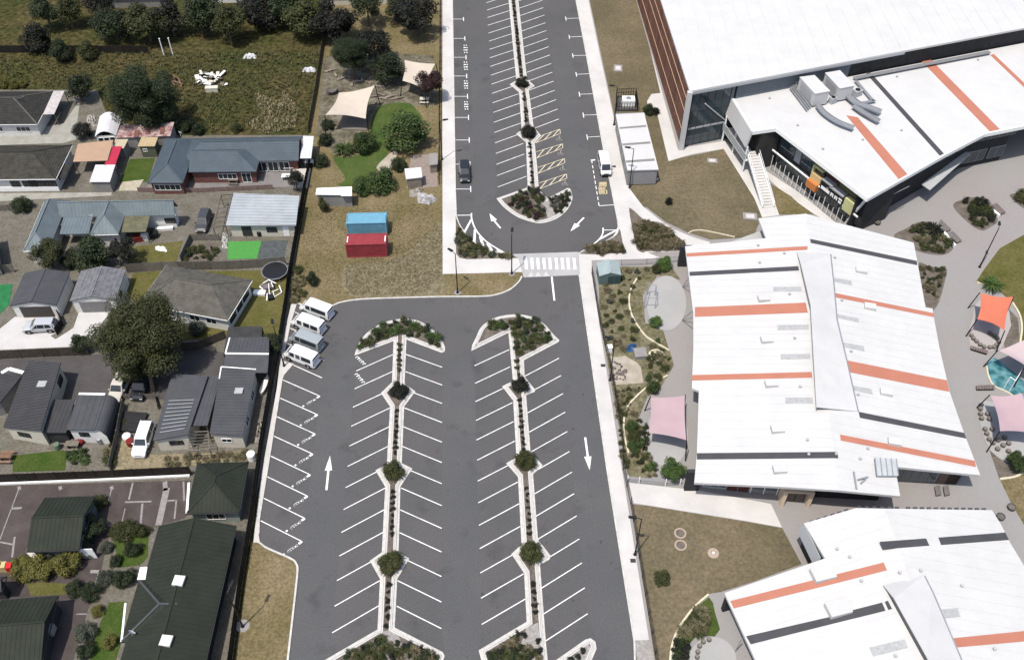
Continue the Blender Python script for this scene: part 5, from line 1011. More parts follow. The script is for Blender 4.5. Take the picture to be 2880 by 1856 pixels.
# raised clerestory strip
lt = [on(PL, R3, 1470, 530, .25), on(PL, R3, 1500, 700, 1.0), on(PL, R3, 1590, 1100, 1.15), on(PL, R5, 1616, 100, 1.15), on(PL, R5, 1650, 620, .9)]; rt = [on(PR, R3, 1800, 545, .10), on(PR, R3, 1835, 880, .12), on(PR, R3, 1862, 1190, .12), on(PR, R6, 135, 110, .12), on(PR, R6, 250, 622, .10)]
for k in range(4): roof_sheet(t, 'clerestory_roof', [lt[k], rt[k], rt[k+1], lt[k+1]], white_metal, .12)
mb = MB(); e = Vector((.15, 0, 0))
for k in range(4): mb.poly([lt[k]+e-Vector((0, 0, .1)), lt[k+1]+e-Vector((0, 0, .1)), lt[k+1]+e-Vector((0, 0, 1.5)), lt[k]+e-Vector((0, 0, 1.5))])
obj('clerestory_glass', mb, glass, t)
mb = MB(); mb.strip([rt[k] for k in range(5)], .18, rt[0].z-2, rt[0].z-1.99); 
for k in range(4): mb.bar(rt[k]+Vector((.1, 0, -.05)), rt[k+1]+Vector((.1, 0, -.05)), .16, .05)
obj('gutter', mb, grey_steel, t)
wl_ = offset([xy(p) for p in (left[:1]+[g0]+right[1:11]+[on(PR, R6, 620, 1162), g1]+left[3:])][::-1], 1.4, True)
if area(wl_) < 0: wl_ = wl_[::-1]
# walls under the roof, kept inside the eaves
base = [R3(1190, 330, 0)+V((1, -2, 0)), xy(g0)+V((0, -2, 0)), xy(right[2])+V((-1.6, -1, 0)), xy(right[6])+V((-1.8, 0, 0)), xy(right[10])+V((-2.2, 1.6, 0)), xy(right[11])+V((1.0, 1.6, 0)), V((44.2, 62.6, 0)), R5(1280, 1480)+V((0, .6, 0)), R5(470, 1390)+V((.8, .3, 0)), xy(left[6])+V((1.5, 0, 0)), xy(left[9])+V((1.6, 0, 0)), xy(left[10])+V((1.6, -1.2, 0))]
walls(t, base, 3.7, mat('pale_school_wall', (.3, .3, .29), .7, var=.08, scale=1))
S0, S1_, S2 = base[8], base[7], base[6]
Ls = (S1_-S0).length
for k in range(3): panel_on(t, 'glass_panel', S0, S1_, .2+k*.9, 1.0+k*.9, .6, 3.2, blue_glass, 0, .06)
for k in range(2): panel_on(t, 'cladding_panel', S0, S1_, 3.0+k*1.35, 4.25+k*1.35, .1, 3.4, mat('maroon_panel', (1, 1, 1)), 0, .08)
for k in range(4):
    panel_on(t, 'glass_panel', S0, S1_, 5.9+k*1.55, 7.35+k*1.55, .9, 3.3, mat('pale_blue_glazing', (.10, .12, .13), .1, spec=.6), 0, .06); panel_on(t, 'window_bar', S0, S1_, 5.8+k*1.55, 5.9+k*1.55, .1, 3.4, white_trim, 0, .14); panel_on(t, 'sill_panel', S0, S1_, 5.9+k*1.55, 7.35+k*1.55, .1, .85, grey_wall, 0, .08)
panel_on(t, 'dark_opening', S1_, S2, 3.6, (S2-S1_).length-.3, .05, 3.5, mat('charcoal_cladding', (1, 1, 1)), 0, .1)
# entrance portal in cream and red
c = R7(1310, 80); pw = (S2-S1_).normalized(); pn = Vector((pw.y, -pw.x, 0)); c = S1_+pw*1.9
def pbox(nm, x0, x1, z0, z1, d0, d1, m):
    p = [c+pw*x0+pn*d0, c+pw*x1+pn*d0, c+pw*x1+pn*d1, c+pw*x0+pn*d1]; mb = MB(); mb.hexa([xy(v, z0) for v in p], [xy(v, z1) for v in p]); obj(nm, mb, m, t)
pbox('portal_side', -1.75, -1.3, 0, 3.0, 0, 1.7, mat('cream_portal', (.52, .42, .31), .7)); pbox('portal_side', 1.3, 1.75, 0, 3.0, 0, 1.7, mat('cream_portal', (1, 1, 1))); pbox('portal_head', -1.75, 1.75, 3.0, 3.3, 0, 1.7, mat('cream_portal', (1, 1, 1)))
pbox('portal_infill', -1.3, 1.3, 2.0, 3.0, .3, 1.0, mat('red_panel', (.45, .09, .06), .6)); pbox('door', -1.0, -.05, .05, 1.95, .8, .9, mat('bronze_door', (.12, .10, .085), .5)); pbox('door', .05, 1.0, .05, 1.95, .8, .9, mat('bronze_door', (1, 1, 1)))
pbox('portal_back', -1.3, 1.3, 3.3, 3.75, 0, .5, olive_p)
# charcoal fin walls and eaves struts
for A, B, z in ((R5(365, 1385), R5(460, 1395), 4.0), (R3(310, 660), R3(372, 662), 4.0), (R5(378, 462), R5(415, 455), 2.6), (R7(660, 1085), R7(735, 1095), 3.4)):
    pass
for lab, A, z in (('s', R5(412, 1388), 4.0), ('n', R3(340, 660), 4.0)):
    mb = MB(); mb.box((A.x+.2, A.y, z/2), (1.7, .5, z)); obj('fin_wall', mb, mat('charcoal_cladding', (1, 1, 1)), t)
p = on(PL, R5, 470, 430); 
for x, y, X, Y in ((345, 870, 395, 700), (345, 870, 412, 790), (345, 1195, 382, 1080), (345, 1195, 388, 1150)):
    mb = MB(); a = R3(x, y); b = on(PL, R3, 455, Y); mb.tube(xy(a, .1), b-Vector((0, 0, .3)), .06, n=6); obj('eaves_strut', mb, grey_steel, t)
# east porch: glazed link, windows under the lower eave
a, b = base[5], base[4]; L = (b-a).length
for k in range(5): panel_on(t, 'glass_panel', a, b, .4+k*1.05, 1.35+k*1.05, .2, 3.2, mat('pale_blue_glazing', (1, 1, 1)), 0, .06)
panel_on(t, 'wall_panel', a, b, 5.8, 8.2, .1, 3.4, mat('brown_panel', (.15, .11, .09), .7, var=.1, scale=2), 0, .1); panel_on(t, 'dark_opening', a, b, 8.3, L-.2, .05, 3.5, mat('charcoal_cladding', (1, 1, 1)), 0, .1)
mb = MB(); q = [on(PR, R6, 410, 1100, .5), on(PR, R6, 620, 1110, .5), on(PR, R6, 640, 1275, .5), on(PR, R6, 430, 1275, .5)]
roof_face(mb, q, .1); obj('rooflight_box', mb, mat('frosted_glazing', (.34, .36, .37), .3, var=.1, scale=1), t)
for k in range(5): mb = MB(); mb.bar(lerp(q[0], q[1], k/4)+Vector((0, 0, .04)), lerp(q[3], q[2], k/4)+Vector((0, 0, .04)), .1, .08); obj('rooflight_bar', mb, grey_steel, t)
for x, y, X, Y in ((210, 1220, 238, 1390), (250, 1300, 350, 1272), (280, 1335, 330, 1290)):
    mb = MB(); mb.bar(on(PR, R6, x, y, .15), on(PR, R6, X, Y, .15), .16, .2); obj('roof_rail', mb, grey_steel, t)

# ---------------- south classroom block (cut by the frame)
t = thing('classroom_block', 'white-roofed classroom block with a toothed gutter edge, cut by the bottom right corner', 'school building', (38, 50, 0))
PL = plane3(R7(735, 900, 4.2), R7(1030, 1540, 4.2), R8(480, 840, 5.9)); g0 = on(PL, R8, 500, 100); g1 = on(PL, R8, 1080, 1750); PR = plane3(g0, g1, R8(1824, 640, 4.2))
left = [on(PL, R7, 735, 900), on(PL, R7, 1690, 572), on(PL, R7, 1490, 240), on(PL, R8, 230, 95), g0, g1, on(PL, R7, 1330, 2200), on(PL, R7, 1030, 1540)]
right = [g0, on(PR, R8, 1520, 115), on(PR, R8, 1600, 240), on(PR, R8, 1690, 420), on(PR, R8, 1824, 640), on(PR, R8, 2250, 1400), on(PR, R8, 2300, 1900), g1]
roof_sheet(t, 'roof', left, white_metal, .38, 'seam', 1.3, rw=.04, rh=.03); roof_sheet(t, 'roof', right, white_metal, .38, 'seam', 1.3, rw=.04, rh=.03)
band(t, PL, [[(R7, 790, 978), (R8, 0, 735), (R8, 490, 612), (R8, 522, 686), (R7, 1770, 815), (R7, 822, 1048)]], orange_roof)
band(t, PL, [[(R7, 940, 1312), (R7, 1750, 1125), (R8, 0, 1115), (R8, 475, 992), (R8, 508, 1070), (R8, 0, 1195), (R7, 985, 1388)], [(R8, 500, 985), (R8, 530, 975), (R8, 570, 1052), (R8, 535, 1062)]], dark_roof)
band(t, PR, [[(R8, 452, 416), (R8, 893, 384), (R8, 925, 452), (R8, 485, 487)], [(R8, 1010, 376), (R8, 1645, 328), (R8, 1680, 398), (R8, 1036, 446)]], dark_roof)
band(t, PR, [[(R8, 1140, 1332), (R8, 1900, 1255), (R8, 1950, 1350), (R8, 1180, 1418)]], orange_roof)
band(t, PL, [[(R8, 355, 1420), (R8, 690, 1340), (R8, 720, 1422), (R8, 390, 1505)]], rooflight, 'rooflight'); band(t, PR, [[(R8, 1010, 1060), (R8, 1195, 1045), (R8, 1220, 1127), (R8, 1060, 1142)]], rooflight, 'rooflight')
for f, x, y in ((R8, 640, 715), (R8, 275, 793), (R8, 600, 1505), (R8, 165, 565), (R7, 1800, 490)): vent(t, PL, f, x, y)
for f, x, y in ((R8, 840, 695), (R8, 1230, 840), (R8, 1540, 1440)): vent(t, PR, f, x, y)
for f, x, y in ((R7, 1665, 730), (R7, 1810, 1060)): p = on(PL, f, x, y, .25); mb = MB(); mb.box(tuple(p), (2.4, 1.6, .6), .25); obj('roof_hatch', mb, white_metal, t)
lt = [on(PL, R8, 480, 840, .3), on(PL, R8, 560, 990, 1.0), on(PL, R8, 860, 1540, 1.1), on(PL, R8, 960, 1740, 1.1)]; rt = [on(PR, R8, 870, 740, .1), on(PR, R8, 950, 900, .12), on(PR, R8, 1222, 1540, .12), on(PR, R8, 1330, 1750, .12)]
for k in range(3): roof_sheet(t, 'clerestory_roof', [lt[k], rt[k], rt[k+1], lt[k+1]], white_metal, .12)
mb = MB(); e = Vector((.15, 0, 0))
for k in range(3): mb.poly([lt[k]+e-Vector((0, 0, .1)), lt[k+1]+e-Vector((0, 0, .1)), lt[k+1]+e-Vector((0, 0, 1.5)), lt[k]+e-Vector((0, 0, 1.5))])
obj('clerestory_glass', mb, glass, t); mb = MB()
for k in range(3): mb.bar(rt[k]+Vector((.1, 0, -.05)), rt[k+1]+Vector((.1, 0, -.05)), .14, .05)
obj('gutter', mb, grey_steel, t)
edge = [on(PL, R7, 1540, 240), on(PL, R8, 230, 95), on(PR, R8, 700, 101), on(PR, R8, 1500, 113)]
for a, b in zip(edge, edge[1:]):
    n = int((b-a).length/.85); d = (b-a).normalized(); nn = Vector((-d.y, d.x, 0))
    for k in range(n): mb = MB(); p = a+d*(.85*k+.4)+nn*.14-Vector((0, 0, .12)); mb.box(tuple(p), (.42, .26, .2), math.atan2(d.y, d.x)); obj('gutter_bracket', mb, slate_roof, t)
bs = [xy(left[0])+V((1.6, -.6, 0)), xy(left[1])+V((-.2, -1.5, 0)), R7(1560, 600)+V((2.2, 0, 0)), xy(left[2])+V((1.6, -1.5, 0)), xy(left[3])+V((.5, -2, 0)), xy(right[1])+V((-1.5, -1.6, 0)), xy(right[4])+V((-2, 0, 0)), xy(right[5])+V((-2, 0, 0)), xy(right[6]), xy(left[6])+V((2, 0, 0)), xy(left[7])+V((1.8, 0, 0))]
walls(t, bs, 3.7, mat('pale_school_wall', (1, 1, 1)))
mb = MB(); a, b = on(PL, R7, 1490, 240, .05), on(PL, R7, 1650, 572, .05); w = Vector((-.25, 0, 0)); mb.hexa([a+w-Vector((0, 0, 2.0)), b+w-Vector((0, 0, 2.0)), b-Vector((0, 0, 2.0)), a-Vector((0, 0, 2.0))], [a+w*.2, b+w*.2, b, a]); obj('end_screen', mb, mat('grey_screen', (.36, .37, .38), .6), t)
walls(t, [R7(1450, 470), R7(1475, 500), R7(1545, 605), R7(1530, 620)], 1.8, dark_wall, 0, 'dark_opening')
for x, y in ((690, 1020), (770, 1040)):
    A = R7(x, y+40); mb = MB(); mb.box((A.x+.6, A.y, 1.7), (.9, .45, 3.4), .3); obj('fin_wall', mb, mat('charcoal_cladding', (1, 1, 1)), t); break
mb = MB(); mb.tube(R7(838, 1455, .1), on(PL, R7, 905, 1322)-Vector((0, 0, .3)), .06, n=6); obj('eaves_strut', mb, grey_steel, t)

# ---------------- portable classroom by the upper lot
PZ = 3.3
q = [C1(1950, 1250, PZ), C1(2265, 1243, PZ), C1(2118, 672, PZ), C1(1832, 690, PZ)]
t = thing('portable_classroom', 'long narrow white-roofed portable classroom with three grey roof strips beside the footpath', 'portable building', centre(q))
slab(t, 'roof', q, white_metal, .18, 'seam', 1.2, rw=.04); PP = plane3(*q[:3])
band(t, PP, [[(C1, 1870, 820), (C1, 2140, 797), (C1, 2142, 815), (C1, 1870, 836)], [(C1, 1898, 985), (C1, 2180, 962), (C1, 2183, 983), (C1, 1902, 1003)], [(C1, 1932, 1155), (C1, 2222, 1134), (C1, 2226, 1156), (C1, 1938, 1176)]], mat('grey_rooflight_dark', (.17, .165, .16), .5, var=.15, scale=3), 'rooflight')
w = offset([xy(p) for p in q], .15, True); walls(t, w, PZ-.18, mat('grey_cladding', (.22, .21, .21), .75, var=.08, scale=2), .25)
for k in range(6): panel_on(t, 'cladding_panel', w[0], w[1], .05, (w[1]-w[0]).length-.05, .3+k*.46, .72+k*.46, mat('grey_cladding', (1, 1, 1)), 0, .03)
for x in (.2, .4, .6, .8): window(t, w[3], w[0], x, 1.8, 1.0, 1.2, grey_steel)
mb = MB(); mb.prism([p for p in (C1(1960, 1375), C1(2262, 1362), C1(2262, 1345), C1(1965, 1360))], .1, .35); obj('step', mb, concrete, t)
q2 = [C1(1840, 715, 2.9), C1(2135, 700, 2.9), C1(2118, 670, 3.1), C1(1832, 680, 3.1)]; slab(t, 'porch_roof', q2, grey_steel, .1)
t = thing('plant_enclosure', 'dark-framed fenced plant yard with a white box at the head of the portable classroom', 'enclosure', C1(1940, 600))
A = [C1(1835, 665), C1(2050, 665), C1(2030, 515), C1(1835, 525)]
for i in range(4):
    for k in range(9): mb = MB(); p = lerp(A[i], A[(i+1) % 4], k/8); mb.bar(xy(p, .1), xy(p, 1.9), .08); obj('post', mb, black_steel, t)
    for z in (.3, 1.1, 1.85): mb = MB(); mb.bar(xy(A[i], z), xy(A[(i+1) % 4], z), .06); obj('rail', mb, black_steel, t)
mb = MB(); mb.prism(A, .1, .13); obj('floor', mb, asphalt_old, t)
c = C1(1955, 600); t = thing('heat_pump', 'white heat pump box inside the dark-framed plant yard', 'heat pump', xy(c, .13)); mb = MB(); mb.box((c.x, c.y, .85), (2.2, 1.5, 1.4)); obj('casing', mb, white_trim, t); mb = MB(); mb.tube((c.x, c.y, 1.55), (c.x, c.y, 1.6), .5, n=12); obj('fan_grille', mb, grey_steel, t)
# ============================================================ FENCES
PANEL_CACHE = {}
def fence_panel_mesh(L, h, style, m):
    key = (round(L, 2), h, style, m.name)
    if key in PANEL_CACHE: return PANEL_CACHE[key]
    mb = MB()
    if style == 'paling':
        n = max(2, int(L/.16))
        for k in range(n):
            x = (k+.5)*L/n; hh = h-.03*((k*7) % 3); mb.box((x, 0.0, hh/2+.03), (L/n*.93, .025, hh))
        for z in (.35, h-.4): mb.box((L/2, .05, z), (L, .05, .09))
    elif style == 'board':
        n = int(h/.22)
        for k in range(n): mb.box((L/2, 0, .14+k*h/n), (L, .03, h/n*.86))
    else:                                    # 'bar': thin upright bars between two rails
        n = int(L/.14)
        for k in range(n): mb.box(((k+.5)*L/n, 0, h/2+.05), (.018, .018, h-.1))
        for z in (.15, h-.08): mb.box((L/2, 0, z), (L, .035, .035))
    me = mb.mesh('fence_panel', m); PANEL_CACHE[key] = me; return me
def fence(label, pts, h=1.8, m=timber_dark, style='paling', step=2.4, pw=.12, z=0.0, name='fence', cat='fence', pm=None):
    pts = [xy(p) for p in pts]; root = thing(name, label, cat, xy(pts[0], z)); pmesh = MB(); pmesh.box((0, 0, (h+.06)/2), (pw, pw, h+.06)); pme = pmesh.mesh('post', pm or m)
    for a, b in zip(pts, pts[1:]):
        L = (b-a).length; n = max(1, round(L/step)); d = (b-a).normalized(); rz = math.atan2(d.y, d.x)
        for k in range(n+1):
            if k == n and b is not pts[-1]: continue
            o = link(bpy.data.objects.new('post', pme), root); o.location = xy(a+d*(L*k/n), 0)-xy(pts[0], 0); o.rotation_euler.z = rz
            if k < n:
                o = link(bpy.data.objects.new('fence_panel', fence_panel_mesh(L/n, h, style, m)), root); o.location = xy(a+d*(L*k/n), 0)-xy(pts[0], 0); o.rotation_euler.z = rz
    return root
fence('long black-stained paling fence along the west side of the car park', [M1(985, 1180), M2(905, 190), M2(765, 1000), M2(742, 1200), M3(665, 330), M3(600, 640), M3(490, 1300), M4(195, 450), M4(105, 1000), M4(35, 1540), ext(M4(30, 1540), -10)], 1.9, timber_dark)
fence('brown timber fence between the rough paddock and the play garden', [ext(M1(1110, 30), 40), M1(1100, 40), M1(1035, 480), M1(960, 890)], 1.6, mat('olive_timber', (.10, .085, .05), .85, var=.25, scale=2, obj_rand=.2))
fence('dark slatted fence between the play garden and the upper car park path', [ext(C1(66, 30), 40), C1(66, 30), C1(58, 700), C1(55, 1400)], 1.7, timber_dark, 'bar', 2.4, .1, .1, pm=black_steel)
fence('weathered paling fence behind the villa and the silver-roofed cottage', [L2(1290, 885), L2(1650, 860), L2(2290, 852), M2(450, 835), M2(735, 810)], 1.7, timber_grey)
fence('low grey fence between the villa garden and the cottage patio', [L2(1830, 775), L2(1930, 560), L2(2215, 560)], 1.3, timber_grey, 'board', 2.2)
fence('grey board fence beside the left garage', [L2(-200, 905), L2(0, 890), L2(150, 880)], 1.6, timber_grey, 'board')
fence('brown timber fence above the asphalt yard, along the white drive', [L3(-300, 410), L3(0, 395), L3(450, 372), L3(900, 352)], 1.7, mat('brown_paling', (.06, .05, .04), .85, var=.25, scale=2, obj_rand=.2))
fence('paling fence behind the grey-tiled house lawn, above the shaded outbuilding', [L3(1840, 305), L3(2000, 300), M3(130, 185)], 1.6, mat('brown_paling', (1, 1, 1)))
fence('short trellis fence beside the driveway island and the silver car', [L2(600, 1330), L2(640, 1420), L2(580, 1510)], 1.4, timber_dark, 'board', 1.6)
fence('long dark fence along the top of the brown yard', [L4(-250, 175), L4(0, 160), L4(760, 132), L4(1495, 98)], 1.8, timber_dark)
mb = MB(); mb.strip([L4(-250, 185), L4(0, 172), L4(760, 142), L4(1480, 108)], .22, 0, .28); o = struct('kerb', mb, white_trim)
fence('grey fence of wide boards west of the small white cottage', [L3(1125, 1520), L3(1200, 1180), L3(1260, 870)], 1.5, timber_grey)
fence('wooden bin screen by the parked cars in the asphalt yard', [L3(1150, 800), L3(1290, 795), L3(1570, 790), L3(1600, 900)], 1.0, timber_grey, 'board', 1.6)
fence('old post fence at the far left beside the drive', [L2(-150, 255), L2(0, 262), L2(200, 262)], 1.2, timber_grey, 'board', 2.0)
fence('black steel fence between the east footpath and the school gardens', [C2(1590, 900), C3(1672, 60), C3(1775, 480), C3(1900, 1200), C4(1250, 60), C4(1310, 330), C4(1400, 900), C4(1500, 1500), ext(C4(1510, 1540), -8)], 1.5, black_steel, 'bar', 2.4, .07, .1)
fence('white-posted fence at the south end of the play garden', [C4(1285, 155), C4(1375, 165), C4(1580, 185), R5(320, 1350)], 1.3, grey_steel, 'bar', 2.4, .1, .1, pm=white_trim)
fence('pale glass-like fence along the path beside the green shed', [C2(1885, 820), C2(2140, 810), R3(90, 640), R3(300, 625)], 1.2, grey_steel, 'bar', 2.6, .06, .1)
fence('wire fence round the back patio of the blue-grey house', [L1(1400, 1470), L1(2000, 1475), M1(600, 1440)], .9, mat('pink_timber', (.17, .12, .11), .85, var=.2, scale=2), 'board', 2.4)
fence('dark hedge-side fence along the head of the paddock', [L1(-300, 70), L1(500, 70), L1(1500, 75)], 1.6, timber_dark)

# ============================================================ STREET LAMPS
def lamp(label, p, h=7.8, ang=1.0, z=.1, m=black_steel):
    t = thing('street_lamp', label, 'street lamp', xy(p, z), group='black car park lamps'); x, y = p[0], p[1]; d = Vector((math.cos(ang), math.sin(ang), 0))
    mb = MB(); mb.tube((x, y, z), (x, y, h), .10, .06, 8); obj('pole', mb, m, t); mb = MB(); mb.lathe((x, y), [(.22, z), (.22, z+.06), (.13, z+.3), (.11, z+.9)], 10); obj('base', mb, m, t)
    mb = MB(); q = Vector((x, y, h)); mb.tube(q-Vector((0, 0, .1)), q+d*.6+Vector((0, 0, .1)), .05, .045, 6); obj('arm', mb, m, t)
    c = q+d*1.0+Vector((0, 0, .1)); mb = MB(); s = Vector((-d.y, d.x, 0)); 
    mb.hexa([c-d*.45-s*.22-Vector((0, 0, .06)), c+d*.45-s*.16-Vector((0, 0, .06)), c+d*.45+s*.16-Vector((0, 0, .06)), c-d*.45+s*.22-Vector((0, 0, .06))], [c-d*.4-s*.18+Vector((0, 0, .08)), c+d*.4-s*.12+Vector((0, 0, .05)), c+d*.4+s*.12+Vector((0, 0, .05)), c-d*.4+s*.18+Vector((0, 0, .08))]); hd = obj('lamp_head', mb, m, t)
    mb = MB(); mb.box((c.x, c.y, c.z-.075), (.5, .22, .02), ang); g = obj('lens', mb, rooflight, hd, org=Vector((x, y, z))); return t
lamp('lamp post on the brown verge, south-west of the crossing', C2(240, 1090), ang=2.4); lamp('lamp post on the verge right beside the zebra crossing', C2(785, 900), ang=1.5)
lamp('lamp post at the head of the portable classroom', C1(1815, 800), ang=2.9); lamp('lamp post at the foot of the portable classroom', C1(1970, 1430), ang=2.9)
lamp('lamp post alone on the school plaza by the curved lawn', R4(1450, 675), ang=1.2); lamp('lamp post beside the east footpath above the dry southern lawn', C4(1345, 720), ang=3.0)
lamp('lamp post on the grass verge at the bottom left of the car park', M4(120, 1280), ang=1.3); lamp('lamp post on the concrete strip in front of the parked vans', M3(715, 465), ang=1.9)
lamp('lamp post at the steel fence beside the sand pit', C3(1775, 610), ang=2.5); lamp('lamp post by the slatted fence opposite the black car', C1(85, 1150), ang=0.3)
for x, y, r in ((120, 1290, .75), (240, 1095, .5), (785, 905, .45)):
    p = {120: M4(120, 1275), 240: C2(240, 1090), 785: C2(785, 902)}[x]; mb = MB(); mb.tube(xy(p, .05), xy(p, .115), r, n=14); struct('lamp_footing', mb, plaza_m)

# ============================================================ VEHICLES
def loft_body(st, z0=.32):
    mb = MB(); vs = []
    for x, zb, zr, w, wr in st:
        vs += [(x, -w*.93, z0), (x, -w, z0+.25), (x, -w, zb), (x, -wr, zr), (x, -wr*.6, zr+.035), (x, wr*.6, zr+.035), (x, wr, zr), (x, w, zb), (x, w, z0+.25), (x, w*.93, z0)]
    n = 10; fs = []
    for i in range(len(st)-1):
        for k in range(n-1): fs.append([i*n+k, i*n+k+1, (i+1)*n+k+1, (i+1)*n+k])
        fs.append([i*n+n-1, i*n, (i+1)*n, (i+1)*n+n-1])
    fs += [list(range(n)), [(len(st)-1)*n+k for k in range(n)][::-1]]
    mb.add(vs, fs); return mb
def st_at(st, x):
    for a, b in zip(st, st[1:]):
        if a[0] <= x <= b[0]:
            t = (x-a[0])/(b[0]-a[0]); return [a[k]+(b[k]-a[k])*t for k in range(5)]
    return st[-1]
def vehicle(name, label, cat, st, p, heading, paint, side, screen, rear, wheels, group=None, z=.0, dark_front=False, extras=None):
    """stations run rear to front along x; side windows, screens and wheels are parts of their own"""
    t = thing(name, label, cat, (0, 0, 0), 0, group); obj('body', loft_body(st), paint, t)
    for x0, x1 in side:
        for s in (-1, 1):
            mb = MB(); q = []
            for x, f in ((x0, .12), (x1, .12), (x1, .86), (x0, .86)):
                e = st_at(st, x); q.append((x, s*(e[3]+(e[4]-e[3])*f+.012), e[1]+(e[2]-e[1])*f))
            mb.poly(q); mb.poly([(a, b-s*.008, c) for a, b, c in q][::-1]); obj('side_window', mb, glass, t)
    for nm, (x0, x1) in (('windscreen', screen), ('rear_window', rear)):
        a, b = st_at(st, x0), st_at(st, x1); mb = MB(); up = .045
        dx = .02 if nm == 'windscreen' else -.02
        q = [(x0+dx, -a[4]*.88, a[2]+up), (x0+dx, a[4]*.88, a[2]+up), (x1+dx, b[4]*.92, b[2]+up), (x1+dx, -b[4]*.92, b[2]+up)]
        mb.poly(q); mb.poly([(x, y, zz-.006) for x, y, zz in q][::-1]); obj(nm, mb, glass, t)
    W = max(e[3] for e in st)
    for x in wheels:
        for s in (-1, 1):
            mb = MB(); mb.tube((x, s*(W-.2), .33), (x, s*(W+.01), .33), .33, n=14); wh = obj('wheel', mb, rubber, t); mb = MB(); mb.tube((x, s*(W), .33), (x, s*(W+.025), .33), .2, n=10); obj('rim', mb, grey_steel, wh)
            mb = MB(); mb.box((x, s*(W-.06), .45), (.86, .14, .62)); obj('wheel_arch', mb, black_steel, t)
    f = st[-1]; b = st[0]
    for s in (-1, 1):
        mb = MB(); mb.box((f[0]-.02, s*f[3]*.76, f[1]-.02), (.14, .34, .18)); obj('headlight', mb, mat('lamp_glass', (.5, .5, .48), .2), t)
        mb = MB(); mb.box((b[0]+.01, s*b[3]*.88, b[1]-.05), (.06, .16, .4)); obj('tail_light', mb, mat('tail_lamp_red', (.25, .012, .01), .3), t)
        e = st_at(st, screen[0]+(screen[1]-screen[0])*.5); mb = MB(); mb.box((screen[0]+(screen[1]-screen[0])*.5, s*(e[3]+.1), e[1]+.08), (.12, .2, .18)); obj('mirror', mb, paint if not dark_front else black_steel, t)
    mb = MB(); mb.box((f[0]+.01, 0, .45), (.12, f[3]*1.8, .26)); mb.box((b[0]-.01, 0, .45), (.12, b[3]*1.8, .24)); obj('bumper', mb, black_steel if dark_front else paint, t)
    mb = MB(); mb.box((f[0]+.0, 0, f[1]-.06), (.08, f[3]*1.0, .14)); obj('grille', mb, black_steel, t)
    mb = MB(); mb.box((b[0]-.08, 0, .62), (.02, .36, .12)); obj('number_plate', mb, white_trim, t)
    if extras: extras(t)
    t.location = xy(p, z); t.rotation_euler = (0, 0, heading); return t
VAN = [(-2.45, .95, 1.62, .84, .74), (-2.38, 1.05, 1.95, .89, .76), (-2.0, 1.08, 2.04, .91, .78), (.9, 1.08, 2.04, .91, .78), (1.35, 1.08, 1.96, .91, .77), (2.05, 1.02, 1.14, .88, .80), (2.4, .78, .86, .82, .76)]
SUV = [(-2.3, .82, .95, .80, .74), (-2.22, .95, 1.42, .87, .68), (-1.95, .98, 1.64, .9, .68), (.15, .98, 1.68, .9, .68), (.45, .98, 1.64, .9, .68), (1.15, .98, 1.05, .9, .76), (2.0, .88, .93, .88, .74), (2.3, .62, .68, .82, .72)]
WAG = [(-2.5, .85, 1.1, .82, .74), (-2.42, .98, 1.62, .88, .72), (-2.1, 1.0, 1.75, .9, .72), (.35, 1.0, 1.76, .9, .72), (.65, 1.0, 1.7, .9, .72), (1.3, 1.0, 1.1, .9, .78), (2.25, .9, .96, .88, .74), (2.5, .62, .7, .82, .72)]
white_car = mat('white_car_paint', (.62, .62, .62), .25, spec=.5); silver_car = mat('silver_car_paint', (.30, .325, .335), .3, metal=.25, spec=.5); black_car = mat('black_car_paint', (.016, .018, .02), .2, spec=.5); beige_car = mat('beige_car_paint', (.40, .38, .34), .35, spec=.4)
BH = (M3(695, 600)-M3(1070, 765)); bh = math.atan2(BH.y, BH.x)
def van_extra(t):
    mb = MB(); mb.box((-2.47, 0, 1.25), (.03, 1.2, .02)); obj('tailgate_handle', mb, black_steel, t)
SIDE1 = [(-2.1, -.95), (-.9, .35), (.5, 1.25)]
for lab, (u, v), m, sw in (('white van farthest along the row of four, next to the dry field', (888, 857), white_car, [(-2.1, .35), (.5, 1.25)]), ('white van second from the dry field, between a white and a silver van', (865, 899), white_car, [(-2.1, -.95), (-.8, .2), (.5, 1.25)]), ('silver-grey van third in the row beside the fence', (860, 945), silver_car, [(-2.15, .4), (.5, 1.25)]), ('white van nearest the camera in the row, beside the lamp post', (845, 989), white_car, [(-2.1, -.6), (-.4, .3), (.5, 1.25)])):
    p = G(u, v, 1.75); vehicle('parked_van', lab, 'van', VAN, p, bh+.03, m, sw, (1.38, 2.02), (-2.43, -2.38), (-1.55, 1.55), 'vans parked along the fence', extras=van_extra)
def logo(t):
    for s in (-1, 1): mb = MB(); mb.tube((.35, s*.9, .95), (.35, s*.925, .95), .28, n=10); obj('door_emblem', mb, slate_roof, t)
logo(bpy.data.objects[[o.name for o in bpy.data.objects if o.get('label', '').startswith('white van nearest')][0]])
dn = math.atan2(-UPD.y, -UPD.x)
vehicle('parked_car', 'black car parked at the west kerb of the upper lot', 'car', SUV, C1(312, 1300), dn, black_car, [(-2.05, -.95), (-.85, .05), (.1, .75)], (.48, 1.12), (-2.2, -1.98), (-1.45, 1.45))
vehicle('parked_van', 'white van with a dark front parked in the marked bus bay', 'van', VAN, C1(1715, 1235), dn+.02, white_car, SIDE1, (1.38, 2.02), (-2.43, -2.38), (-1.55, 1.55), dark_front=True)
vehicle('parked_car', 'silver car with dark windows on the pale driveway', 'car', SUV, L2(425, 1455), math.pi+.08, mat('pale_silver_paint', (.4, .41, .43), .3, metal=.2, spec=.5), [(-2.05, -.95), (-.85, .05), (.1, .75)], (.48, 1.12), (-2.2, -1.98), (-1.45, 1.45), z=.03)
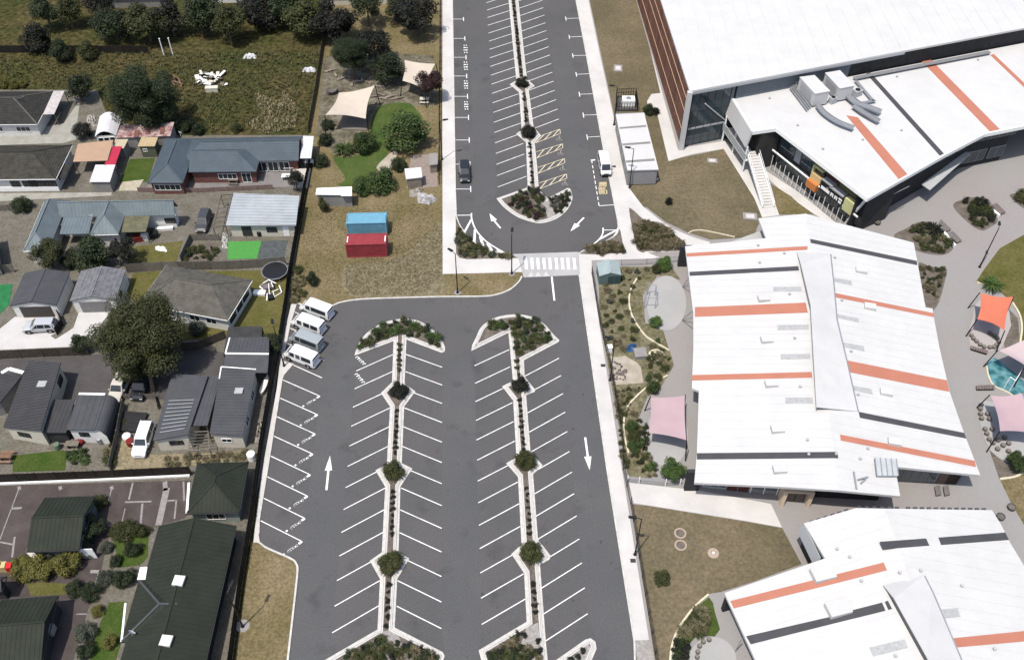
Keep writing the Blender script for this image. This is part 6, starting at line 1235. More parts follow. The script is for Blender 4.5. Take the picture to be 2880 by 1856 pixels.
vehicle('parked_van', 'beige van standing in the asphalt yard under the tree', 'van', WAG, L3(1225, 700), dn-.12, beige_car, [(-2.1, -.9), (-.8, .25), (.3, .9)], (.68, 1.27), (-2.42, -2.12), (-1.55, 1.6), z=.025)
vehicle('parked_car', 'black car in deep shade beside the beige van', 'car', SUV, L3(1440, 690), dn-.1, black_car, [(-2.05, -.95), (-.85, .05), (.1, .75)], (.48, 1.12), (-2.2, -1.98), (-1.45, 1.45), z=.025)
vehicle('parked_van', 'white van nosed out beside the shady cottage and its dark garden bed', 'van', WAG, L3(1462, 1235), dn-.06, white_car, [(-2.1, -.9), (-.8, .25), (.3, .9)], (.68, 1.27), (-2.42, -2.12), (-1.55, 1.6), z=.02)
vehicle('parked_car', 'dark car tucked between the villa fence and the pergola', 'car', SUV, L2(2060, 400), dn-.05, mat('dark_grey_paint', (.04, .042, .045), .3, spec=.5), [(-2.05, -.95), (-.85, .05), (.1, .75)], (.48, 1.12), (-2.2, -1.98), (-1.45, 1.45))

# ============================================================ SHIPPING CONTAINERS
def container(label, a, b, paint, corner):
    d = (xy(b)-xy(a)).normalized(); t = thing('shipping_container', label, 'container', xy(a, .09), math.atan2(d.y, d.x), group='containers on the dry field'); L, W, H = 6.06, 2.44, 2.59
    def ribbed(nm, along, o, n, ln, h0=.16, h1=H-.12, ax='x'):
        mb = MB(); k = int(ln/.14)
        for i in range(k):
            c = (i+.5)*ln/k; dp = .02 if i % 2 else .055
            if ax == 'x': mb.box((c, o+n*(-dp), (h0+h1)/2), (ln/k*.99, .05, h1-h0))
            else: mb.box((o+n*(-dp), c, (h0+h1)/2), (.05, ln/k*.99, h1-h0))
        obj(nm, mb, paint, t, org=Vector((0, 0, 0)))
    ribbed('side_wall', 'x', .05, -1, L); ribbed('side_wall', 'x', W-.05, 1, L); ribbed('end_wall', 'y', .05, -1, W, ax='y')
    mb = MB(); k = 42
    for i in range(k): mb.box(((i+.5)*L/k, W/2, H-.05-(.02 if i % 2 else 0)), (L/k*.99, W-.1, .06))
    obj('roof', mb, paint, t, org=Vector((0, 0, 0)))
    for y in (.06, W-.06):
        for z in (.08, H-.05): mb = MB(); mb.box((L/2, y, z), (L, .12, .14)); obj('rail', mb, paint, t, org=Vector((0, 0, 0)))
    for x in (.08, L-.08):
        for z in (.08, H-.06): mb = MB(); mb.box((x, W/2, z), (.14, W, .15)); obj('cross_rail', mb, paint, t, org=Vector((0, 0, 0)))
        for y in (.08, W-.08): mb = MB(); mb.box((x, y, H/2), (.17, .17, H)); obj('corner_post', mb, paint, t, org=Vector((0, 0, 0)))
    for s in (0, 1):
        mb = MB(); mb.box((L-.03, .2+s*1.04+.5, H/2), (.06, 1.0, H-.3)); dr = obj('door', mb, paint, t, org=Vector((0, 0, 0)))
        for y in (.25, .75): mb = MB(); mb.tube((L+.02, .2+s*1.04+y, .2), (L+.02, .2+s*1.04+y, H-.2), .025, n=6); obj('lock_rod', mb, grey_steel, dr, org=Vector((0, 0, 0)))
    for x in (.2, L-.2):
        mb = MB(); mb.box((x, W/2, H+.005), (.2, 1.3, .02)); obj('roof_marking', mb, corner, t, org=Vector((0, 0, 0)))
container('red corrugated shipping container nearest the stony ground', M2(1352, 740), M2(1757, 730), mat('red_container', (.21, .035, .042), .5, var=.12, scale=1.2), white_trim)
container('blue corrugated shipping container behind the red one', M2(1358, 525), M2(1765, 516), mat('blue_container', (.115, .26, .35), .5, var=.1, scale=1.2), mat('blue_container', (1, 1, 1)))
# ============================================================ VEGETATION
def crown_mesh(nm, seed, nclump, nleaf, leaf, m, cr=.42, flat=1.0, up=.0):
    """crown of unit radius: leaf-sized faces spread over overlapping clumps"""
    rnd = random.Random(seed); cl = []
    for k in range(nclump):
        while True:
            p = Vector((rnd.uniform(-1, 1), rnd.uniform(-1, 1), rnd.uniform(-.75, 1)))
            if .25 < p.length < .78: break
        cl.append((p, cr*rnd.uniform(.7, 1.25)))
    cl.append((Vector((0, 0, 0)), .6))
    vs = []; fs = []
    for i in range(nleaf):
        c, r = cl[rnd.randrange(len(cl))]
        d = Vector((rnd.gauss(0, 1), rnd.gauss(0, 1), rnd.gauss(.15, 1))).normalized(); p = c+d*(r*(rnd.random()**.35)); p.z *= flat
        n = (d+Vector((rnd.gauss(0, .5), rnd.gauss(0, .5), rnd.gauss(.5, .5)))).normalized(); a = n.cross(Vector((rnd.gauss(0, 1), rnd.gauss(0, 1), rnd.gauss(0, 1)))).normalized(); b = n.cross(a)
        s = leaf*rnd.uniform(.6, 1.4); o = len(vs); vs += [p-a*s*.5, p+b*s*.36, p+a*s*.5, p-b*s*.36]; fs.append([o, o+1, o+2, o+3])
    me = bpy.data.meshes.new(nm); me.from_pydata([tuple(v) for v in vs], [], fs); me.materials.append(m); me.update(); return me
def tussock_mesh(nm, seed, n, m, w=.05, lift=.75):
    rnd = random.Random(seed); vs = []; fs = []
    for i in range(n):
        a = rnd.uniform(0, 6.283); L = rnd.uniform(.55, 1.0); r0 = rnd.uniform(0, .12); d = Vector((math.cos(a), math.sin(a), 0)); s = Vector((-d.y, d.x, 0))*w*rnd.uniform(.7, 1.3); h = lift*rnd.uniform(.5, 1.1)
        o = len(vs)
        for t, ww in ((0, .7), (.45, 1), (.8, .7), (1, .05)):
            p = d*(r0+L*t*(.35+.65*t))+Vector((0, 0, h*math.sin(min(1, t*1.15)*1.9)*(1 if t < .9 else .8))); vs += [p-s*ww, p+s*ww]
        for k in range(3): fs.append([o+k*2, o+k*2+1, o+k*2+3, o+k*2+2])
    me = bpy.data.meshes.new(nm); me.from_pydata([tuple(v) for v in vs], [], fs); me.materials.append(m); me.update(); return me
lf_dark = leafmat('dark_leaf', (.010, .016, .007), (.032, .045, .016)); lf_mid = leafmat('mid_leaf', (.018, .034, .009), (.055, .085, .022)); lf_olive = leafmat('olive_leaf', (.018, .024, .007), (.06, .064, .02))
lf_fresh = leafmat('fresh_leaf', (.028, .06, .012), (.085, .14, .03)); lf_yel = leafmat('yellow_leaf', (.05, .056, .012), (.15, .135, .032)); lf_straw = leafmat('straw_olive_leaf', (.06, .056, .026), (.145, .13, .072)); lf_red = leafmat('plum_leaf', (.014, .007, .007), (.042, .018, .016))
lf_brown = leafmat('dry_brown_leaf', (.055, .046, .024), (.15, .125, .075)); lf_grey = leafmat('grey_leaf', (.03, .036, .028), (.075, .085, .062)); lf_black = leafmat('blackish_leaf', (.006, .007, .005), (.022, .024, .015))
CROWN = {}
for nm, m in (('dark', lf_dark), ('mid', lf_mid), ('olive', lf_olive), ('fresh', lf_fresh), ('yellow', lf_yel), ('red', lf_red), ('brown', lf_brown), ('grey', lf_grey), ('black', lf_black)):
    if nm in ('dark', 'olive'): CROWN[nm, 'big'] = [crown_mesh('crown', 11, 44, 62000, .036, m, .32)]
    CROWN[nm, 'med'] = [crown_mesh('crown', 31+k, 17, 6500, .10, m, .40) for k in range(2)]; CROWN[nm, 'small'] = [crown_mesh('crown', 51+k, 7, 700, .19, m, .45) for k in range(2)]
TUS = {nm: [tussock_mesh('blades', 71+k, 80, m) for k in range(2)] for nm, m in (('olive', lf_olive), ('mid', lf_mid), ('brown', lf_brown), ('fresh', lf_fresh), ('black', lf_black), ('yellow', lf_straw))}
rv = random.Random(3)
def tree(label, base, r, h, kind='mid', size='med', top=None, lean=(0, 0), cat='tree', name='tree', flat=.85, tr=None, bark_m=bark, z=0.0, group=None):
    """trunk with limbs from the base, crown of radius r centred at height h"""
    t = thing(name, label, cat, xy(base, z), group=group); c = Vector((lean[0], lean[1], h)); tr = tr or max(.06, r*.055); mb = MB()
    k1 = c*.45+Vector((lean[0]*-.1, lean[1]*.1, 0)); mb.tube((0, 0, 0), k1, tr*1.25, tr*.85, 8); mb.tube(k1, c+Vector((0, 0, r*.1)), tr*.85, tr*.35, 7)
    for i in range(6 if size == 'big' else 4):
        a = i*6.283/(6 if size == 'big' else 4)+.5; e = c+Vector((math.cos(a)*r*.62, math.sin(a)*r*.62, r*.12*((i % 3)-1))); s = lerp(k1, c, .15+.12*(i % 3)); mb.tube(s, e, tr*.5, tr*.14, 6)
    tk = link(bpy.data.objects.new('trunk', mb.mesh('trunk', bark_m)), t)
    ms = CROWN[kind, size]; o = link(bpy.data.objects.new('crown', ms[rv.randrange(len(ms))]), t); o.location = c; o.rotation_euler.z = rv.uniform(0, 6.28); o.scale = (r*.9, r*.9*rv.uniform(.92, 1.06), r*flat*.85); return t
def shrub(label, base, r, kind='olive', size='small', z=.1, flat=.8, group=None, name='shrub', cat='shrub', k=.55):
    t = thing(name, label, cat, xy(base, z), group=group); mb = MB(); mb.tube((0, 0, 0), (0, 0, r*.5), .05, .03, 5); link(bpy.data.objects.new('stem', mb.mesh('stem', bark)), t)
    ms = CROWN[kind, size]; o = link(bpy.data.objects.new('foliage', ms[rv.randrange(len(ms))]), t); o.location = (0, 0, r*k); o.rotation_euler.z = rv.uniform(0, 6.28); o.scale = (r*.85, r*.85, r*flat*.85); return t
def tussock(label, base, r, kind='olive', z=.1, group=None, name='tussock', cat='tussock'):
    t = thing(name, label, cat, xy(base, z), group=group); ms = TUS[kind]
    for i in range(2): o = link(bpy.data.objects.new('blades', ms[i]), t); o.rotation_euler.z = rv.uniform(0, 6.28); s = r*(1.0 if i == 0 else .7); o.scale = (s, s, s*(.8 if i == 0 else 1.25))
    return t
# ---- trees of the west side
b_ = L1(1450, 800); tree('huge dark round tree behind the rusty shed at the top left', b_, 7.2, 6.4, 'dark', 'big', lean=tuple(G(408, 276, 6.4)-b_)[:2], flat=.95)
tree('small dark tree beside the white lean-to, left of the huge dark tree', L1(830, 560), 3.0, 3.2, 'dark', 'med'); tree('dark bush tree between the conservatory and the drive', L1(860, 920), 1.9, 1.6, 'black', 'med')
tree('big spreading olive-green tree leaning over the asphalt yard', L3(1545, 735), 7.4, 6.4, 'olive', 'big', lean=tuple(G(390, 950, 6.4)-L3(1545, 735))[:2], tr=.26, flat=.82)
tree('dark conifer-like bush at the edge of the white drive', L3(850, 300), 1.7, 1.8, 'dark', 'med')
tree('tall thin tree in front of the villa wing, leftmost of three', L2(540, 830), 2.6, 3.2, 'olive', 'med'); tree('broad dark tree in front of the villa, middle of three', L2(950, 850), 3.4, 2.9, 'dark', 'med'); tree('bare-stemmed dark tree right of the villa porch, rightmost of three', L2(1290, 790), 2.3, 3.0, 'black', 'med')
shrub('dark garden bush between two garden trees by the villa', L2(740, 800), 2.0, 'dark', 'med', 0); shrub('dark garden bush left of the villa by the old post fence', L2(240, 250), 1.9, 'dark', 'med', 0)
shrub('grey twiggy bush against the grey-tiled house wall', L2(1980, 1480), 1.6, 'grey', 'med', 0)
tree('dark tall tree at the top of the play garden, leftmost', M1(1420, 330), 4.2, 5.4, 'dark', 'big'); tree('dark tree at the top of the play garden, right of the tallest', M1(1770, 400), 3.6, 3.8, 'dark', 'med'); tree('third dark tree at the head of the play garden by the frame top', M1(1640, 180), 4.0, 4.6, 'black', 'med')
tree('plum-red tree beside the white sail and the upper car park path', M1(2190, 560), 2.7, 4.4, 'red', 'med'); tree('round dark green tree on the bright lawn', M1(1960, 1040), 4.4, 3.6, 'mid', 'med', flat=.8)
tussock('large spiky flax in the bed on the bright lawn', M1(1320, 1080), 2.2, 'mid', .1); shrub('rounded bush beside the flax on the bright lawn', M1(1500, 1050), 2.9, 'mid', 'med', .1); shrub('dark hedge bush left of the flax by the boundary', M1(1120, 990), 1.7, 'dark', 'med', .1); shrub('dark hedge bush below the left hedge by the boundary', M1(1085, 1210), 1.7, 'dark', 'med', .1); shrub('dark bush under the cream shade sail', M1(1160, 830), 1.4, 'dark', 'med', .1)
shrub('round green bush behind the white-roofed garage', M1(1510, 1470), 2.2, 'mid', 'med', .1); shrub('wide green bush right of the round bush at the garden end', M1(1730, 1440), 3.0, 'mid', 'med', .1); shrub('dark bush between the sand path and the cedar shed', M1(1870, 1240), 1.7, 'dark', 'med', .1); shrub('small dark bush under the round green tree', M1(1790, 1040), 1.1, 'dark', 'med', .1)
tree('small pointed conifer in front of the white-roofed garage', M2(1120, 270), 1.0, 1.5, 'olive', 'med', flat=1.6, z=.09); tree('small dark conifer standing alone near the parked vans', M2(1015, 1000), 1.1, 1.2, 'dark', 'med', flat=1.1, z=.09)
tree('feathery green tree behind the lamp post beside the boundary fence', M3(635, 330), 1.7, 2.2, 'dark', 'med'); tree('dark tree at the corner of the silver cottage and the fence', M2(850, 60), 1.6, 2.6, 'black', 'med')
for i, (x, y, r, k) in enumerate(((215, 870, 1.8, 'yellow'), (360, 850, 2.0, 'yellow'), (520, 820, 2.2, 'yellow'), (150, 800, 1.2, 'yellow'))): shrub('yellow-green bush in the bottom-left garden, %s' % ('second from the left', 'third from the left', 'rightmost and largest', 'leftmost and smallest')[i], L4(x, y), r, k, 'med', 0)
tree('dark tree casting shade beside the lone green unit', L4(740, 560), 1.9, 1.6, 'dark', 'med'); shrub('olive shrub at the wall of the lone green unit', L4(790, 330), 1.2, 'olive', 'med', 0); shrub('grey-green bush at the foot of the lone green unit', L4(400, 700), 1.7, 'grey', 'med', 0); shrub('grey-leaved bush right of the unit corner', L4(690, 690), 1.4, 'grey', 'med', 0)
for i, (x, y, r, k) in enumerate(((1000, 560, 1.7, 'olive'), (1110, 540, 1.2, 'olive'), (920, 560, 1.1, 'olive'), (1040, 690, 1.3, 'dark'), (900, 790, 1.0, 'dark'), (840, 680, .9, 'grey'), (970, 920, 1.6, 'dark'), (840, 920, 1.2, 'grey'), (780, 1170, .9, 'yellow'), (850, 1420, 1.1, 'yellow'), (680, 1350, 1.4, 'grey'), (610, 1000, 1.3, 'dark'), (720, 1030, 1.4, 'dark'), (670, 1480, 1.3, 'dark'))):
    shrub(('spreading olive bush at the head of the long green unit', 'small olive bush by the long unit wall', 'left olive bush at the head of the little lawn', 'dark fern bush on the little lawn', 'dark bush left of the little lawn', 'grey bush along the narrow path', 'dark bush by the white porch roof', 'grey bush opposite the white porch roof', 'cream-flowered bush beside the path', 'yellow-flowered bush near the bottom edge', 'white-speckled bush at the bottom of the path', 'dark bush beside the corner unit', 'wide dark bush on the path edge', 'dark bush at the very bottom of the path')[i], L4(x, y), r, k, 'med', 0)
shrub('dark bush on the paddock edge by the fence', L1(1990, 880), 1.6, 'dark', 'med', 0); shrub('twiggy bush on the paddock edge behind the blue-grey house', M1(240, 860), 1.3, 'olive', 'med', 0); shrub('dark shrub right of the rusty shed', L1(1860, 840), 2.1, 'dark', 'med', 0)
for i, (x, y, r) in enumerate(((60, 400, 1.6), (150, 420, 1.4), (230, 410, 1.1))): shrub('pale leafy bush on the bank above the dark hip house, %s' % ('leftmost', 'middle', 'rightmost')[i], L1(x, y), r, 'yellow', 'med', 0)
tree('dark tree on the far paddock fence, left', L1(660, 140), 2.6, 2.2, 'dark', 'med'); tree('dark tree on the far paddock fence, centre', L1(420, 60), 3.4, 3.2, 'black', 'med'); tree('dark bush tree on the far paddock fence, right', L1(920, 120), 2.2, 1.8, 'olive', 'med')
# hedge and trees that close the paddock beyond the photograph's top margin
for i in range(15):
    x = -92+i*5.3+rv.uniform(-1, 1); y = 168+rv.uniform(-2, 6)
    tree('dark tree in the belt beyond the paddock, %s from the left' % ORD[i], V((x, y, 0)), rv.uniform(3.2, 5.2), rv.uniform(3.6, 5.4), ('dark', 'olive', 'black')[i % 3], 'med', group='tree belt beyond the paddock')
# ---- lawn bushes and plants on the school side
for lab, p, r, k in (('bright round bush at the north end of the first play circle', R3(180, 690), 1.35, 'fresh'), ('bright round bush at the south end of the first play circle', R3(75, 1250), 1.05, 'fresh'), ('large round bright bush at the south end of the play garden', R5(240, 1260), 1.75, 'fresh'), ('dark bush at the pinch between both play circles', R5(40, 430), 1.2, 'mid'), ('dark green bush at the east edge by the lower play circle', R6(1800, 1170), 1.6, 'mid'), ('dark bush left of the bright bush by the play circle', R3(90, 720), .95, 'olive')): tree(lab, p, r, r*.85, k, 'med', z=.12, cat='shrub', name='round_shrub')
shrub('long dark hedge patch west of the second play circle, upper half', C3(2000, 1110), 1.1, 'mid', 'med', .12); shrub('long dark hedge patch west of the second play circle, lower half', C3(2015, 1300), 1.1, 'mid', 'med', .12); shrub('dark hedge patch at the tip of the second play circle', C3(2005, 1205), 1.1, 'olive', 'med', .12)
shrub('small dark shrub on the dry lawn south of the long path', R7(130, 800), 1.2, 'olive', 'med', .12); shrub('small dark conifer on the dry lawn by the portable classroom', R3(210, 50), .75, 'black', 'med', .12, 1.4); shrub('dark leafy shrub at the end of the portable classroom', C1(2170, 680), 1.4, 'dark', 'med', .12); shrub('dark shrub right of the leafy one by the portable classroom', C1(2230, 690), 1.0, 'black', 'med', .12)
tussock('spiky dark cabbage plant in the first plaza garden bed', R4(985, 330), 1.9, 'black', .14); tussock('spiky plant in the second plaza garden bed', R4(1460, 60), 1.6, 'black', .14); tussock('bright green palm-like plant beside the orange sail', R4(1560, 880), 2.0, 'fresh', .12)
def inside(p, poly):
    c = False; n = len(poly)
    for i in range(n):
        a, b = poly[i], poly[(i+1) % n]
        if (a[1] > p[1]) != (b[1] > p[1]) and p[0] < (b[0]-a[0])*(p[1]-a[1])/(b[1]-a[1])+a[0]: c = not c
    return c
def scatter(poly, n, rmin, seed):
    r = random.Random(seed); xs = [p[0] for p in poly]; ys = [p[1] for p in poly]; out = []; tries = 0
    while len(out) < n and tries < 4000:
        tries += 1; p = V((r.uniform(min(xs), max(xs)), r.uniform(min(ys), max(ys)), 0))
        if inside(p, poly) and all((p-q).length > rmin for q in out): out.append(p)
    out.sort(key=lambda p: p.x); return out
def plant_bed(where, poly, n, rmin, kinds, rr, seed, z=.1):
    """a bed's plants, named by their place counted from its left end"""
    for i, p in enumerate(scatter([xy(q) for q in poly], n, rmin, seed)):
        kd = kinds[(i*7+seed) % len(kinds)]; r = rr[0]+(rr[1]-rr[0])*((i*37+seed*11) % 100)/100
        if kd.startswith('t_'): tussock('%s tussock, %s from the left in %s' % ({'olive': 'olive', 'mid': 'green', 'brown': 'straw-brown', 'fresh': 'bright green', 'black': 'dark', 'yellow': 'yellow-green'}[kd[2:]], ORD[i], where), p, r*1.25, kd[2:], z, 'plants in '+where)
        else: shrub('%s shrub, %s from the left in %s' % ({'olive': 'olive', 'mid': 'green', 'brown': 'straw-brown', 'dark': 'dark', 'black': 'blackish', 'grey': 'grey', 'red': 'plum-red', 'fresh': 'bright'}[kd], ORD[i], where), p, r, kd, 'small', z, group='plants in '+where, name='bed_shrub')
plant_bed('the left island head', [M3(1475, 290), M3(1520, 200), M3(1600, 130), M3(1720, 60), M3(1860, 30), M3(1960, 25), M3(2080, 55), M3(2180, 120), M3(2260, 220), M3(2290, 280), M3(1930, 150), M3(1850, 150)], 26, .9, ['dark', 't_mid', 'olive', 't_olive', 'dark', 't_mid'], (.5, 1.0), 1)
plant_bed('the right island head', [C3(540, 110), C3(600, 40), C3(760, 0), C3(880, 0), C3(990, 20), C3(1090, 80), C3(1180, 180), C3(1120, 220), C3(900, 340), C3(850, 350), C3(800, 120), C3(750, 90)], 28, .9, ['dark', 't_olive', 'olive', 't_olive', 'mid', 'dark'], (.5, 1.0), 2)
plant_bed('the half-moon island', [C2(700, 150), C2(880, 60), C2(1000, 20), C2(1080, 100), C2(1100, 150), C2(1050, 170), C2(1130, 340), C2(1020, 350), C2(870, 290), C2(760, 210)], 26, .85, ['dark', 't_olive', 'olive', 'red', 'dark', 'black'], (.45, 1.0), 3)
plant_bed('the half-moon island east tip', [C2(1170, 150), C2(1330, 80), C2(1360, 110), C2(1350, 190), C2(1290, 270), C2(1230, 300), C2(1190, 220)], 16, .65, ['black', 'dark', 'grey'], (.4, .8), 4)
plant_bed('the bed left of the crossing', [C2(240, 440), C2(310, 520), C2(420, 620), C2(560, 690), C2(760, 735), C2(340, 740), C2(250, 700)], 40, .55, ['olive', 't_olive', 'grey', 't_yellow', 'olive'], (.35, .85), 5)
plant_bed('the bed right of the crossing', [C2(1540, 650), C2(1700, 605), C2(1830, 600), C2(1900, 640), C2(1910, 685), C2(1640, 700)], 22, .6, ['brown', 't_brown', 't_brown', 'olive'], (.5, 1.0), 6, .13)
plant_bed('the triangular path-fork bed', [C2(2060, 420), C2(2140, 400), R3(60, 260), R3(300, 410), R3(350, 490), R3(0, 505), C2(2120, 670), C2(2050, 620), C2(2030, 500)], 42, .75, ['t_brown', 'brown', 't_brown', 'olive'], (.6, 1.2), 7, .13)
plant_bed('the left island foot', [M4(1090, 1430), M4(1180, 1370), M4(1230, 1400), M4(1350, 1400), M4(1600, 1500), M4(1640, 1540), M4(880, 1540)], 34, .5, ['t_olive', 'black', 't_brown', 'dark', 't_olive'], (.4, .75), 8)
plant_bed('the right island foot', [C4(230, 1490), C4(400, 1380), C4(500, 1430), C4(560, 1440), C4(640, 1530), C4(220, 1545)], 20, .5, ['t_olive', 'dark', 't_brown', 'black'], (.45, .8), 9)
plant_bed('the first plaza garden bed', [R4(760, 300), R4(930, 250), R4(1060, 320), R4(1160, 450), R4(1150, 520), R4(1060, 535), R4(850, 490)], 26, .7, ['olive', 't_yellow', 't_olive', 'dark'], (.45, .95), 10, .14)
plant_bed('the second plaza garden bed', [R4(1310, 40), R4(1420, 30), R4(1560, 150), R4(1600, 200), R4(1460, 295), R4(1340, 200)], 24, .7, ['olive', 'dark', 't_olive', 'black'], (.5, 1.0), 11, .14)
plant_bed('the tapering plaza garden bed', [R4(870, 680), R4(1100, 705), R4(1080, 820), R4(1010, 1040), R4(940, 1040), R4(900, 860)], 20, .6, ['olive', 't_brown', 'dark'], (.35, .7), 12, .14)
plant_bed('the right-edge plaza bed', [R4(1770, -20), R4(1890, -50), R4(1960, 40), R4(1900, 80)], 14, .7, ['dark', 'olive', 't_olive'], (.6, 1.1), 13, .14)
plant_bed('the bank below the pale shed', [C2(1680, 1020), C2(1900, 850), C2(2150, 840), R3(0, 740), R3(100, 700), C2(2080, 930), C2(1975, 1080), C2(1965, 1200), C3(2000, 10), C3(2060, 120), C3(2000, 330), C3(1780, 330), C3(1720, 100)], 36, 1.2, ['t_olive', 't_yellow', 't_brown', 'olive', 't_olive', 'grey'], (.3, .75), 14, .12)
plant_bed('the bank by the sand pit', [C3(2130, 300), C3(2280, 200), R5(180, 60), R5(240, 150), R5(190, 250), R5(60, 330), C3(2150, 600), C3(2120, 480)], 16, 1.1, ['t_olive', 'olive', 't_yellow', 'mid'], (.35, .9), 15, .12)
plant_bed('the bank along the steel fence', [C3(1830, 700), C3(2080, 690), C3(1970, 850), C3(1900, 1000), C3(1910, 1200), C4(1290, 60), C4(1250, 0), C3(1860, 1000)], 30, .7, ['t_olive', 't_yellow', 'olive'], (.25, .6), 16, .12)
plant_bed('the second play circle edge', [C3(1990, 900), C3(2060, 1000), R5(10, 800), R5(30, 1050), R5(90, 1180), R5(100, 1270), R5(10, 1270), C3(1980, 1390), C3(2080, 1300), C3(2060, 1050), C3(1960, 980)], 24, .6, ['t_mid', 'olive', 'dark', 't_brown'], (.3, .7), 17, .12)
plant_bed('the grass mound by the south block', [R7(470, 1080), R7(560, 1100), R7(560, 1220), R7(450, 1330), R7(330, 1310)], 20, .6, ['t_yellow', 't_olive'], (.5, .95), 18, .13)
plant_bed('the dark bed below the grass mound', [R7(270, 1350), R7(380, 1400), R7(360, 1540), R7(250, 1530)], 10, .6, ['black', 'dark'], (.5, .9), 19, .13)
plant_bed('the cottage garden plot', [L2(1920, 640), L2(2190, 640), L2(2185, 750), L2(1860, 760)], 14, .8, ['olive', 'dark', 't_olive'], (.4, .9), 20, .05)
plant_bed('the weedy strip by the van', [L3(1190, 900), L3(1250, 1000), L3(1210, 1180), L3(1140, 1480), L3(1060, 1400), L3(1090, 1150)], 24, .8, ['t_olive', 't_yellow', 'olive'], (.4, .9), 21, .02)
plant_bed('the dry strip below the cottages', [L3(1650, 1390), L3(2200, 1370), M3(320, 1340), M3(330, 1420), L3(1700, 1480)], 20, .8, ['t_brown', 't_yellow'], (.3, .7), 22, .05)
plant_bed('the scrub beside the vans', [M2(850, 860), M2(930, 940), M2(860, 1050), M2(930, 1130), M2(820, 1180), M2(800, 1000)], 16, .8, ['t_olive', 'olive', 't_yellow'], (.4, .9), 23, .09)
plant_bed('the small vegetable garden', [L3(690, 1320), L3(900, 1320), L3(860, 1450), L3(670, 1450)], 12, .8, ['mid', 'dark', 't_mid'], (.4, .8), 24, .03)
# bushes on the widened parts of the medians
for lab, p, r, k in (('left lower island, farthest', M3(1870, 745), 1.75, 'black'), ('left lower island, middle', M4(1300, 85), 1.8, 'olive'), ('left lower island, nearest', M4(1270, 810), 1.9, 'olive'), ('right lower island, farthest', C3(865, 680), 1.6, 'black'), ('right lower island, middle', C3(925, 1450), 1.8, 'olive'), ('right lower island, nearest', C4(535, 715), 1.9, 'olive'), ('upper island, nearer the half-moon', C1(955, 905), 1.9, 'black'), ('upper island, farther from the half-moon', C1(893, 400), 1.7, 'black')):
    t = shrub('bushy flax filling the widening of the %s' % lab, p, r*.85, k, 'med', .1, .8, 'bushes at the median widenings', 'flax_bush')
    ms = TUS['olive' if k == 'olive' else 'black']
    for i in range(3): o = link(bpy.data.objects.new('blades', ms[i % 2]), t); o.location = (rv.uniform(-.4, .4)*r, rv.uniform(-.4, .4)*r, .1); o.rotation_euler.z = rv.uniform(0, 6.28); o.scale = (r*.6, r*.6, r*.6)
# clipped shrubs in the narrow medians
def median_row(where, a, b, step, r0=.40, kind='black', skip=()):
    L = (xy(b)-xy(a)).length; n = int(L/step)
    for i in range(n):
        if i in skip: continue
        p = lerp(xy(a), xy(b), (i+.5)/n)+V((rv.uniform(-.06, .06), 0, 0)); r = r0*(.75+.5*rv.random())
        if rv.random() < .06: continue
        shrub('round clipped %s shrub, %s from the top of %s' % ({'black': 'dark', 'olive': 'olive', 'mid': 'green'}[kind], ORD[i], where), p, r, kind, 'small', .1, .75, 'clipped shrubs in the medians', 'clipped_shrub')
median_row('the left lower median, upper run', M3(1882, 240), M3(1870, 640), .85, .5, 'olive'); median_row('the left lower median, second run', M3(1848, 900), M3(1832, 1430), .8, .42); median_row('the left lower median, third run', M4(1292, 210), M4(1276, 590), .8); median_row('the left lower median, last run', M4(1258, 925), M4(1238, 1310), .85)
median_row('the right lower median, upper run', C3(838, 400), C3(850, 590), .85, .45, 'olive'); median_row('the right lower median, second run', C3(868, 790), C3(905, 1340), .8); median_row('the right lower median, third run', C4(498, 185), C4(528, 590), .8); median_row('the right lower median, last run', C4(553, 930), C4(575, 1265), .85)
median_row('the upper median, top run', C1(848, 20), C1(882, 320), .9, .45); median_row('the upper median, middle run', C1(905, 480), C1(935, 780), .85, .45); median_row('the upper median, lower run', C1(963, 985), C1(995, 1400), .85, .42); median_row('the upper median beyond the frame', ext(C1(848, 20), 40), C1(848, 10), 1.3, .5)
for i, p in enumerate((C4(430, 1345), C4(480, 1350), C4(585, 1395), C4(945, 1475), C4(905, 1518), C4(850, 1540), M4(1500, 1455), M4(1550, 1485), M4(1600, 1510), M4(1480, 1500), M4(1530, 1530))):
    shrub('clipped dark shrub on gravel, %s' % ('left of a pair at the right island foot', 'right of a pair at the right island foot', 'alone by the right island foot', 'top of three on the small corner island', 'middle of three on the small corner island', 'bottom of three on the small corner island', 'top left of five at the left island foot', 'top middle of five at the left island foot', 'top right of five at the left island foot', 'bottom left of five at the left island foot', 'bottom right of five at the left island foot')[i], p, .5, 'black', 'small', .11, .75, 'clipped shrubs on the island ends', 'clipped_shrub')
# rough grass tufts of the paddock (uncountable)
mb = MB(); rg = random.Random(9)
def tufts(poly, n, seed, zb, smin, smax):
    for p in scatter_fast(poly, n, seed):
        for k in range(4):
            a = rg.uniform(0, 6.28); s = rg.uniform(smin, smax); d = V((math.cos(a), math.sin(a), 0)); w = V((-d.y, d.x, 0))*s*.22
            mb.add([xy(p, zb)-w, xy(p, zb)+w, xy(p, zb)+d*s*.8+Vector((0, 0, s))], [[0, 1, 2]])
def scatter_fast(poly, n, seed):
    r = random.Random(seed); xs = [p[0] for p in poly]; ys = [p[1] for p in poly]; c = 0
    while c < n:
        p = V((r.uniform(min(xs), max(xs)), r.uniform(min(ys), max(ys)), 0))
        if inside(p, poly): c += 1; yield p
tufts([xy(p) for p in (L1(-200, 80), M1(1080, 60), M1(960, 860), L1(1600, 880), L1(1100, 700), L1(1000, 420), L1(-200, 420))], 4200, 5, .02, .2, .6)
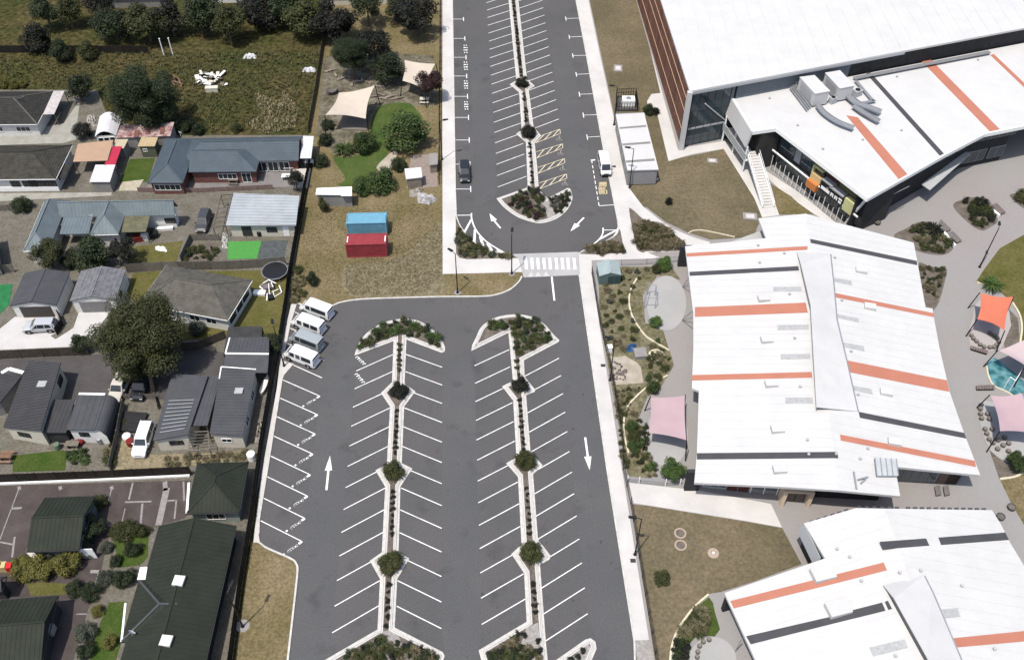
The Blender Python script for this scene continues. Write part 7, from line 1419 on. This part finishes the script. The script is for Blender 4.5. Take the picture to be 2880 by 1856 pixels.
o = obj('rough_grass_tufts', mb, leafmat('paddock_tuft', (.04, .05, .014), (.105, .098, .042))); o['kind'] = 'stuff'; o['label'] = 'long rough grass of the paddock'; mb = MB()
tufts([xy(p) for p in (M1(420, 480), M1(640, 560), M1(720, 460), M1(860, 640), M1(820, 840), M1(520, 890), M1(330, 800), M1(480, 700))], 520, 6, .02, .2, .5)
o = obj('straw_tufts', mb, leafmat('straw', (.16, .13, .07), (.36, .31, .2))); o['kind'] = 'stuff'; o['label'] = 'pale dry straw in the lower paddock'; mb = MB()
tufts([xy(p) for p in (M2(1330, 820), M2(2292, 420), C2(85, 300), C2(85, 900), C2(-100, 1110), M2(1340, 1110))], 2600, 7, .095, .08, .22); tufts([xy(p) for p in (M2(950, 230), M2(2200, 200), M2(2280, 420), M2(1300, 800), M2(1300, 1150), M2(850, 850))], 1800, 8, .09, .08, .2)
o = obj('dry_grass_tufts', mb, leafmat('dry_tuft', (.09, .075, .035), (.2, .17, .1))); o['kind'] = 'stuff'; o['label'] = 'short dry grass tufts on the field'
# ============================================================ SHADE SAILS, PLAYGROUND, SEATS, CLUTTER
def sail(label, corners, m, inset=.12, sag=.35, post_m=black_steel, z0=.1, posts_in=True):
    """four-cornered cloth with edges drawn inwards, hung from leaning posts"""
    t = thing('shade_sail', label, 'shade sail', centre(corners)+Vector((0, 0, z0))); n = 10; vs = []; fs = []; c = sum((Vector(p) for p in corners), Vector())/4
    for j in range(n+1):
        for i in range(n+1):
            u, v = i/n, j/n; p = lerp(lerp(corners[0], corners[1], u), lerp(corners[3], corners[2], u), v); k = inset*(4*u*(1-u)*(1-2*min(v, 1-v)) + 4*v*(1-v)*(1-2*min(u, 1-u)))
            q = lerp(p, c, k); q.z = p.z-sag*(16*u*(1-u)*v*(1-v)); vs.append(q)
    for j in range(n):
        for i in range(n): a = j*(n+1)+i; fs.append([a, a+1, a+n+2, a+n+1])
    mb = MB(); mb.add(vs, fs); mb.add([v-Vector((0, 0, .02)) for v in vs], [f[::-1] for f in fs]); obj('cloth', mb, m, t, smooth=True)
    for p in corners:
        d = (xy(p)-xy(c)).normalized(); b = xy(p)+d*.7; mb = MB(); mb.tube(xy(b, z0), Vector(p)+d*.1, .09, .07, 8); obj('post', mb, post_m, t)
    return t
cream_cloth = mat('cream_sail_cloth', (.40, .35, .29), .8, var=.04, scale=1); orange_cloth = mat('orange_sail_cloth', (.42, .125, .075), .8, var=.04, scale=1); pink_cloth = mat('pink_sail_cloth', (.33, .24, .255), .8, var=.05, scale=.5)
sail('cream shade sail over the dark deck in the play garden', [M1(1265, 470, 3.2), M1(1625, 400, 4.4), M1(1535, 732, 3.0), M1(1130, 695, 4.0)], cream_cloth)
sail('white shade sail behind the plum-red tree', [M1(1925, 142, 3.6), M1(2235, 180, 3.2), M1(2125, 440, 3.4), M1(1905, 350, 3.0)], cream_cloth, .08)
sail('orange shade sail over the plaza play circle', [R4(1460, 925, 3.8), R4(1785, 962, 3.4), R4(1698, 1290, 3.8), R4(1432, 1182, 3.2)], orange_cloth)
sail('pink shade sail over the second play circle, west of the central block', [R5(38, 480, 3.6), R5(372, 462, 3.2), R5(385, 900, 3.6), R5(18, 830, 3.2)], pink_cloth, .05, .25)
sail('pink shade sail cut by the right edge, over the spotted play circle', [R6(1560, 462, 3.4), R6(1868, 438, 3.8), R6(2080, 860, 3.4), R6(1655, 812, 3.8)], pink_cloth, .1)
sail('pale pink shade sail at the right edge above the teal pad', [R6(1640, 20, 3.6), R6(1980, -130, 3.6), R6(2080, 240, 3.4), R6(1900, 165, 3.8)], mat('pale_pink_cloth', (.37, .30, .305), .8, var=.05, scale=.5), .06)
mb = MB(); mb.prism([M1(1230, 700), M1(1545, 740), M1(1550, 860), M1(1290, 850)], .1, .3); t = thing('deck', 'grey deck under the cream shade sail', 'deck', xy(M1(1400, 800), .1)); obj('boards', mb, timber_grey, t)
# boulders/stumps round the play circles
def boulder(label, p, r, m, group):
    t = thing('stump_seat', label, 'seat', xy(p, .12), group=group); mb = MB(); mb.lathe((p[0], p[1]), [(r*.95, .12), (r, .2), (r, .42), (r*.9, .48)], 9); obj('stump', mb, m, t); mb = MB(); mb.lathe((p[0], p[1]), [(r*.72, .48), (r*.7, .5)], 9); obj('cut_face', mb, mat('pale_wood', (.15, .135, .12), .8, var=.15, scale=4), t)
stump_m = mat('grey_log', (.10, .09, .08), .85, var=.25, scale=3)
for i, (x, y) in enumerate(((1365, 1355), (1385, 1385), (1415, 1412), (1450, 1445), (1490, 1468), (1545, 1472), (1585, 1470), (1610, 1450), (1635, 1420), (1622, 1385), (1590, 1355), (1548, 1330))): boulder('grey stump seat on the pink play circle, %s counting round from the west end' % ORD[i], R4(x, y), .3, stump_m, 'stump seats of the pink circle')
for i, (x, y) in enumerate(((1460, 568), (1452, 605), (1455, 655), (1465, 700), (1522, 655), (1540, 705), (1498, 805), (1568, 805), (1515, 850), (1540, 905), (1575, 940), (1625, 912), (1675, 965), (1622, 1000), (1730, 945), (1728, 1022), (1690, 888))): boulder('dark stump seat on the spotted play circle, %s counting from the top' % ORD[i], R6(x, y), .32, stump_m, 'stump seats of the spotted circle')
for i, (x, y) in enumerate(((585, 1355), (530, 1375), (495, 1415), (478, 1470), (472, 1520))): boulder('square-cut stump on the circle by the south block, %s from the top' % ORD[i], R7(x, y), .26, stump_m, 'stump seats by the south block')
# benches and planter seats on the plaza
def slab_bench(label, q, m, h=.48):
    t = thing('platform_bench', label, 'bench', xy(centre(q), .1), group='platform benches on the plaza'); n = 7
    for k in range(n):
        a, b = lerp(q[0], q[1], (k+.06)/n), lerp(q[0], q[1], (k+.94)/n); c, d = lerp(q[3], q[2], (k+.94)/n), lerp(q[3], q[2], (k+.06)/n); mb = MB(); mb.prism([a, b, c, d], h-.05, h); obj('slat', mb, m, t)
    mb = MB(); mb.prism([lerp(p, centre(q), .12) for p in q], .1, h-.05); obj('base', mb, black_steel, t)
bm_ = mat('bench_timber', (.13, .12, .115), .8, var=.15, scale=3, obj_rand=.1); bm2 = mat('bench_timber_brown', (.13, .105, .10), .8, var=.15, scale=3, obj_rand=.1)
slab_bench('grey platform bench, upper of two beside the first plaza bed', [R4(1040, 262), R4(1062, 218), R4(1168, 318), R4(1108, 345)], bm_); slab_bench('grey platform bench, lower of two beside the first plaza bed', [R4(1118, 362), R4(1180, 335), R4(1272, 430), R4(1215, 452)], bm_); slab_bench('brownish platform bench beside the second plaza bed', [R4(1550, 85), R4(1610, 60), R4(1702, 152), R4(1645, 172)], bm2)
for lab, q in (('speckled brown bench south of the orange sail circle', [R4(1355, 1462), R4(1530, 1512), R4(1520, 1545), R4(1352, 1492)]), ('speckled brown bench north of the spotted circle', [R6(1405, 385), R6(1590, 378), R6(1593, 420), R6(1410, 422)])): slab_bench(lab, q, bm2)
for lab, x, y in (('small grey bench near the south porch, left of a pair', 1025, 1415), ('small grey bench near the south porch, right of a pair', 1108, 1415)):
    p = R6(x, y); slab_bench(lab, [p+V((-.35, -.75, 0)), p+V((.35, -.6, 0)), p+V((.55, .75, 0)), p+V((-.15, .6, 0))], bm_)
for lab, a, b in (('low white seat wall on the first plaza bed', R4(1035, 285), R4(1200, 480)), ('low white seat wall on the second plaza bed', R4(1505, 75), R4(1635, 185))):
    t = thing('seat_wall', lab, 'wall', xy(a, .1)); mb = MB(); mb.bar(xy(a, .32), xy(b, .32), .35, .45); obj('wall', mb, white_trim, t); mb = MB(); mb.bar(xy(a, .565), xy(b, .565), .42, .05); obj('coping', mb, white_trim, t)
# planter tubs
for lab, p in (('dark round planter by the east corner of the south block', R8(1590, 195)), ('dark round manhole planter by the plaza edge', R8(1695, 105)), ('black bin on the plaza by the hall corner', R4(440, 250))):
    t = thing('planter_tub', lab, 'planter', xy(p, .1)); mb = MB(); mb.lathe((p[0], p[1]), [(.38, .1), (.5, .35), (.52, .55), (.44, .55), (.42, .48)], 12); obj('tub', mb, slate_roof, t); mb = MB(); mb.lathe((p[0], p[1]), [(.42, .48), (.4, .5)], 12); obj('soil_fill', mb, soil, t)
# play frame on the first circle
def frame(label, pts, m=grey_steel, r=.05, name='climbing_frame', cat='play frame'):
    t = thing(name, label, cat, xy(pts[0][0], .12)); 
    for a, b in pts: mb = MB(); mb.tube(a, b, r, n=6); obj('bar', mb, m, t)
    return t
A = [C2(2115, 1250), C2(2225, 1250), C2(2225, 1120), C2(2150, 1110)]
frame('thin steel goal frame on the first play circle', [(xy(A[i], .15), xy(A[i], 2.2)) for i in range(4)]+[(xy(A[i], 2.2), xy(A[(i+1) % 4], 2.2)) for i in range(4)])
A = [R6(1690, 390), R6(1740, 425), R6(1800, 330), R6(1830, 280)]
frame('pale climbing bars on the teal soft-fall pad', [(xy(p, .13), xy(p, 2.3)) for p in A]+[(xy(A[0], 2.3), xy(A[1], 2.3)), (xy(A[1], 2.3), xy(A[3], 2.3)), (xy(A[2], 1.5), xy(A[3], 1.5))], white_trim)
# green-grey garden shed beside the crossing
r = Rect(C2(1668, 918, 2.0), C2(1890, 905, 2.0), C2(1872, 770, 2.0)); t, q, _ = simple_house('garden_shed', 'pale blue-green gabled shed beside the path by the zebra crossing', r, 2.0, .55, 'v', 'gable', 'gable', mat('pale_teal_roof', (.24, .29, .29), .5, var=.08, scale=1), mat('teal_wall', (.085, .125, .125), .6, var=.08, scale=1.5), 'seam', .3, 'shed', .06, gut=None)
panel_on(t, 'door', q[0], q[1], 1.3, 2.1, .12, 1.75, mat('dark_teal', (.035, .055, .055), .6)); panel_on(t, 'door', q[0], q[1], 2.2, 3.0, .12, 1.75, mat('dark_teal', (1, 1, 1)))
# blue tarp, tank and white box by the sand pit
t = thing('tarpaulin', 'crumpled blue tarpaulin beside the sand pit', 'tarpaulin', xy(C3(1965, 300), .12)); mb = MB(); rr = random.Random(4); n = 9
vs = [lerp(lerp(C3(1905, 270), C3(2045, 240), i/n), lerp(C3(1915, 325), C3(2020, 335), i/n), j/n)+Vector((rr.uniform(-.1, .1), rr.uniform(-.1, .1), .2+.75*math.sin(math.pi*i/n)*math.sin(math.pi*j/n)*rr.uniform(.4, 1.2))) for j in range(n+1) for i in range(n+1)]
mb.add(vs, [[j*(n+1)+i, j*(n+1)+i+1, (j+1)*(n+1)+i+1, (j+1)*(n+1)+i] for j in range(n) for i in range(n)]); obj('cloth', mb, mat('blue_tarp', (.03, .075, .17), .5, var=.3, scale=2), t)
def crate_box(label, p, s, h, m, rz=0, name='storage_box', cat='box', z=.12):
    t = thing(name, label, cat, xy(p, z)); mb = MB(); mb.box((p[0], p[1], z+h/2), (s[0], s[1], h), rz); obj('body', mb, m, t); mb = MB(); mb.box((p[0], p[1], z+h+.03), (s[0]+.08, s[1]+.08, .06), rz); obj('lid', mb, m, t); return t
crate_box('pale grey flat play table beside the blue tarpaulin', C3(2075, 360), (1.6, 1.6), .6, mat('grey_sheet', (1, 1, 1)), .1, 'play_table', 'table'); crate_box('white instrument box on the steel fence by the sand pit', C3(1765, 320), (.7, .6), 1.0, white_trim, .1)
t = thing('tyre_ring', 'cream ring-shaped planter by the sand pit bank', 'planter', xy(C3(2240, 370), .12)); p = C3(2240, 370); mb = MB(); mb.lathe((p.x, p.y), [(1.1, .12), (1.1, .4), (.85, .4), (.85, .2), (.4, .2), (.4, .35), (.1, .35)], 18); obj('ring', mb, mat('cream_edging', (1, 1, 1)), t)
t = thing('sand_mound', 'dark churned sand with toys in the sand pit', 'sand', xy(C3(1870, 560), .15)); mb = MB(); rr = random.Random(8); p = C3(1870, 560)
for k in range(26): a = rr.uniform(0, 6.28); d = rr.uniform(0, 1.5); mb.lathe((p.x+math.cos(a)*d, p.y+math.sin(a)*d*1.3), [(rr.uniform(.15, .4), .14), (.05, .15+rr.uniform(.08, .3))], 6)
obj('mounds', mb, mat('dark_sand', (.13, .10, .10), .9, var=.3, scale=3), t)
for i, (f, x, y) in enumerate(((R7, 312, 345), (R7, 316, 458))):
    p = f(x, y); t = thing('tyre_marker', 'pale ring lying on the dry lawn, %s of two' % ('upper', 'lower')[i], 'ring', xy(p, .12)); mb = MB(); n = 18
    for k in range(n): a, b = 6.283*k/n, 6.283*(k+1)/n; mb.bar((p.x+.62*math.cos(a), p.y+.62*math.sin(a), .19), (p.x+.62*math.cos(b), p.y+.62*math.sin(b), .19), .2, .16)
    obj('rim', mb, mat('pale_ring', (.3, .24, .19), .9), t); mb = MB(); mb.lathe((p.x, p.y), [(.55, .125), (.5, .14)], 14); obj('fill', mb, soil, t)
p = R7(628, 528); t = thing('drain_sump', 'small white pipe end in a dug hollow on the dry lawn', 'drain', xy(p, .12)); mb = MB(); mb.lathe((p.x, p.y), [(.7, .12), (.62, .22), (.3, .24), (.28, .13)], 12); obj('rim', mb, mat('pale_ring', (1, 1, 1)), t); mb = MB(); mb.tube(xy(p, .14), xy(p, .26), .14); obj('pipe', mb, white_trim, t)
mb = MB(); mb.strip([R7(385, 385), R7(430, 440), R7(520, 490), R7(600, 530)], .14, .12, .15); struct('dug_trench', mb, soil)
for lab, f, x, y, s in (('pale concrete pit cover on the lawn by the school stair', R3, 1012, 178, (2.2, 1.6)), ('pale concrete pit cover near the hall corner lawn', R1, 655, 1163, (1.7, 1.2)), ('small concrete pad on the lawn by the hall path', C1, 1855, 232, (1.6, 2.2))):
    p = f(x, y); t = thing('pit_cover', lab, 'pit cover', xy(p, .125)); mb = MB(); mb.box((p.x, p.y, .17), (s[0], s[1], .09), -.1); obj('slab', mb, plaza_m, t); mb = MB(); mb.box((p.x, p.y, .225), (s[0]*.6, s[1]*.6, .02), -.1); obj('lid', mb, concrete, t)
# ---- west side clutter
# trampoline
c = M2(628, 905); t = thing('trampoline', 'round black trampoline with a silver rim beside the boundary fence', 'trampoline', xy(c, .04)); mb = MB(); mb.lathe((c.x, c.y), [(1.75, .86), (1.75, .885)], 24); obj('mat', mb, black_steel, t); mb = MB(); n = 24
for k in range(n): a, b = 6.283*k/n, 6.283*(k+1)/n; mb.tube((c.x+1.9*math.cos(a), c.y+1.9*math.sin(a), .88), (c.x+1.9*math.cos(b), c.y+1.9*math.sin(b), .88), .07, n=6, caps=False)
obj('rim', mb, grey_steel, t)
for k in range(6): a = 6.283*k/6; mb = MB(); mb.tube((c.x+1.9*math.cos(a), c.y+1.9*math.sin(a), .05), (c.x+1.9*math.cos(a), c.y+1.9*math.sin(a), .88), .035, n=6); obj('leg', mb, grey_steel, t)
# heap of white garden frames
t = thing('garden_furniture_heap', 'heap of white chair frames and poles below the trampoline', 'junk heap', xy(M2(590, 1060), .04)); Zt = sheet(700, 720, .0974)
for (x0, y0, z0_, x1, y1, z1_, w) in ((310, 880, .5, 470, 1030, .5, .16), (420, 780, .9, 570, 690, 1.2, .12), (570, 690, 1.2, 780, 790, .9, .12), (870, 850, .8, 950, 1050, .3, .14), (950, 1050, .3, 740, 1180, .1, .1), (570, 800, 1.0, 590, 1080, .4, .1), (640, 760, 1.0, 700, 900, .6, .1), (530, 1080, .5, 520, 1290, .1, .14), (600, 1080, .5, 680, 1180, .1, .12), (310, 880, .1, 420, 780, .9, .1), (700, 1040, .1, 740, 1190, .1, .1), (660, 1040, .4, 850, 960, .4, .1)): mb = MB(); mb.bar(Zt(x0, y0, z0_), Zt(x1, y1, z1_), w, w*.6); obj('frame_bar', mb, white_trim, t)
mb = MB(); p = Zt(560, 930); mb.box((p.x, p.y, .35), (1.6, 1.2, .5), .4); obj('cushion', mb, mat('mauve_cushion', (.12, .10, .10), .9, var=.3, scale=3), t); mb = MB(); p = Zt(640, 1240); mb.box((p.x, p.y, .3), (.8, .9, .5), .3); obj('black_bag', mb, black_steel, t)
crate_box('white slatted crate on the lawn left of the furniture heap', Zt(320, 1100), (1.7, .8), .35, white_trim, -.1, z=.04)
# tarp-covered stack at the field corner
def lump(label, pts, h, m, seed, name='covered_heap', cat='heap', z=.09, n=9, jag=.5):
    t = thing(name, label, cat, xy(centre(pts), z)); rr = random.Random(seed); mb = MB(); vs = []
    for j in range(n+1):
        for i in range(n+1):
            u, v = i/n, j/n; p = lerp(lerp(pts[0], pts[1], u), lerp(pts[3], pts[2], u), v); e = min(1, 5*min(u, 1-u, v, 1-v)); vs.append(Vector((p.x+rr.uniform(-.08, .08), p.y+rr.uniform(-.08, .08), z+h*e*(1-jag*rr.random()))))
    mb.add(vs, [[j*(n+1)+i, j*(n+1)+i+1, (j+1)*(n+1)+i+1, (j+1)*(n+1)+i] for j in range(n) for i in range(n)]); obj('cover', mb, m, t); return t
lump('stack covered by a grey-white tarpaulin at the edge of the dry field', [M2(2060, 190), M2(2190, 205), M2(2260, 150), M2(2050, 90)], 1.1, mat('grey_tarp', (.17, .165, .17), .6, scale=1.3, col2=(.42, .41, .40), detail=2), 3, jag=.35)
lump('pale rubble pile behind the tarpaulin-covered stack', [M2(1980, 130), M2(2080, 120), M2(2120, 50), M2(1970, 70)], .8, mat('rubble', (.16, .145, .125), .9, scale=2, col2=(.32, .3, .27), detail=3), 4)
# rubbish pile in the paddock
t = thing('rubbish_pile', 'pile of broken white boards and sheets in the paddock', 'rubbish', xy(L1(2070, 380), .02)); rr = random.Random(12)
for k in range(34):
    p = L1(1945+rr.uniform(0, 300), 300+rr.uniform(0, 110)); mb = MB(); a = rr.uniform(0, 3.14); q = p+V((math.cos(a), math.sin(a), 0))*rr.uniform(.5, 1.6); mb.bar(xy(p, .1+rr.uniform(0, .8)), xy(q, .1+rr.uniform(0, .7)), rr.uniform(.2, .8), .05); obj('board', mb, [white_trim, cream_wall, timber_grey, white_trim][k % 4], t)
crate_box('old white freezer lying in the grass by the rubbish pile', L1(2140, 455), (2.2, .9), .8, cream_wall, .05, 'chest_freezer', 'freezer', .02)
t = thing('timber_stack', 'collapsed brown timber frame between the huge dark tree and the rubbish pile', 'timber', xy(L1(1740, 360), .02))
for x0, y0, z0_, x1, y1, z1_ in ((1700, 275, .9, 1800, 330, .6), (1800, 330, .6, 1830, 415, .1), (1720, 345, .3, 1770, 310, 1.0), (1690, 330, .2, 1840, 385, .5), (1700, 300, .2, 1760, 400, .2)): mb = MB(); mb.bar(L1(x0, y0, z0_), L1(x1, y1, z1_), .3, .1); obj('board', mb, timber_brown, t)
for lab, f, x, y in (('white bundle of scrap under the paddock fence', M1, 370, 115), ('pale scrap bundle on the paddock by the play garden fence', M1, 965, 250)):
    p = f(x, y); lump(lab, [p+V((-1.3, -.5, 0)), p+V((1.3, -.5, 0)), p+V((1.2, .6, 0)), p+V((-1.2, .6, 0))], .7, mat('white_sheet', (1, 1, 1)), int(x), z=.02)
for i, (x, y) in enumerate(((1655, 100), (1745, 95))): p = L1(x, y); t = thing('white_post', 'tall white post standing in the far paddock, %s of two' % ('left', 'right')[i], 'post', xy(p, .02)); mb = MB(); mb.tube(xy(p, 0), xy(p, 3.6), .12, .1); obj('shaft', mb, white_trim, t); mb = MB(); mb.tube(xy(p, 3.6), xy(p, 3.66), .14); obj('cap', mb, white_trim, t)
# driftwood, rocks and boats of the play garden
rr = random.Random(21)
for i in range(16):
    x, y = ((1180, 260), (1230, 300), (1300, 340), (1350, 320), (1400, 400), (1450, 370), (1500, 350), (1560, 380), (1600, 330), (1660, 420), (1680, 500), (1620, 520), (1640, 580), (1700, 540), (1790, 520), (1850, 540))[i]; p = M1(x, y); a = rr.uniform(0, 3.14); L = rr.uniform(1.2, 2.6)
    t = thing('driftwood_log', 'pale driftwood log in the play garden, %s from the left' % ORD[i], 'log', xy(p, .1), group='driftwood in the play garden'); d = V((math.cos(a), math.sin(a)*.7, 0)); mb = MB(); mb.tube(xy(p-d*L/2, .22), xy(p+d*L*.1, .35), .2, .17, 8); mb.tube(xy(p+d*L*.1, .35), xy(p+d*L/2+V((.1, .1, 0)), .3), .17, .08, 8); obj('log', mb, mat('driftwood', (.2, .17, .14), .9, var=.3, scale=3, obj_rand=.25), t); mb = MB(); mb.tube(xy(p, .3), xy(p+V((-d.y, d.x, 0))*.5, .7), .08, .03, 6); obj('branch', mb, mat('driftwood', (1, 1, 1)), t)
def boat(label, a, b, w, m, z=.05, zb=.35, name='dinghy', cat='boat'):
    d = (xy(b)-xy(a)); L = d.length; d.normalize(); n = Vector((-d.y, d.x, 0)); t = thing(name, label, cat, xy((a+b)*.5, z)); mb = MB(); k = 10; vs = []; ins = []
    for i in range(k+1):
        u = i/k; c = xy(a)+d*L*u; ww = w/2*(math.sin(math.pi*min(1, .12+.88*u))**.6 if u > .02 else .35); hh = zb*(1+.4*(2*u-1)**2)
        vs += [xy(c-n*ww, z+hh), xy(c-n*ww*.6, z+.05), xy(c+n*ww*.6, z+.05), xy(c+n*ww, z+hh)]; ins += [xy(c-n*ww*.85, z+hh*.97), xy(c+n*ww*.85, z+hh*.97)]
    fs = [[i*4+j, i*4+j+1, i*4+j+5, i*4+j+4] for i in range(k) for j in range(3)]+[[0, 1, 2, 3], [k*4+j for j in range(4)]]; mb.add(vs, fs); obj('hull', mb, m, t); mb = MB()
    for i in range(k): mb.poly([ins[i*2], ins[i*2+1], ins[i*2+3], ins[i*2+2]])
    obj('deck', mb, m, t); return t
boat('old grey wooden boat in the play garden below the driftwood', M1(1150, 500), M1(1260, 470), 1.5, stump_m, .1, .7); boat('white kayak propped between the cottage and the boundary fence', M3(485, 770), M3(560, 580), .8, white_wall, .05, .5, 'kayak', 'kayak'); boat('white dinghy on its side near the bicycle heap', L3(1075, 1030), L3(1155, 905), .6, white_wall, .05, .6)
lump('jumbled pipes and offcuts along the fence behind the white cottage', [M3(425, 1230), M3(480, 1220), M3(500, 1000), M3(455, 1000)], .7, mat('rubble', (1, 1, 1)), 14, 'scrap_heap', 'scrap', .02, 12, .9); lump('dark heap of bicycles and tools behind the rounded cottage', [L3(1120, 1040), L3(1230, 1010), L3(1260, 900), L3(1180, 900)], .8, mat('dark_scrap', (.03, .03, .03), .7, scale=3, col2=(.22, .21, .2), detail=3), 15, 'scrap_heap', 'scrap', .02, 10, .9)
lump('pale bags and buckets behind the conservatory', [L1(860, 860), L1(980, 800), L1(960, 680), L1(880, 700)], .6, mat('rubble', (1, 1, 1)), 16, 'scrap_heap', 'scrap', .02, 9, .9); lump('clutter of white pots by the cottage fence corner', [M2(90, 640), M2(140, 640), M2(160, 500), M2(90, 480)], .5, mat('pot_clutter', (.1, .1, .09), .9, scale=3, col2=(.5, .49, .46), detail=3), 17, 'pot_cluster', 'pots', .02, 9, .9)
lump('white bent pipe frame lying on the villa lawn', [L2(1570, 660), L2(1690, 680), L2(1660, 625), L2(1560, 620)], .4, white_trim, 18, 'scrap_heap', 'scrap', .04, 6, .95)
crate_box('dark square trampoline-like garden bed beside the white van', L3(1335, 1040), (3.1, 3.0), .35, mat('black_cover', (.02, .02, .021), .7, var=.2, scale=2), -.1, 'garden_cover', 'cover', .03)
for lab, p, s, h, m in (('rusty-red drum by the white van', L3(1325, 1255), .5, .9, mat('rust_drum', (.14, .02, .018), .6, var=.2, scale=2)), ('white round tub by the white van', L3(1285, 1190), .55, .6, white_trim), ('red barrow by the small white cottage', L3(820, 1240), .45, .6, mat('rust_drum', (1, 1, 1))), ('green bin at the cream cottage corner', L3(590, 1290), .4, .9, mat('green_bin', (.1, .14, .1), .6)), ('white water cylinder by the curved cottage', L3(1020, 1230), .45, 1.0, grey_steel), ('white rain barrel at the corner of the green unit', M3(395, 1400), .55, 1.2, white_trim), ('dark compost bin in the patio by the cottage', M2(470, 510), .4, .9, black_steel)):
    t = thing('garden_drum', lab, 'drum', xy(p, .03)); mb = MB(); mb.lathe((p[0], p[1]), [(s*.9, .03), (s, .1), (s, h*.9), (s*.92, h)], 12); obj('barrel', mb, m, t); mb = MB(); mb.lathe((p[0], p[1]), [(s*.95, h), (s*.8, h+.05)], 12); obj('lid', mb, m, t)
def table_set(label, p, m, z=.04):
    t = thing('picnic_table', label, 'table', xy(p, z)); 
    for k in range(4): mb = MB(); mb.box((p[0], p[1]-.3+k*.2, z+.75), (1.7, .18, .05)); obj('top_board', mb, m, t)
    for s in (-1, 1): mb = MB(); mb.box((p[0], p[1]+s*.75, z+.45), (1.7, .28, .05)); obj('bench', mb, m, t); mb = MB(); mb.box((p[0]+s*.6, p[1], z+.4), (.08, 1.6, .08)); mb.box((p[0]+s*.6, p[1], z+.37), (.08, .5, .72)); obj('leg', mb, m, t)
table_set('brown picnic table on the lawn at the left edge', L3(75, 1400), timber_brown); table_set('grey picnic table by the small white cottage steps', L3(745, 1280), timber_grey); table_set('cream picnic table beside the plum-red tree', M1(2130, 570), cream_wall, .1)
for i, (x, y, m) in enumerate(((10, 835, 'a'), (50, 835, 'a'), (92, 838, 'b'))): crate_box('%s wheelie bin at the left edge, %s of three' % (('yellow-lidded', 'yellow-lidded', 'red-lidded')[i], ('left', 'middle', 'right')[i]), L4(x, y), (.62, .72), 1.05, mat('yellow_lid', (.4, .34, .16), .6) if m == 'a' else mat('red_lid', (.42, .02, .025), .6), .1, 'wheelie_bin', 'bin', .03)
crate_box('red armchair-like bin beside the villa porch', L2(1400, 560), (1.3, .9), .8, mat('rust_drum', (1, 1, 1)), .2, 'storage_bin', 'bin', .03); crate_box('white board leaning by the villa porch', L2(1470, 550), (1.0, .7), .9, white_trim, .1, 'storage_bin', 'bin', .03); crate_box('black box beside the villa clothesline', L2(1560, 525), (1.0, .9), .9, black_steel, 0, 'storage_bin', 'bin', .03)
crate_box('white long board on the villa patio', L2(1660, 455), (2.6, .5), .4, white_trim, .1, 'board_stack', 'boards', .03)
table_set('grey bench seat on the patio edge of the blue-grey house', M1(210, 1380), timber_grey, .05)
# roofs beyond the paddock trees, past the photograph's top margin
for i, (x, y, w, d, m, wm) in enumerate(((-86, 179, 15, 9, slate_roof, grey_wall), (-62, 181, 14, 9, tile_grey, white_wall), (-38, 180, 13, 8, metal_dark, cream_wall))):
    r = Rect(V((x, y, 0)), V((x+w, y+.6, 0)), V((x+w, y+d, 0))); simple_house('house', 'far house behind the tree belt, %s from the left' % ORD[i], r, 2.8, 1.9, 'u', 'hip', 'hip', m, wm, 'tile', .5)
# drain grates set in the paths
for lab, p in (('drain grate in the path beside the white van bay', C1(1815, 1218)), ('pale drain cover in the path opposite the sand pit', C3(1705, 462)), ('drain grate in the path below the two-headed lamp', C4(1330, 768))):
    t = thing('drain_grate', lab, 'drain', xy(p, .1)); mb = MB(); mb.box((p[0], p[1], .108), (.62, .5, .016)); obj('frame', mb, slate_roof, t)
    for k in range(5): mb = MB(); mb.box((p[0]-.22+k*.11, p[1], .119), (.05, .42, .012)); obj('bar', mb, black_steel, t)
